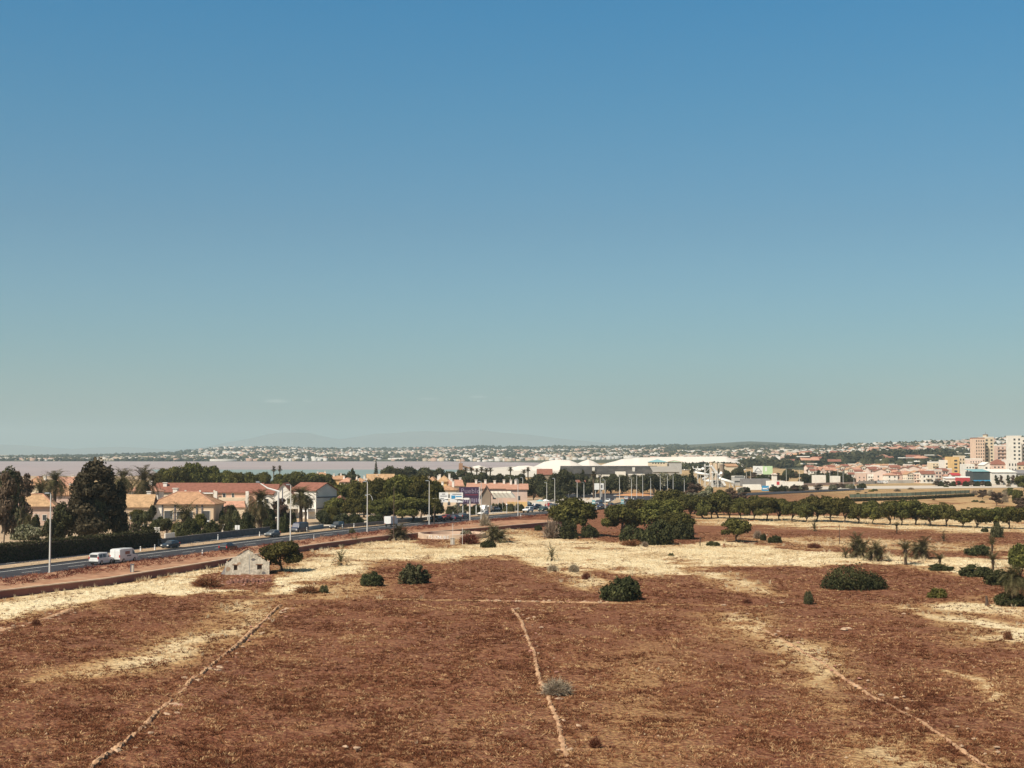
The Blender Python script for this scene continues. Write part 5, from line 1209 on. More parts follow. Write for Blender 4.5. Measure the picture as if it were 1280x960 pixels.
def slide(label, px, d, top, turns, r, h0, dirx):
    t = thing('water_slide', label, 'water slide', (atd(px, HY, d).x, d, 0)); pts = []
    for i in range(40):
        f = i/39; a_ = f*turns*6.283; pts.append((dirx*(1+f*9)+r*math.cos(a_)*(1-f*.3), r*math.sin(a_), h0*(1-f)+.8))
    MB().tube(pts, .75, 7).build('chute', M['white_paint'], t)
    tw = MB()
    for sx_ in (-1.3, 1.3):
        for sy in (-1.3, 1.3): tw.tube([(sx_, sy, -.3), (sx_, sy, h0+2)], .16, 5)
    for k in range(4): tw.tube([(-1.3, -1.3, k*h0/4), (1.3, -1.3, (k+1)*h0/4)], .11, 4)
    tw.build('stair_tower', M['metal_pole'], t); MB().box(-1.7, 1.7, -1.7, 1.7, h0+.6, h0+.9).build('platform', M['white_paint'], t)
    for i in range(5, 40, 7): MB().tube([(pts[i][0], pts[i][1], -.3), pts[i]], .13, 5).build('support', M['metal_pole'], t)
slide('white water slide with coiled chute left in the slide park', 869, 790, 0, 2.2, 3.2, 9, 1)
slide('steep white water slide in the middle of the slide park', 884, 770, 0, .3, 1.0, 10.5, 1)
slide('low white water slide right in the slide park', 893, 760, 0, 1.2, 2.4, 7, 1)
place_b('slide_pavilion', 'white frame pavilion at the right of the slide park', 'building', 890, 906, 775, 601, 600.3, 5, 'flat', 'grey_wall', 'white_paint', 0, wins=[('F', -2, 1.4, 1.6, 1.8), ('F', 1.4, 1.4, 1.6, 1.8)], fancy=False)
# --- netting fence with dark hedge on the far field
def net_fence(px0, y0, px1, y1, label):
    p, q = at(px0, y0), at(px1, y1); t = thing('net_fence', label, 'fence', p); v = q-p; n = 12; h = 2.0
    MB().add([(0, 0, .9), (v.x, v.y, .9), (v.x, v.y, h+.2), (0, 0, h+.2), (0, .12, .9), (v.x, v.y+.12, .9), (v.x, v.y+.12, h+.2), (0, .12, h+.2)], [(0,1,2,3),(7,6,5,4),(3,2,6,7),(0,4,5,1),(1,5,6,2),(0,3,7,4)]).build('net', M['green_net'], t)
    for i in range(n+1): c_ = v*(i/n); MB().box(c_.x-.06, c_.x+.06, c_.y-.2, c_.y-.08, -.2, h+.3).build('post', M['wood_dark'], t)
net_fence(1062, 625, 1140, 622.5, 'green netting fence left half on the slope above the tree row')
net_fence(1138, 622.5, 1212, 619, 'green netting fence right half on the slope above the tree row')
hedge('dark_hedge', [tuple(at(1062, 627)), tuple(at(1140, 624.6)), tuple(at(1216, 620.5))], 1.0, 1.4, 'dark', 'long dark hedge below the green netting fence', n=7000, size=.2)
place_b('white_van_roof', 'low white slab lying on the slope right of the fence', 'slab', 1176, 1192, 775, 608.4, 607.9, 3, 'flat', 'white_wall', 'white_wall', 0)

# --- town at right
protos = []
walls = ['pale_pink_wall', 'white_wall', 'pale_cream_wall', 'pink_wall', 'white_wall']; roofs = ['tile_pink', 'tile_red', 'tile_orange', 'tile_pink']
names_ = {'pink_wall': 'pink', 'white_wall': 'white', 'pale_cream_wall': 'cream', 'pale_pink_wall': 'pale pink'}
M_town = []
for i in range(9):
    wm = walls[i % 5]; rm = roofs[i % 4]; rf = ('hip', 'gx', 'gy', 'flat', 'hip', 'gx', 'flat', 'gy', 'gx')[i]; W_ = (7, 9, 6.5, 8, 9, 7.5, 6.5, 7, 10)[i]; H_ = (6, 6.2, 8.2, 8.6, 5.8, 8.5, 6.5, 6, 6)[i]
    ws = []
    for z in ([.9, 3.8] if H_ < 8 else [.9, 3.6, 6.2]):
        for u in (-.28, .02, .30): ws.append(('F', u*W_, z, 1.15 if u else 1.5, 1.35 if u else 1.9))
    for f_ in 'RL': ws += [(f_, u, z, 1.0, 1.3) for u in (-2.2, 1.8) for z in (.9, 3.7)]
    g = '%s town houses with %s roofs' % (names_[wm], {'hip': 'hip', 'gx': 'tiled', 'gy': 'gabled', 'flat': 'flat'}[rf])
    o = building('town_house', '%s town house with %s roof in the dense rows at right' % (names_[wm], {'hip': 'tiled hip', 'gx': 'long tiled', 'gy': 'gabled', 'flat': 'flat parapet'}[rf]), 'house', (0, -600-i*20, 0), W_, 9, H_, rf, (1.7, 1.9, 1.8, .7, 1.8, 1.7, .6, 1.7, 1.9)[i], wm, rm if rf != 'flat' else 'white_wall', 0, g, ws, chim=[(1.5, 1, 2.2, .6)] if rf != 'flat' else [], fancy=False)
    MB().box(-W_*.2, W_*.2, -5.6, -4.51, 2.9, 3.8).build('balcony', M['white_wall' if i % 2 else wm], o)
    protos.append(o)
used = set(); rnd = random.Random(5)
def put(i, x, y, z, rz, s):
    o = protos[i]
    if i not in used: used.add(i); o.location = (x, y, z); o.rotation_euler = (0, 0, rz); o.scale = (s, s, s)
    else: dup(o, (x, y, z), rz, (s, s, s), o['label'], o['group'])
nt_ = 0
for d, u0, u1 in ((880, 1098, 1160), (905, 1062, 1168), (935, 1098, 1176), (975, 1060, 1172), (1020, 1092, 1180), (1070, 1050, 1184), (1130, 998, 1190), (1200, 1000, 1240), (1285, 1004, 1250), (1380, 1010, 1290), (1480, 1020, 1290), (890, 1128, 1180), (960, 1050, 1100), (1100, 1005, 1180), (1250, 1030, 1200)):
    u = u0
    while u < u1:
        i = rnd.randrange(9); u += rnd.uniform(5.4, 7.4)*F/d
        if rnd.random() < .06: continue
        dd = d+rnd.uniform(-10, 10); x = (u-640)/F*dd; z = max(0, float(far_z(np.array([u]), np.array([dd+.0]))[0])) if dd > 1450 else 0
        put(i, x, dd, z, rnd.choice((0, 0, .1, -.12, .2, 1.57)), rnd.uniform(.62, .92)); nt_ += 1
def block(name, label, px0, px1, d, ty, D_, wm, floors, cols, roof='flat', rm='white_wall', rise=.8, rz=0, cat='apartment block', balc=False):
    s = d/F; W_ = (px1-px0)*s; H_ = CH-(ty-HY)*s-rise; x = atd((px0+px1)/2, HY, d).x
    fh = (H_-1)/floors; ws = [('F', (-.5+(c_+.5)/cols)*W_, 1+f*fh, W_/cols*.42, fh*.5) for f in range(floors) for c_ in range(cols)]
    o = building(name, label, cat, (x, d+D_/2, 0), W_, D_, H_, roof, rise, wm, rm, rz, wins=ws, fancy=False, oh=.3)
    if balc:
        for f in range(1, floors): MB().box(-W_*.46, W_*.46, -D_/2-1.0, -D_/2-.06, .6+f*fh, 1.0+f*fh+.3).build('balcony', M[wm], o)
    return o, W_, H_
o, W_, H_ = block('tower_block', 'tallest pinkish tower block left wing with red roof rim at right', 1219.5, 1231, 1180, 547, 14, 'peach_wall', 11, 4, rm='tile_red')
o, W_, H_ = block('tower_block', 'tall cream tower block right wing with a small roof turret', 1230.8, 1242.5, 1186, 546, 18, 'cream_wall', 11, 2)
MB().tube([(-2, -6, H_), (-2, -6, H_+2.6)], 2.2, 8).build('roof_turret', M['cream_wall'], o); MB().tube([(-2, -6, H_+2.61), (-2, -6, H_+3.2), (-2, -6, H_+3.4), (-2, -6, H_+5.2)], [2.7, .9, .15, .08], 8).build('turret_cap', M['grey_roof'], o)
block('tower_block', 'white tower block cut by the right edge of the picture', 1265.5, 1277, 1120, 544.5, 14, 'white_wall', 10, 2)
block('tower_block', 'white tower block wing beyond the right edge', 1277, 1296, 1130, 546.5, 14, 'white_wall', 10, 3)
block('apartment_block', 'pinkish stepped block between the two towers', 1246, 1266, 1230, 556, 16, 'pink_wall', 8, 4, balc=True)
block('apartment_block', 'ochre yellow apartment block left of the towers', 1190, 1199, 950, 571, 16, 'ochre_wall', 6, 1, rm='ochre_wall')
block('apartment_block', 'cream apartment block with dark balconies right of the ochre one', 1199, 1206, 955, 569.5, 14, 'cream_wall', 6, 2, rm='cream_wall')
block('apartment_block', 'white apartment block with tall dark windows below the towers', 1207, 1218, 900, 580, 12, 'white_wall', 5, 3)
block('apartment_block', 'white narrow block left of the ochre one', 1181, 1190, 960, 575, 14, 'white_wall', 5, 2)
block('apartment_block', 'low pale block below the pink tower', 1212, 1228, 1050, 573, 14, 'pale_pink_wall', 5, 5, balc=True)
block('apartment_block', 'pale gabled block with big window below the cream tower', 1230, 1241, 890, 578, 12, 'white_wall', 4, 2, 'gy', 'white_wall', 1.6)
block('apartment_block', 'pink block with red hip roof right of the gabled block', 1241, 1260, 885, 574, 12, 'pink_wall', 4, 4, 'hip', 'tile_red', 3.2, balc=True)
block('apartment_block', 'white block right of the red hip roof', 1260, 1271, 880, 574.5, 12, 'white_wall', 4, 3)
block('apartment_block', 'low cream block with tiled roof at the right edge', 1271, 1296, 890, 577, 12, 'cream_wall', 4, 4, 'hip', 'tile_red', 2)
block('apartment_block', 'cream block behind the town houses left of the ochre one', 1165, 1182, 1010, 577, 12, 'cream_wall', 5, 4, balc=True)
o, W_, D_, H_ = place_b('market_hall', 'market hall with teal roof and dark blue shop front below the towers', 'building', 1216, 1240, 830, 589.5, 587, 14, 'shed', 'dark_glass_wall', 'teal_paint', 0)
MB().box(-W_/2+.1, W_/2-.1, -7.5, -7.02, 2.0, 2.6).build('fascia', M['blue_sign'], o)
place_b('white_hall', 'long white hall at the right edge below the town', 'building', 1240, 1270, 826, 590.5, 587, 14, 'shed', 'white_wall', 'white_wall', 0, wins=[('F', -4, .6, 2, 2.2)], fancy=False)
place_b('purple_hall', 'dull purple hall at the far right below the town', 'building', 1269, 1296, 830, 592, 588, 14, 'shed', 'grey_wall', 'grey_roof', 0)
place_b('shop_canopy', 'red canopy with white edge at the petrol stop below the ochre block', 'canopy', 1199, 1212, 812, 597, 595.6, 8, 'flat', 'red_paint', 'white_paint', 0)
place_b('red_stall', 'bright red roof left of the petrol canopy', 'building', 1190, 1200, 850, 594, 591.5, 8, 'gx', 'white_wall', 'red_paint', 0)
place_b('white_stall', 'low white building with long white roof by the petrol canopy', 'building', 1182, 1199, 820, 598, 596.5, 6, 'shed', 'white_wall', 'white_paint', 0)
wall_line('town_wall', [tuple(at(1072, 605.5)), tuple(at(1100, 604.5)), tuple(at(1172, 603.3))], 1.9, .3, M['white_wall'], 'long white boundary wall at the foot of the town houses')
wall_line('yard_wall', [tuple(at(1000, 607.5)), tuple(at(1072, 605.6))], 1.5, .3, M['pink_wall'], 'dusty pink wall below the commercial yard')
hedge('yard_hedge', [tuple(at(1000, 604)), tuple(at(1072, 602.6))], 2.2, 3, 'dark', 'dark hedge behind the dusty pink yard wall', n=3000, size=.4)
# houses seen one by one on the near slope of the far land
rnd2 = random.Random(9); nfar = 0
while nfar < 110:
    d = rnd2.uniform(1650, 2900); u = rnd2.uniform(985, 1292); z = float(far_z(np.array([u]), np.array([d]))[0])
    if z < .3 or (1900 < d < 2250 and u < 1195): continue
    i = rnd2.randrange(9); k = rnd2.uniform(1.0, 1.7); o = protos[i]; x = (u-640)/F*d
    r = o.copy(); C.objects.link(r); r.location = (x, d, z); r.rotation_euler = (0, 0, rnd2.uniform(-.6, .6)); r.scale = (k*1.2, k, k*.95); r['label'] = '%s house among trees on the hillside behind the town' % names_[walls[i % 5]]; r['group'] = '%s houses on the hillside behind the town' % names_[walls[i % 5]]; r['category'] = 'hillside house'; r.name = 'hillside_house'
    for ch in kids_of(o)[:2]: c = ch.copy(); C.objects.link(c); c.parent = r
    nfar += 1
# the rest of the far settlements: past counting
def far_boxes(name, n, m, smin, smax, hmin, hmax, seed):
    r_ = np.random.default_rng(seed); N = n*4; u = r_.uniform(-250, 1500, N); d = 3100+3700*r_.random(N)**1.25
    right = u > 820; d = np.where(right, np.interp(u, [820, 1000, 1100], [2600, 2300, 2600])+2900*r_.random(N)**1.2, d)
    d0 = ip(D0, u); cl = fbm(u/28+seed, d/260, 3); z = far_z(u, d)
    ok = (z > .4) & (cl > .49) & (d > d0+40) & ~((u > 1060) & (d > 4000)) & ~((u < 250) & (d > 4600)) & ~((u > 570) & (u < 830) & (d > 5600)) & ~((u > 830) & (u < 1070) & (d > 4300))
    u, d, z = u[ok][:n], d[ok][:n], z[ok][:n]; k = len(u); x = (u-640)/F*d
    a = r_.uniform(smin, smax, k); b = r_.uniform(smin, smax, k)*.7; h = r_.uniform(hmin, hmax, k); th = r_.uniform(-.5, .5, k)
    cx = np.array([-1, 1, 1, -1]); cy = np.array([-1, -1, 1, 1]); lx = cx[None]*a[:, None]/2; ly = cy[None]*b[:, None]/2
    X_ = x[:, None]+lx*np.cos(th)[:, None]-ly*np.sin(th)[:, None]; Y_ = d[:, None]+lx*np.sin(th)[:, None]+ly*np.cos(th)[:, None]
    V = np.stack([np.concatenate([X_, X_], 1), np.concatenate([Y_, Y_], 1), np.concatenate([np.repeat((z-2)[:, None], 4, 1), np.repeat((z+h)[:, None], 4, 1)], 1)], 2).reshape(-1, 3)
    f = np.array([(4,5,6,7),(0,1,5,4),(1,2,6,5),(2,3,7,6),(3,0,4,7)]); Q = (f[None]+8*np.arange(k)[:, None, None]).reshape(-1, 4)
    me = np_mesh(name, V, Q); me.materials.append(M[m]); kind(link(name, me), 'stuff')
far_boxes('distant_white_houses', 2600, 'far_white', 6, 13, 3, 7, 3)
far_boxes('distant_cream_houses', 1700, 'far_cream', 6, 14, 3, 7, 4)
far_boxes('distant_pink_houses', 1300, 'far_pink', 6, 16, 3, 7, 5)
far_boxes('distant_grey_halls', 110, 'far_white', 25, 60, 4, 6, 6)
def far_trees(n, seed):
    r_ = np.random.default_rng(seed); u = r_.uniform(-250, 1500, n*3); d = np.where(u > 860, 1700, 3150)+3600*r_.random(n*3)**1.2; z = far_z(u, d); ok = (z > .3) & (fbm(u/24+9, d/240+3, 3) > .40); u, d, z = u[ok][:n], d[ok][:n], z[ok][:n]; k = len(u)
    r = r_.uniform(3, 8, k)*(d/4000)**.3; h = r_.uniform(3, 7, k); c = np.stack([(u-640)/F*d, d, z], 1)
    oc = np.array([(1,0,.5),(.6,.7,.4),(-.2,1,.5),(-1,.2,.4),(-.5,-.8,.5),(.4,-.9,.4),(.1,.1,1.1),(0,0,-.4)]); fq = [(i, (i+1) % 6, 6) for i in range(6)]+[((i+1) % 6, i, 7) for i in range(6)]
    V = (c[:, None]+oc[None]*(.75+.5*r_.random((k, 8, 1)))*np.stack([r*1.5, r, h*1.2], 1)[:, None]).reshape(-1, 3); Q = (np.array(fq)[None]+8*np.arange(k)[:, None, None]).reshape(-1, 3)
    me = np_mesh('distant_trees', V, Q, np.repeat(np.clip(.35+r_.normal(size=k)*.2, 0, 1), 12)); me.materials.append(leafs['dark']); kind(link('distant_trees', me), 'stuff')
far_trees(10500, 21)
# ------------------------------------------------------------------ ruin, basin, street furniture
p = at(309, 719); rt = thing('ruined_cottage', 'ruined roofless cottage with pale gable front beside the wind shaped pine', 'ruin', (p.x, p.y, 0), .16)
k = p.y/F; Wd = 54*k; eh = 1.85; ap = 3.9; x = Wd/2
def gable_wall(mb, y0, y1, holes, ragged):
    """gable front cut in vertical strips so that windows and broken edges are real openings"""
    n = 36
    for i in range(n):
        u0 = -x+Wd*i/n; u1 = -x+Wd*(i+1)/n; um = (u0+u1)/2; t = eh+(ap-eh)*(1-abs(um)/x)+ragged*(random.random()-.6)*.3
        if um < -x*.45 and ragged: t -= .25*random.random()
        z = -.3
        for hx, hz, hw, hh in holes:
            if abs(um-hx) < hw/2: mb.box(u0, u1, y0, y1, z, hz); z = hz+hh
        mb.box(u0, u1, y0, y1, z, t)
mb = MB(); gable_wall(mb, 0, .38, [(-1.75, .75, .55, .75), (1.75, .8, .7, .75)], 1); mb.build('gable_wall', M['plaster_old'], rt)
MB().box(-x, x, 6.0, 6.35, -.3, .8).build('back_wall', M['brown_wall'], rt); MB().box(-x+.4, x-.4, .4, 5.98, -.2, .12).build('earth_floor', M['wood_dark'], rt)  # interior coloured dark so it looks shaded through the window holes
MB().box(-x, -x+.38, .385, 5.99, -.3, eh-.3).build('side_wall', M['plaster_old'], rt); MB().box(x-.38, x, .385, 5.99, -.3, eh-.05).build('side_wall', M['plaster_old'], rt)
for s in (-1, 1):
    mb = MB(); y1 = 1.5 if s < 0 else 2.2
    for i in range(9):
        a0 = .02+i*.107; a1 = a0+.1; 
        if (s < 0 and i in (4, 5, 6, 8)) or (s > 0 and i in (3, 7)): continue
        q = lambda a, dz: (s*x*1.04*a, eh+(ap-eh)*(1-a)+dz+.10)
        A, B_ = q(a0, .02), q(a1, .03); mb.add([(A[0], -.1, A[1]), (B_[0], -.1, B_[1]), (B_[0], y1-random.random()*1.2, B_[1]), (A[0], y1-random.random()*1.2, A[1]), (A[0], -.1, A[1]-.09), (B_[0], -.1, B_[1]-.09), (B_[0], y1-.8, B_[1]-.09), (A[0], y1-.8, A[1]-.09)], [(0,1,2,3),(7,6,5,4),(0,4,5,1),(1,5,6,2),(0,3,7,4),(3,2,6,7)])
    mb.build('roof_tiles', M['tile_orange'], rt)
for hx, hw in ((-1.75, .75), (1.75, .9)): MB().box(hx-hw/2-.05, hx+hw/2+.05, -.05, -.003, 1.52, 1.62).build('lintel', M['rust'], rt)
for sx0, sz0, sw, sh in ((-2.75, .95, .8, .7), (-1.2, 1.75, .7, .5), (2.4, .3, .7, .45), (.9, 2.3, .8, .4), (-.4, .15, 1.3, .3)):
    n_ = 9; P = [(sx0+sw/2*math.cos(q*6.283/n_)*random.uniform(.6, 1.1), -.006, max(.02, sz0+sh/2*math.sin(q*6.283/n_)*random.uniform(.6, 1.1))) for q in range(n_)]
    MB().add(P+[(a_, 0.05, c_) for a_, _, c_ in P], [tuple(range(n_))]+[(q, (q+1) % n_ + n_ if False else (q+1) % n_, (q+1) % n_+n_, q+n_) for q in range(n_)]).build('bare_stone_patch', M['stone_wall_grey' if sx0 > 0 else 'stone'], rt)
for hx, hw in ((-1.75, .54), (1.75, .69)): MB().box(hx-hw/2, hx+hw/2, .22, .27, .7, 1.56).build('opening_shade_panel', M['wood_dark'], rt)  # dark panels set in the openings stand in for the shade inside
MB().box(.28, .34, -.03, -.002, .2, 3.1).build('crack_strip', M['grey_wall'], rt)
p = at(282.5, 718); t = thing('rubble_cone', 'small grey cone of rubble leaning at the left corner of the ruin', 'rubble', (p.x, p.y-.4, 0)); MB().tube([(0, 0, -.1), (.05, 0, .5), (.1, 0, 1.25)], [.75, .5, .08], 8).build('rubble', M['stone_wall_grey'], t)
for i in range(110):
    px = random.uniform(256, 340); by = random.uniform(719, 733)-abs(px-300)*.03; stone(px, by, random.uniform(1.6, 4.6), 'reddish rubble stone in the heap before the ruined cottage', 'rubble stones before the ruin', 4 if random.random() < .65 else None)
def oldwall(px0, y0, px1, y1, h, label):
    a, b = at(px0, y0), at(px1, y1); t = thing('rubble_wall', label, 'wall', a); v = b-a; n = 30; mb = MB(); ang = math.atan2(v.y, v.x)
    for i in range(n):
        c = v*((i+.5)/n); hh = h*(.55+.6*random.random()); mb.rbox((c.x+random.gauss(0, .05), c.y+random.gauss(0, .08), hh/2-.05), v.length/n*.55, .28, hh/2, ang+random.gauss(0, .1))
    mb.build('stones', M['stone_red'], t)
oldwall(283, 729, 338, 727, .55, 'tumbled red stone wall in front of the ruined cottage')
# round basin with painted letters
p = at(565, 671.8); R0 = 7.3; t = thing('round_basin', 'round open water basin with white painted letters on its rim wall', 'basin', (p.x, p.y, 0)); n = 64; vs = []; HB = 1.0
for i in range(n):
    a_ = 2*math.pi*i/n
    for r, z in ((R0, -.3), (R0, HB), (R0-.45, HB+.02), (R0-.45, -.2)): vs.append((r*math.cos(a_), r*math.sin(a_), z))
fs = [(4*i+j, 4*((i+1) % n)+j, 4*((i+1) % n)+j+1, 4*i+j+1) for i in range(n) for j in range(3)]
MB().add(vs, fs).build('rim_wall', M['coping'], t); kindfloor = MB().tube([(0, 0, -.3), (0, 0, .06)], R0-.46, 48).build('basin_floor', M['stone_red'], t)
for i, chx in enumerate('PSIONUBE'):
    a_ = -math.pi/2-.66+i*.083; o = text_part(t, chx, (R0+.03)*math.cos(a_), (R0+.03)*math.sin(a_), .12, .95, 'white_paint', 'painted_letter', rz=a_+math.pi/2, ext=.015)
p = at(566, 681); t = thing('gate_frame', 'thin white pipe frame standing before the round basin', 'frame', p)
for u, h in ((0, 4.2), (1.9, 3.4)): MB().tube([(u, 0, -.2), (u, 0, h)], .045, 6).build('post', M['metal_pole'], t)
MB().tube([(0, 0, 2.0), (1.9, 0, 2.0)], .035, 6).build('rail', M['metal_pole'], t); MB().box(-.5, .35, .2, .9, -.1, 1.25).box(-.6, .45, .1, 1.0, 1.255, 1.35).build('meter_box', M['concrete'], t)
# concrete pillar by the wall
p = at(165.5, 722); t = thing('concrete_pillar', 'weathered concrete pillar with a dark plate standing before the maroon wall', 'pillar', p); MB().box(-.1, .18, -.18, .18, -.2, 1.85).build('shaft', M['concrete'], t); MB().box(-.3, -.105, -.15, .15, -.2, 1.8).build('dark_plate', M['grey_ink'], t); MB().box(-.33, .22, -.22, .22, 1.855, 1.98).build('cap', M['grey_ink'], t)
# wooden post, stump, pole
p = at(1233.5, 757); t = thing('tree_stump', 'burnt upright stump standing in the straw near the right edge', 'stump', p); MB().tube([(0, 0, -.1), (.02, 0, .6), (-.04, 0, 1.15)], [.24, .17, .12], 7).build('trunk', M['wood_dark'], t); MB().tube([(.1, 0, .1), (.5, -.1, .02)], [.12, .05], 6).build('root', M['wood_dark'], t)
p = at(905, 684.5); t = thing('wooden_stub', 'short brown wooden stub in the straw below the lone tree', 'post', p); MB().tube([(0, 0, -.1), (0, 0, .75)], .24, 8).build('stub', M['rust'], t)
p = at(1049.5, 680); t = thing('utility_pole', 'thin dark pole alone left of the palm clumps', 'pole', p); MB().tube([(0, 0, -.2), (0, 0, 3.9)], [.07, .05], 6).build('pole', M['wood_dark'], t); MB().tube([(-.2, 0, 3.6), (.2, 0, 3.6)], .03, 5).build('crossarm', M['wood_dark'], t)
for px, by, ty, lab in ((542.5, 661.5, 632, 'dark thin wooden pole behind the round basin'), (492, 676, 610, 'tall bare dark trunk pole rising from the palm clump'), (572, 648, 616, 'grey pole standing right of the gantry signs'), (875, 683, 672, 'thin pale stake beside the pine thicket')):
    p = at(px, by); t = thing('wooden_pole', lab, 'pole', p); h = (by-ty)*p.y/F; MB().tube([(0, 0, -.2), (.05, 0, h)], [.12, .07], 6).build('pole', M['wood_dark'], t); MB().tube([(.05, 0, h), (.05, 0, h+.12)], .1, 6).build('cap', M['wood_dark'], t)

# lamps: column, arm, head
def lamp_proto(name, H_, arm, head=1.1):
    root = thing(name, 'x', 'street lamp', (0, -700, 0)); MB().tube([(0, 0, -.2), (0, 0, .5), (0, 0, H_)], [.17, .15, .085], 7).build('column', M['metal_pole'], root)
    MB().tube([(0, 0, H_-.1), (-arm*.6, 0, H_+.12), (-arm, 0, H_+.15)], .06, 6).build('arm', M['metal_pole'], root); MB().box(-arm-head, -arm+.05, -.22, .22, H_+.08, H_+.27).build('lamp_head', M['lamp_head'], root); MB().box(-.3, .3, -.3, .3, -.2, .25).build('base', M['concrete'], root)
    return root
LP = lamp_proto('street_lamp', 11.5, .2, .75); lused = []
def lamp(px, by, ty, label, group=None, z=0.0):
    p = at(px, by, z); h = (by-ty)*p.y/F/11.7; rz = rdir(s_of(p))-math.pi/2 if p.y < 540 else .4
    if not lused: lused.append(1); LP.location = p; LP.scale = (1, 1, h); LP.rotation_euler = (0, 0, rz); LP['label'] = label
    else: dup(LP, p, rz, (.85 if p.y > 380 else 1, .85 if p.y > 380 else 1, h), label, group)
for a in ((62, 718, 617, 'nearest white street lamp at the left beside the road'), (363, 678.5, 606, 'street lamp by the verge above the wind shaped pine'), (459, 667, 602, 'street lamp by the curved arm lamp before the dark pines'), (536.5, 657, 601, 'street lamp beside the left leg of the sign gantry'), (601.5, 650, 602, 'street lamp at the right edge of the dark billboard'), (647.5, 646.7, 599, 'street lamp on the verge before the beige terrace'), (653.5, 634, 597, 'street lamp in the car park before the end of the beige terrace'), (638, 625, 596, 'street lamp behind the roof of the beige terrace'), (683.5, 637, 603, 'greyish street lamp left of the broad pine'), (693.5, 636, 598, 'white street lamp just above the left of the broad pine'), (756.5, 636.5, 600, 'white street lamp beside the dark blue car')): lamp(*a)
for px, by, ty in ((711,624,603),(721.5,625,601),(730,625,603),(750.5,628,596),(774.5,625,595),(789.5,627.5,598),(796,622.5,593),(803.5,620.5,592),(813.5,621,596),(825.5,619,593),(834.5,616,593),(841.5,618,592.5),(855.5,616,598)): lamp(px, max(by, 621.5), ty, 'slim pale street lamp in the cluster around the roundabout', 'street lamps around the roundabout')
for px, by, ty in ((901.5,606,588),(916.5,610,596),(933,605,588),(938.5,605,586),(983,604,585),(999.5,605,586),(1010.5,602,586),(1020,607,583),(1031,602,586),(1037.5,605,586),(1047.5,607,585),(1054,607,587),(1067.5,606,598)): lamp(px, by, ty, 'thin white lamp mast among the commercial yards', 'lamp masts among the commercial yards')
p = at(465.5, 652); t = thing('curved_lamp', 'grey lamp with hooked arm behind the third street lamp', 'street lamp', p); h = (652-620)*p.y/F; MB().tube([(0, 0, -.2), (0, 0, h*.85), (-.25, 0, h*.97), (-.8, 0, h*1.06), (-1.5, 0, h*1.04)], [.12, .09, .08, .07, .06], 6).build('column', M['metal_pole'], t); MB().box(-2.0, -1.4, -.15, .15, h*1.0, h*1.05).build('lamp_head', M['lamp_head'], t)
p = at(347.5, 668); t = thing('mast_lamp', 'thick white mast with long slanted arm beside the grey palm', 'street lamp', p); h = (668-615)*p.y/F; MB().tube([(0, 0, -.2), (0, 0, h)], .22, 8).build('column', M['metal_pole'], t); MB().tube([(.3, 0, h), (-2.4, 0, h+.8), (-4.4, 0, h+2.1)], [.2, .16, .1], 6).build('arm', M['white_paint'], t); MB().box(-5.0, -4.2, -.3, .3, h+2.0, h+2.35).build('lamp_head', M['lamp_head'], t); MB().tube([(.9, .2, h-2.2), (.9, .2, h+.9)], .12, 6).build('side_tube', M['grey_ink'], t)
p = at(633.5, 643.5); t = thing('short_lamp', 'short yellowish car park lamp on the grass island', 'street lamp', p); MB().tube([(0, 0, -.1), (0, 0, 2.9)], .09, 6).build('column', M['metal_pole'], t); MB().tube([(0, 0, 2.9), (0, 0, 3.3)], [.25, .1], 8).build('lamp_head', M['white_paint'], t)
for px, by, lab in ((180, 657, 'white globe garden lamp at the pale bush'), (260, 652, 'white globe garden lamp beside the hip roofed house'), (336, 647, 'white globe garden lamp near the mast with slanted arm'), (610.5, 633, 'white globe lamp by the brown gable end')):
    p = at(px, by+14); t = thing('globe_lamp', lab, 'garden lamp', p); h = 14*p.y/F; MB().tube([(0, 0, -.1), (0, 0, h-.2)], .05, 6).build('post', M['grey_ink'], t)
    bm = bmesh.new(); bmesh.ops.create_uvsphere(bm, u_segments=12, v_segments=8, radius=.28); me = bpy.data.meshes.new('globe'); bm.to_mesh(me); bm.free(); me.materials.append(M['white_paint']); link('globe', me, t, (0, 0, h))
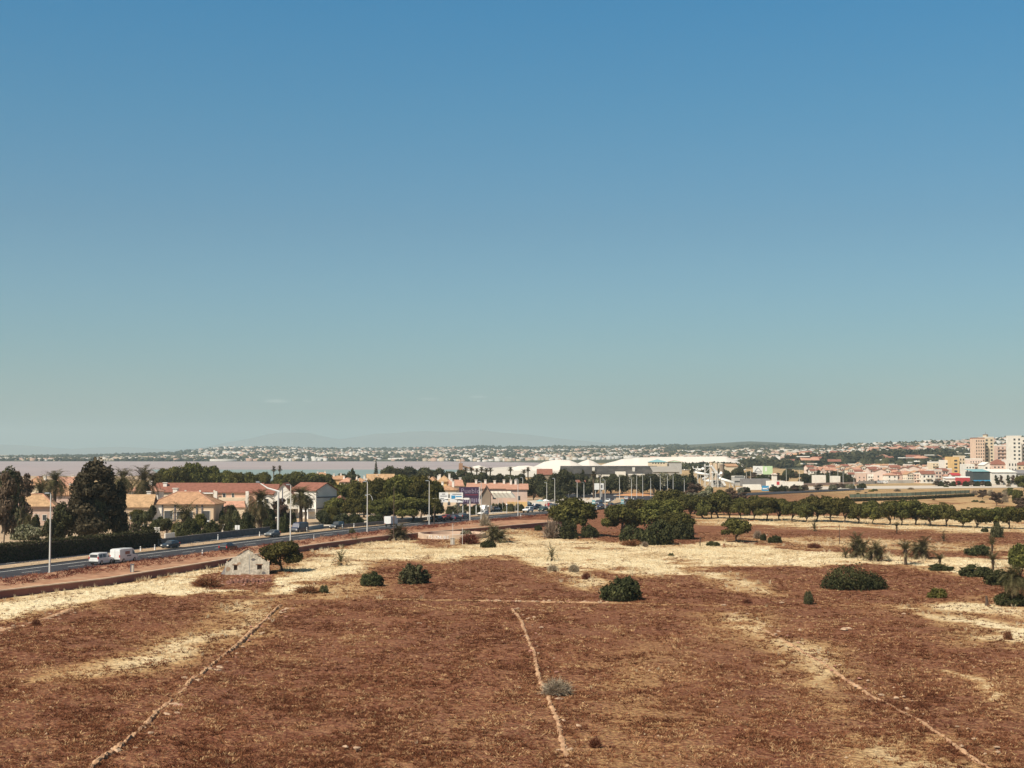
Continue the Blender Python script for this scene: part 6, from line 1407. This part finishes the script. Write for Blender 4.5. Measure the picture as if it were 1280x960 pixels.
# overhead sign gantry
pl, pr_ = at(534.7, 652), at(587.5, 652.5); t = thing('sign_gantry', 'white overhead road sign gantry with two panels before the dark billboard', 'sign gantry', pl); v = pr_-pl; kk = pl.y/F; zb = (652-623.5)*kk
for q in ((0, 0), (v.x, v.y)): MB().tube([(q[0], q[1], -.3), (q[0], q[1], zb)], .14, 8).build('post', M['metal_pole'], t)
MB().tube([(0, 0, zb), (v.x, v.y, zb)], .13, 8).build('beam', M['metal_pole'], t)
for px0, px1, nm in ((549, 560.3, 'left'), (562.3, 578.6, 'right')):
    f0 = (px0-534.7)/52.8; f1 = (px1-534.7)/52.8; a = v*f0; b = v*f1; z0 = (652-628)*kk; z1 = (652-615.7)*kk
    q = MB().box(a.x, b.x, a.y-.32, a.y-.2, z0, z1).build('sign_panel', M['white_paint'], t); cx = (a.x+b.x)/2; w_ = b.x-a.x
    if nm == 'left':
        MB().box(cx-.45, cx+.35, a.y-.36, a.y-.325, z1-.5, z1-.32).build('text_line', M['grey_ink'], q); MB().box(cx-.9, cx+.9, a.y-.36, a.y-.325, z1-1.0, z1-.86).build('text_line', M['grey_ink'], q); MB().box(cx-.9, cx+.95, a.y-.36, a.y-.325, z1-1.75, z1-1.55).build('text_line', M['grey_ink'], q)
        MB().add([(cx, a.y-.36, z0+.25), (cx+.22, a.y-.36, z0+.6), (cx-.22, a.y-.36, z0+.6)], [(0, 1, 2)]).build('arrow', M['grey_ink'], q)
    else:
        MB().box(cx-w_*.38, cx-w_*.08, a.y-.36, a.y-.325, z0+1.0, z0+1.85).build('blue_plate', M['blue_sign'], q); MB().box(cx-w_*.04, cx+w_*.4, a.y-.36, a.y-.325, z0+1.45, z0+1.7).build('text_line', M['blue_sign'], q); MB().box(cx-w_*.04, cx+w_*.36, a.y-.36, a.y-.325, z0+.95, z0+1.1).build('text_line', M['grey_ink'], q); MB().box(cx-w_*.3, cx+w_*.4, a.y-.36, a.y-.325, z1-.5, z1-.35).build('text_line', M['grey_ink'], q)
        MB().add([(cx+.3, a.y-.36, z0+.2), (cx+.52, a.y-.36, z0+.55), (cx+.08, a.y-.36, z0+.55)], [(0, 1, 2)]).build('arrow', M['grey_ink'], q)
MB().box(v.x-1.6, v.x-.2, v.y-.3, v.y-.15, zb-.2, zb+.3).build('small_plate', M['white_paint'], t)
b_, w_, zb, zt = hoarding('large dark purple billboard with pale lettering beside the sign gantry', 574, 600, 415, 608.5, 629.5, 'purple_board', posts=3)
text_part(b_, 'Pueblo', .3, -.14, zb+(zt-zb)*.63, 2.0, 'violet_ink'); MB().box(-w_*.2, w_*.4, -.16, -.125, zb+(zt-zb)*.52, zb+(zt-zb)*.54).build('rule', M['red_paint'], b_)
for i in range(9): MB().box(-w_*.42+i*.62, -w_*.42+i*.62+.36, -.16, -.125, zb+.35+.12*(i % 3), zb+1.5+.1*(i % 2)).build('pale_figure', M['violet_ink'], b_)
MB().box(w_*.455, w_*.485, -.2, -.125, zb, zt).build('edge_strip', M['white_paint'], b_)
for px, by, lab, c in ((742, 633, 'blue and white sign at the roundabout left of the white lamp', 'teal_paint'), (778, 632, 'turquoise road sign right in front of the roundabout', 'teal_paint')):
    p = at(px, by); t = thing('road_sign', lab, 'sign', p); MB().tube([(0, .1, -.2), (0, .1, 2.2)], .06, 6).build('post', M['metal_pole'], t); MB().box(-.55, .55, -.05, .05, .6, 2.2).build('panel', M[c], t); MB().box(-.4, .4, -.09, -.055, 1.2, 1.45).build('white_band', M['white_paint'], t)
p = at(296.5, 671); t = thing('road_sign', 'white pair of sign plates on a pole before the terrace gardens', 'sign', p); MB().tube([(0, .08, -.2), (0, .08, 2.5)], .05, 6).build('post', M['metal_pole'], t)
for u in (-.28, .28): MB().box(u-.22, u+.22, -.05, .05, 1.55, 2.5).build('plate', M['white_paint'], t)
# white roadside markers
MP = thing('marker_post', 'x', 'marker post', (0, -720, 0)); MB().box(-.09, .09, -.07, .07, -.1, 1.0).build('post', M['white_paint'], MP); MB().box(-.095, .095, -.075, .075, .72, .86).build('reflector', M['grey_ink'], MP); mpu = []
for px, by in ((175.5, 690), (193.5, 688.5), (253, 695.5), (272.5, 675), (324.5, 671.5), (340.5, 669.5), (383.5, 665.5), (392.5, 675.5), (428, 661.5), (442.5, 660), (566.5, 645), (651, 647.2), (746, 636.5)):
    p = at(px, by, ZR); lab = 'white marker post between the carriageways' if by < 692 and px < 450 and px != 392.5 else 'white marker post on the verge beside the road'; g = 'white marker posts along the road, '+('median' if 'between' in lab else 'verge')
    if not mpu: mpu.append(1); MP.location = p; MP['label'] = lab; MP['group'] = g
    else: dup(MP, p, rdir(s_of(p)), (1, 1, 1.15), lab, g)
BP = thing('bollard', 'x', 'bollard', (0, -730, 0)); MB().tube([(0, 0, -.1), (0, 0, .8)], .075, 7).build('post', M['green_net'], BP); MB().tube([(0, 0, .55), (0, 0, .72)], .08, 7).build('white_band', M['white_paint'], BP); bpu = []
s0 = s_of(at(20, 703)); s1 = s_of(at(300, 670))
for i in range(46):
    s = s0+(s1-s0)*(i//2*2+.35*(i % 2))/46
    if i > 24 and i < 36: continue
    p = rp(s, 20.9, ZR+.12); lab = 'green and white bollard of the row along the service road kerb'
    if not bpu: bpu.append(1); BP.location = p; BP['label'] = lab; BP['group'] = 'bollards along the service road'
    else: dup(BP, p, 0, None, lab, 'bollards along the service road')
# garden walls along the pavement
wall_line('garden_wall', [tuple(at(197, 684)), tuple(at(260, 676)), tuple(at(337, 667))], 1.45, .25, M['stone_wall_grey'], 'long grey garden wall along the service road before the terraces', cop=M['stone_wall_grey'])
wall_line('garden_wall', [tuple(at(382, 664.5)), tuple(at(404, 661))], 1.1, .25, M['grey_wall'], 'short pale garden wall before the white gabled house')
wall_line('garden_wall', [tuple(at(206, 676)), tuple(at(218, 674.5))], 1.5, .25, M['white_wall'], 'white balustrade wall below the yellow bush')
wall_line('garden_wall', [tuple(at(430, 661.5)), tuple(at(520, 653.5)), tuple(at(580, 646))], 1.2, .25, M['stone_wall_grey'], 'grey wall along the road at the foot of the dark pines')
for px, by, lab in ((195, 671, 'white gate pillar left in the garden gate'), (198, 671, 'white gate pillar right in the garden gate'), (257, 668, 'white gate pillar beside the clipped bush'), (279, 667, 'white arch post before the salmon terrace')):
    p = at(px, by); t = thing('gate_pillar', lab, 'pillar', p); MB().box(-.28, .28, -.28, .28, -.1, 1.9).build('shaft', M['white_wall'], t); MB().box(-.36, .36, -.36, .36, 1.905, 2.05).build('cap', M['white_wall'], t)
p = at(9, 701); t = thing('ramp_wall', 'red painted ramp wall at the left edge beside the hedge', 'wall', (p.x, p.y, 0), .3); MB().add([(-6, 0, -.1), (1.1, 0, -.1), (1.1, 0, 1.15), (-6, 0, 1.35), (-6, .4, -.1), (1.1, .4, -.1), (1.1, .4, 1.15), (-6, .4, 1.35)], [(0,1,2,3),(7,6,5,4),(0,3,7,4),(1,5,6,2),(3,2,6,7)]).build('wall_body', M['pink_ramp'], t); MB().add([(.5, -.06, -.1), (1.5, -.06, -.1), (1.25, -.06, 2.2), (.85, -.06, 2.0), (.5, .4, -.1), (1.5, .4, -.1), (1.25, .4, 2.2), (.85, .4, 2.0)], [(0,1,2,3),(7,6,5,4),(0,3,7,4),(1,5,6,2),(3,2,6,7)]).build('raised_end', M['red_paint'], t)
# parasols and canopies by the car park
for px, by, c, lab in ((675, 634.5, 'teal_paint', 'blue parasol at the terrace cafe by the car park'), (682, 634, 'white_paint', 'white parasol beside the blue one by the car park')):
    p = at(px, by); t = thing('parasol', lab, 'parasol', p); MB().tube([(0, 0, 0), (0, 0, 2.4)], .05, 6).build('pole', M['metal_pole'], t); MB().tube([(0, 0, 2.1), (0, 0, 2.75)], [1.6, .05], 8).build('canopy', M[c], t)
t = thing('car_port', 'flat white car port roof before the beige terrace', 'car port', at(648, 634)); MB().box(-2.2, 2.2, -1.5, 1.5, 2.15, 2.35).build('roof', M['white_paint'], t)
for u in (-2, 2):
    for v_ in (-1.3, 1.3): MB().box(u-.08, u+.08, v_-.08, v_+.08, -.1, 2.15).build('post', M['metal_pole'], t)

# ------------------------------------------------------------------ vehicles
def carpaint(name, c, met=.0):
    m, nt, b = mat(name); n = noise(nt, 1.2, 4, .6, objvec(nt)); nt.links.new(ramp(nt, n, [(.3, tuple(v*.88 for v in c)), (.7, c)]), b.inputs['Base Color'])
    b.inputs['Roughness'].default_value = .35; b.inputs['Coat Weight'].default_value = .4; b.inputs['Metallic'].default_value = met; M[name] = m
for nme, c in (('paint_white', (.74, .73, .71)), ('paint_black', (.02, .02, .024)), ('paint_navy', (.025, .035, .075)), ('paint_grey', (.16, .17, .175)), ('paint_silver', (.45, .46, .47)), ('paint_green', (.03, .07, .05)), ('paint_red', (.32, .03, .03)), ('paint_dark', (.03, .04, .05))): carpaint(nme, c)
M['lamp_red'] = simple('lamp_red', (.45, .03, .03), .3, .1, 3); M['lamp_clear'] = simple('lamp_clear', (.75, .75, .72), .25, .05, 3); M['trim'] = simple('trim', (.03, .03, .03), .7, .1, 3)
# stations: y (rear=0), belt z, top z, half width at belt, half width at top
SHAPES = {
 'hatchback': (1.76, .28, [(0, .80, .86, .80, .74), (.12, .92, 1.02, .86, .72), (.55, .95, 1.44, .88, .60), (1.2, .95, 1.50, .88, .62), (2.3, .94, 1.47, .88, .62), (3.15, .95, .99, .87, .70), (3.9, .84, .87, .84, .72), (4.15, .62, .66, .76, .68)], (.62, 3.0), 4.15),
 'people_carrier': (1.85, .30, [(0, .95, 1.00, .86, .8), (.06, 1.05, 1.80, .91, .74), (.6, 1.06, 1.90, .92, .76), (2.7, 1.05, 1.88, .92, .76), (3.55, 1.06, 1.14, .91, .76), (4.3, .92, .96, .88, .76), (4.55, .62, .68, .82, .74)], (.25, 3.3), 4.55),
 'cargo_van': (2.0, .34, [(0, 1.2, 1.9, .97, .90), (.04, 1.25, 2.22, .98, .90), (.5, 1.25, 2.30, .99, .90), (3.7, 1.22, 2.28, .99, .90), (4.2, 1.20, 2.10, .98, .84), (4.75, 1.18, 1.26, .97, .82), (5.2, 1.0, 1.05, .93, .82), (5.35, .65, .7, .88, .8)], (3.6, 4.5), 5.35),
 'suv': (1.85, .40, [(0, .95, 1.0, .88, .8), (.06, 1.05, 1.70, .92, .74), (.6, 1.06, 1.80, .93, .74), (2.3, 1.05, 1.78, .93, .74), (2.95, 1.06, 1.14, .92, .78), (4.1, 1.0, 1.04, .9, .8), (4.3, .7, .75, .84, .78)], (.3, 2.75), 4.3),
}
def vehicle_proto(kind_, paint, box=None):
    w_, zb, stn, (g0, g1), L = SHAPES[kind_]; root = thing(kind_, 'x', {'cargo_van': 'van'}.get(kind_, 'car'), (0, -800, 0)); vs = []; n = len(stn)
    for y, b, tz, hb, ht in stn: vs += [(x_, y-L/2, z) for x_, z in ((-hb*.93, zb), (-hb, (zb+b)/2), (-hb, b), (-ht, tz-.06), (-ht*.85, tz), (ht*.85, tz), (ht, tz-.06), (hb, b), (hb, (zb+b)/2), (hb*.93, zb))]
    fs = [(10*i+j, 10*i+(j+1) % 10, 10*(i+1)+(j+1) % 10, 10*(i+1)+j) for i in range(n-1) for j in range(10)]; fs = [f[::-1] for f in fs]+[tuple(range(10)), tuple(10*(n-1)+j for j in range(10))[::-1]]
    MB().add(vs, fs).build('body', M[paint], root)
    def sec(y):
        ys_ = [q[0] for q in stn]; return [float(np.interp(y, ys_, [q[k_] for q in stn])) for k_ in (1, 2, 3, 4)]
    # side windows follow the cabin slope
    nwin = 1 if kind_ == 'cargo_van' else 3
    for s in (-1, 1):
        for i in range(nwin):
            ya = g0+(g1-g0)*(i+.05)/nwin; yb = g0+(g1-g0)*(i+.93)/nwin; P = []
            for y, f in ((ya, .10), (yb, .10), (yb, .82), (ya, .82)):
                b, tz, hb, ht = sec(y); tz -= .06
                P.append((s*(hb+(ht-hb)*f+.012), y-L/2, b+(tz-b)*f))
            P2 = [(p_[0]-s*.01, p_[1], p_[2]) for p_ in P]; MB().add(P+P2, [(0,1,2,3),(7,6,5,4),(0,4,5,1),(1,5,6,2),(2,6,7,3),(3,7,4,0)]).build('side_window', M['dark_window'], root)
    # windscreen and rear glass lie on the sloped stations
    def glass(i0, i1, nm, f0, f1):
        a, b = stn[i0], stn[i1]; P = []
        for f in (f0, f1):
            y = a[0]+(b[0]-a[0])*f; tz = a[2]+(b[2]-a[2])*f; ht = (a[4]+(b[4]-a[4])*f)*.84; P += [(-ht, y-L/2, tz), (ht, y-L/2, tz)]
        ny = 1 if i0 < i1 and a[2] > b[2] else -1; d = Vector((0, ny*.014, .012)); Q_ = [tuple(Vector(p_)+d) for p_ in P]; MB().add(P+Q_, [(4,5,7,6),(0,2,3,1),(0,1,5,4),(2,6,7,3),(0,4,6,2),(1,3,7,5)]).build(nm, M['dark_window'], root)
    i = max(j for j in range(n-1) if stn[j+1][2]-stn[j][2] < -.3); glass(i, i+1, 'windscreen', .06, .92)
    i = max(range(n-1), key=lambda j: stn[j+1][2]-stn[j][2])
    if kind_ == 'cargo_van': MB().box(-.015, .015, -L/2-.012, -L/2-.001, .5, 2.1).build('door_gap', M['trim'], root)
    elif kind_ == 'hatchback': glass(i, i+1, 'rear_window', .15, .88)
    else: MB().box(-.68, .68, -L/2+.012, -L/2+.035, 1.12, 1.66).build('rear_window', M['dark_window'], root)
    MB().box(-w_*.45, w_*.45, -L/2-.05, -L/2+.1, zb, zb+.28).build('bumper', M['trim'], root); MB().box(-w_*.44, w_*.44, L/2-.08, L/2+.05, zb, zb+.26).build('bumper', M['trim'], root)
    for s in (-1, 1):
        zt_ = 1.1 if kind_ != 'hatchback' else .82; MB().box(s*w_*.44-.09, s*w_*.44+.09, -L/2-.02, -L/2+.10, zt_-.18, zt_+.22).build('tail_light', M['lamp_red'], root); MB().box(s*w_*.38-.16, s*w_*.38+.16, L/2-.16, L/2+.02, .62, .78).build('headlight', M['lamp_clear'], root)
        for y in (L*.2-L/2, L*.80-L/2):
            wr = .32 if kind_ == 'hatchback' else .36; x0 = s*(w_/2-.20); x1 = s*(w_/2+.01); t_ = MB().tube([(x0, y, wr), (x1, y, wr)], wr, 16).build('wheel', M['tyre'], root); MB().tube([(x1, y, wr), (x1+s*.015, y, wr)], wr*.62, 12).build('rim', M['rim'], t_)
    return root
VP = {}
def car(kind_, paint, px, by, label, away=True, rz=None, group=None, z=ZR+.01):
    p = at(px, by, z); key = (kind_, paint); a_ = (rdir(s_of(p))-math.pi/2 + (0 if away else math.pi)) if rz is None else rz
    if key not in VP: VP[key] = vehicle_proto(kind_, paint); o = VP[key]; o.location = p; o.rotation_euler = (0, 0, a_); o['label'] = label; [kids_of(c_) for c_ in kids_of(o)]
    else: o = dup(VP[key], p, a_, None, label, group)
    return o
car('people_carrier', 'paint_white', 127, 705, 'white people carrier driving away just behind the white cargo van', z=ZR+.01)
v = car('cargo_van', 'paint_white', 155, 702.5, 'white cargo van with dark red lettering on its side driving away')
MB().box(1.0, 1.012, -1.2, .1, 1.35, 1.85).build('side_lettering', M['stone_red'], v); MB().box(1.0, 1.012, -.7, .5, 1.0, 1.2).build('side_lettering', M['grey_ink'], v)
car('hatchback', 'paint_black', 285.5, 688.5, 'black hatchback driving away on the main road above the ruin')
car('hatchback', 'paint_dark', 213, 685.5, 'dark car parked on the service road right of the hedge end', False)
car('hatchback', 'paint_grey', 340.5, 671, 'grey car facing the camera on the service road', False)
car('cargo_van', 'paint_navy', 374, 665.5, 'dark blue van parked behind the second street lamp', False)
car('suv', 'paint_dark', 421, 661.5, 'dark off road car parked by the pines facing the camera', False)
# box lorry
p = at(488.5, 658, ZR); t = thing('box_lorry', 'white box lorry driving away behind the palm clump at the wall', 'lorry', p, rdir(s_of(p))-math.pi/2)
t.scale = (.75, .5, .78)
MB().box(-1.2, 1.2, -3.4, 2.6, .9, 3.2).build('cargo_box', M['paint_white'], t); MB().box(-1.05, 1.05, 2.7, 4.3, .5, 2.3).build('cab', M['paint_white'], t); MB().box(-.95, .95, 4.3, 4.33, 1.35, 2.15).build('windscreen', M['dark_window'], t); MB().box(-.5, .5, -3.3, 4.1, .55, .88).build('chassis', M['trim'], t)
for s in (-1, 1):
    for y in (-2.2, 3.3): w__ = MB().tube([(s*.75, y, .45), (s*1.08, y, .45)], .45, 14).build('wheel', M['tyre'], t); MB().tube([(s*1.08, y, .45), (s*1.10, y, .45)], .26, 10).build('rim', M['rim'], w__)
    MB().box(s*.95-.12, s*.95+.12, -3.45, -3.4, .92, 1.1).build('tail_light', M['lamp_red'], t)
for a in (('hatchback', 'paint_red', 556, 650, 'red car in the queue passing under the sign gantry', False), ('hatchback', 'paint_black', 546, 651.5, 'black car left of the red one under the gantry', False), ('hatchback', 'paint_navy', 570, 650.5, 'dark blue car right of the red one under the gantry', True), ('hatchback', 'paint_grey', 579, 648, 'grey car behind the gantry right leg', True), ('cargo_van', 'paint_white', 606, 640.5, 'white van parked at the billboard lamp', False), ('hatchback', 'paint_white', 604, 644.5, 'white car parked just before the white van at the lamp', False), ('suv', 'paint_white', 660, 640.5, 'white off road car coming towards the camera by the car park', False), ('hatchback', 'paint_green', 679, 639, 'dark green car at the left foot of the broad pine', False), ('cargo_van', 'paint_white', 655, 636, 'white van behind the white off road car', False), ('hatchback', 'paint_white', 639, 635, 'white car parked under the awnings of the beige terrace', False),
   ('hatchback', 'paint_navy', 750.5, 635.5, 'dark blue car facing the camera beside the white lamp', False), ('hatchback', 'paint_black', 764, 634, 'black car leaving the roundabout right of the white lamp', True), ('hatchback', 'paint_white', 760, 628.5, 'white car on the roundabout behind the lamp', False), ('hatchback', 'paint_silver', 783, 625.5, 'silver car entering the roundabout beside the island', True), ('suv', 'paint_navy', 748, 631.5, 'dark blue high car behind the dark blue one at the roundabout', False)):
    car(*a, z=ZR+.06)
for i, px in enumerate((612, 620, 628, 634, 646, 664, 669, 674, 686, 692)):
    car('hatchback', ('paint_silver', 'paint_white', 'paint_grey', 'paint_red', 'paint_dark')[i % 5], px, 637.5-(px-612)*.05+(i % 2)*1.6, '%s parked car in the lot before the beige terrace' % ('silver', 'white', 'grey', 'red', 'dark')[i % 5], rz=.3+(i % 2)*3.14, group='%s cars in the lot' % ('silver', 'white', 'grey', 'red', 'dark')[i % 5], z=ZR+.06)
for i, px in enumerate((1078, 1084, 1091, 1098, 1106, 1170, 1176, 1183)):
    car('hatchback', ('paint_silver', 'paint_white', 'paint_dark')[i % 3], px, 604.6-(px-1078)*.012, '%s car parked at the foot of the town' % ('silver', 'white', 'dark')[i % 3], rz=1.4, group='%s cars at the foot of the town' % ('silver', 'white', 'dark')[i % 3], z=.12)
# ------------------------------------------------------------------ haze, sky, sun
SUN = Vector((-.71, -.70, 0)).normalized(); ELEV = R(49)
sd = Vector((SUN.x*math.cos(ELEV), SUN.y*math.cos(ELEV), math.sin(ELEV)))
sun = bpy.data.objects.new('sun', bpy.data.lights.new('sun', 'SUN')); C.objects.link(sun)
sun.data.energy = 4.4; sun.data.angle = R(.53); sun.data.color = (1.0, .895, .74)
sun.rotation_euler = sd.to_track_quat('Z', 'Y').to_euler()
w = bpy.data.worlds.new('World'); S.world = w; w.use_nodes = True; nt = w.node_tree
bg = nt.nodes['Background']
sky = nd(nt, 'ShaderNodeTexSky', sky_type='NISHITA'); sky.sun_disc = False
sky.sun_elevation = ELEV; sky.sun_rotation = math.atan2(SUN.x, SUN.y) % (2*math.pi); sky.altitude = 20; sky.air_density = 1.0; sky.dust_density = 1.6; sky.ozone_density = 1.0
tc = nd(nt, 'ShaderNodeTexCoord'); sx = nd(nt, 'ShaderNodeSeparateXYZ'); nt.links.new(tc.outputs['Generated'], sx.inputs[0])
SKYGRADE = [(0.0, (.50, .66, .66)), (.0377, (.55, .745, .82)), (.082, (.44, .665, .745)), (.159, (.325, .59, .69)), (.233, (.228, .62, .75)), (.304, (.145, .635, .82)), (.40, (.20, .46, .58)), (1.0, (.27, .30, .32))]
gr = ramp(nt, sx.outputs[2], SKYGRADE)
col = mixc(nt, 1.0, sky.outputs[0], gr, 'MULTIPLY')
# faint cloud wisps low over the horizon
nz = noise(nt, 90, 5, .7, tc.outputs['Generated'])
for px, py, rx, ry, st_ in ((345, 501.5, 17, 2.6, .10), (385, 501.5, 7, 1.6, .06), (536, 498.5, 15, 1.8, .055), (597, 496, 11, 1.8, .10), (637, 497, 9, 1.2, .03)):
    d = ray(px, py).normalized()
    vm = nd(nt, 'ShaderNodeVectorMath', operation='SUBTRACT'); nt.links.new(tc.outputs['Generated'], vm.inputs[0]); vm.inputs[1].default_value = d
    ms = nd(nt, 'ShaderNodeVectorMath', operation='MULTIPLY'); nt.links.new(vm.outputs[0], ms.inputs[0]); ms.inputs[1].default_value = (F/rx, 1, F/ry)
    ln = nd(nt, 'ShaderNodeVectorMath', operation='LENGTH'); nt.links.new(ms.outputs[0], ln.inputs[0])
    mr = nd(nt, 'ShaderNodeMapRange', interpolation_type='SMOOTHSTEP'); nt.links.new(ln.outputs['Value'], mr.inputs[0])
    mr.inputs[1].default_value = .1; mr.inputs[2].default_value = 1.3; mr.inputs[3].default_value = st_*4.5; mr.inputs[4].default_value = 0
    mm = nd(nt, 'ShaderNodeMath', operation='MULTIPLY'); nt.links.new(mr.outputs[0], mm.inputs[0]); nt.links.new(nz, mm.inputs[1])
    col = mixc(nt, mm.outputs[0], col, (9.5, 9.3, 8.6))
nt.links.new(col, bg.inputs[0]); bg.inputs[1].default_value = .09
hm = bpy.data.materials.new('haze_air'); hm.use_nodes = True; nt = hm.node_tree; nt.nodes.clear()
o = nd(nt, 'ShaderNodeOutputMaterial'); pv = nd(nt, 'ShaderNodeVolumePrincipled')
HAZE = 7.5e-5
pv.inputs['Color'].default_value = (.56, .72, .785, 1); pv.inputs['Density'].default_value = HAZE; pv.inputs['Anisotropy'].default_value = 0.0
nt.links.new(pv.outputs[0], o.inputs['Volume'])
hz = MB().box(-32000, 32000, -3500, 33000, -25, 560).build('haze', hm); kind(hz, 'stuff')
try: hm.cycles.homogeneous_volume = True
except Exception: pass

S.view_settings.view_transform = 'Standard'; S.view_settings.look = 'None'; S.view_settings.exposure = 0.58; S.view_settings.gamma = 1
S.render.engine = 'CYCLES'
S.cycles.max_bounces = 6; S.cycles.diffuse_bounces = 3; S.cycles.glossy_bounces = 2; S.cycles.transmission_bounces = 2; S.cycles.volume_bounces = 1; S.cycles.transparent_max_bounces = 4
S.cycles.use_denoising = True
try: S.cycles.denoiser = 'OPENIMAGEDENOISE'
except Exception: pass
S.cycles.use_adaptive_sampling = False
S.cycles.sample_clamp_indirect = 4
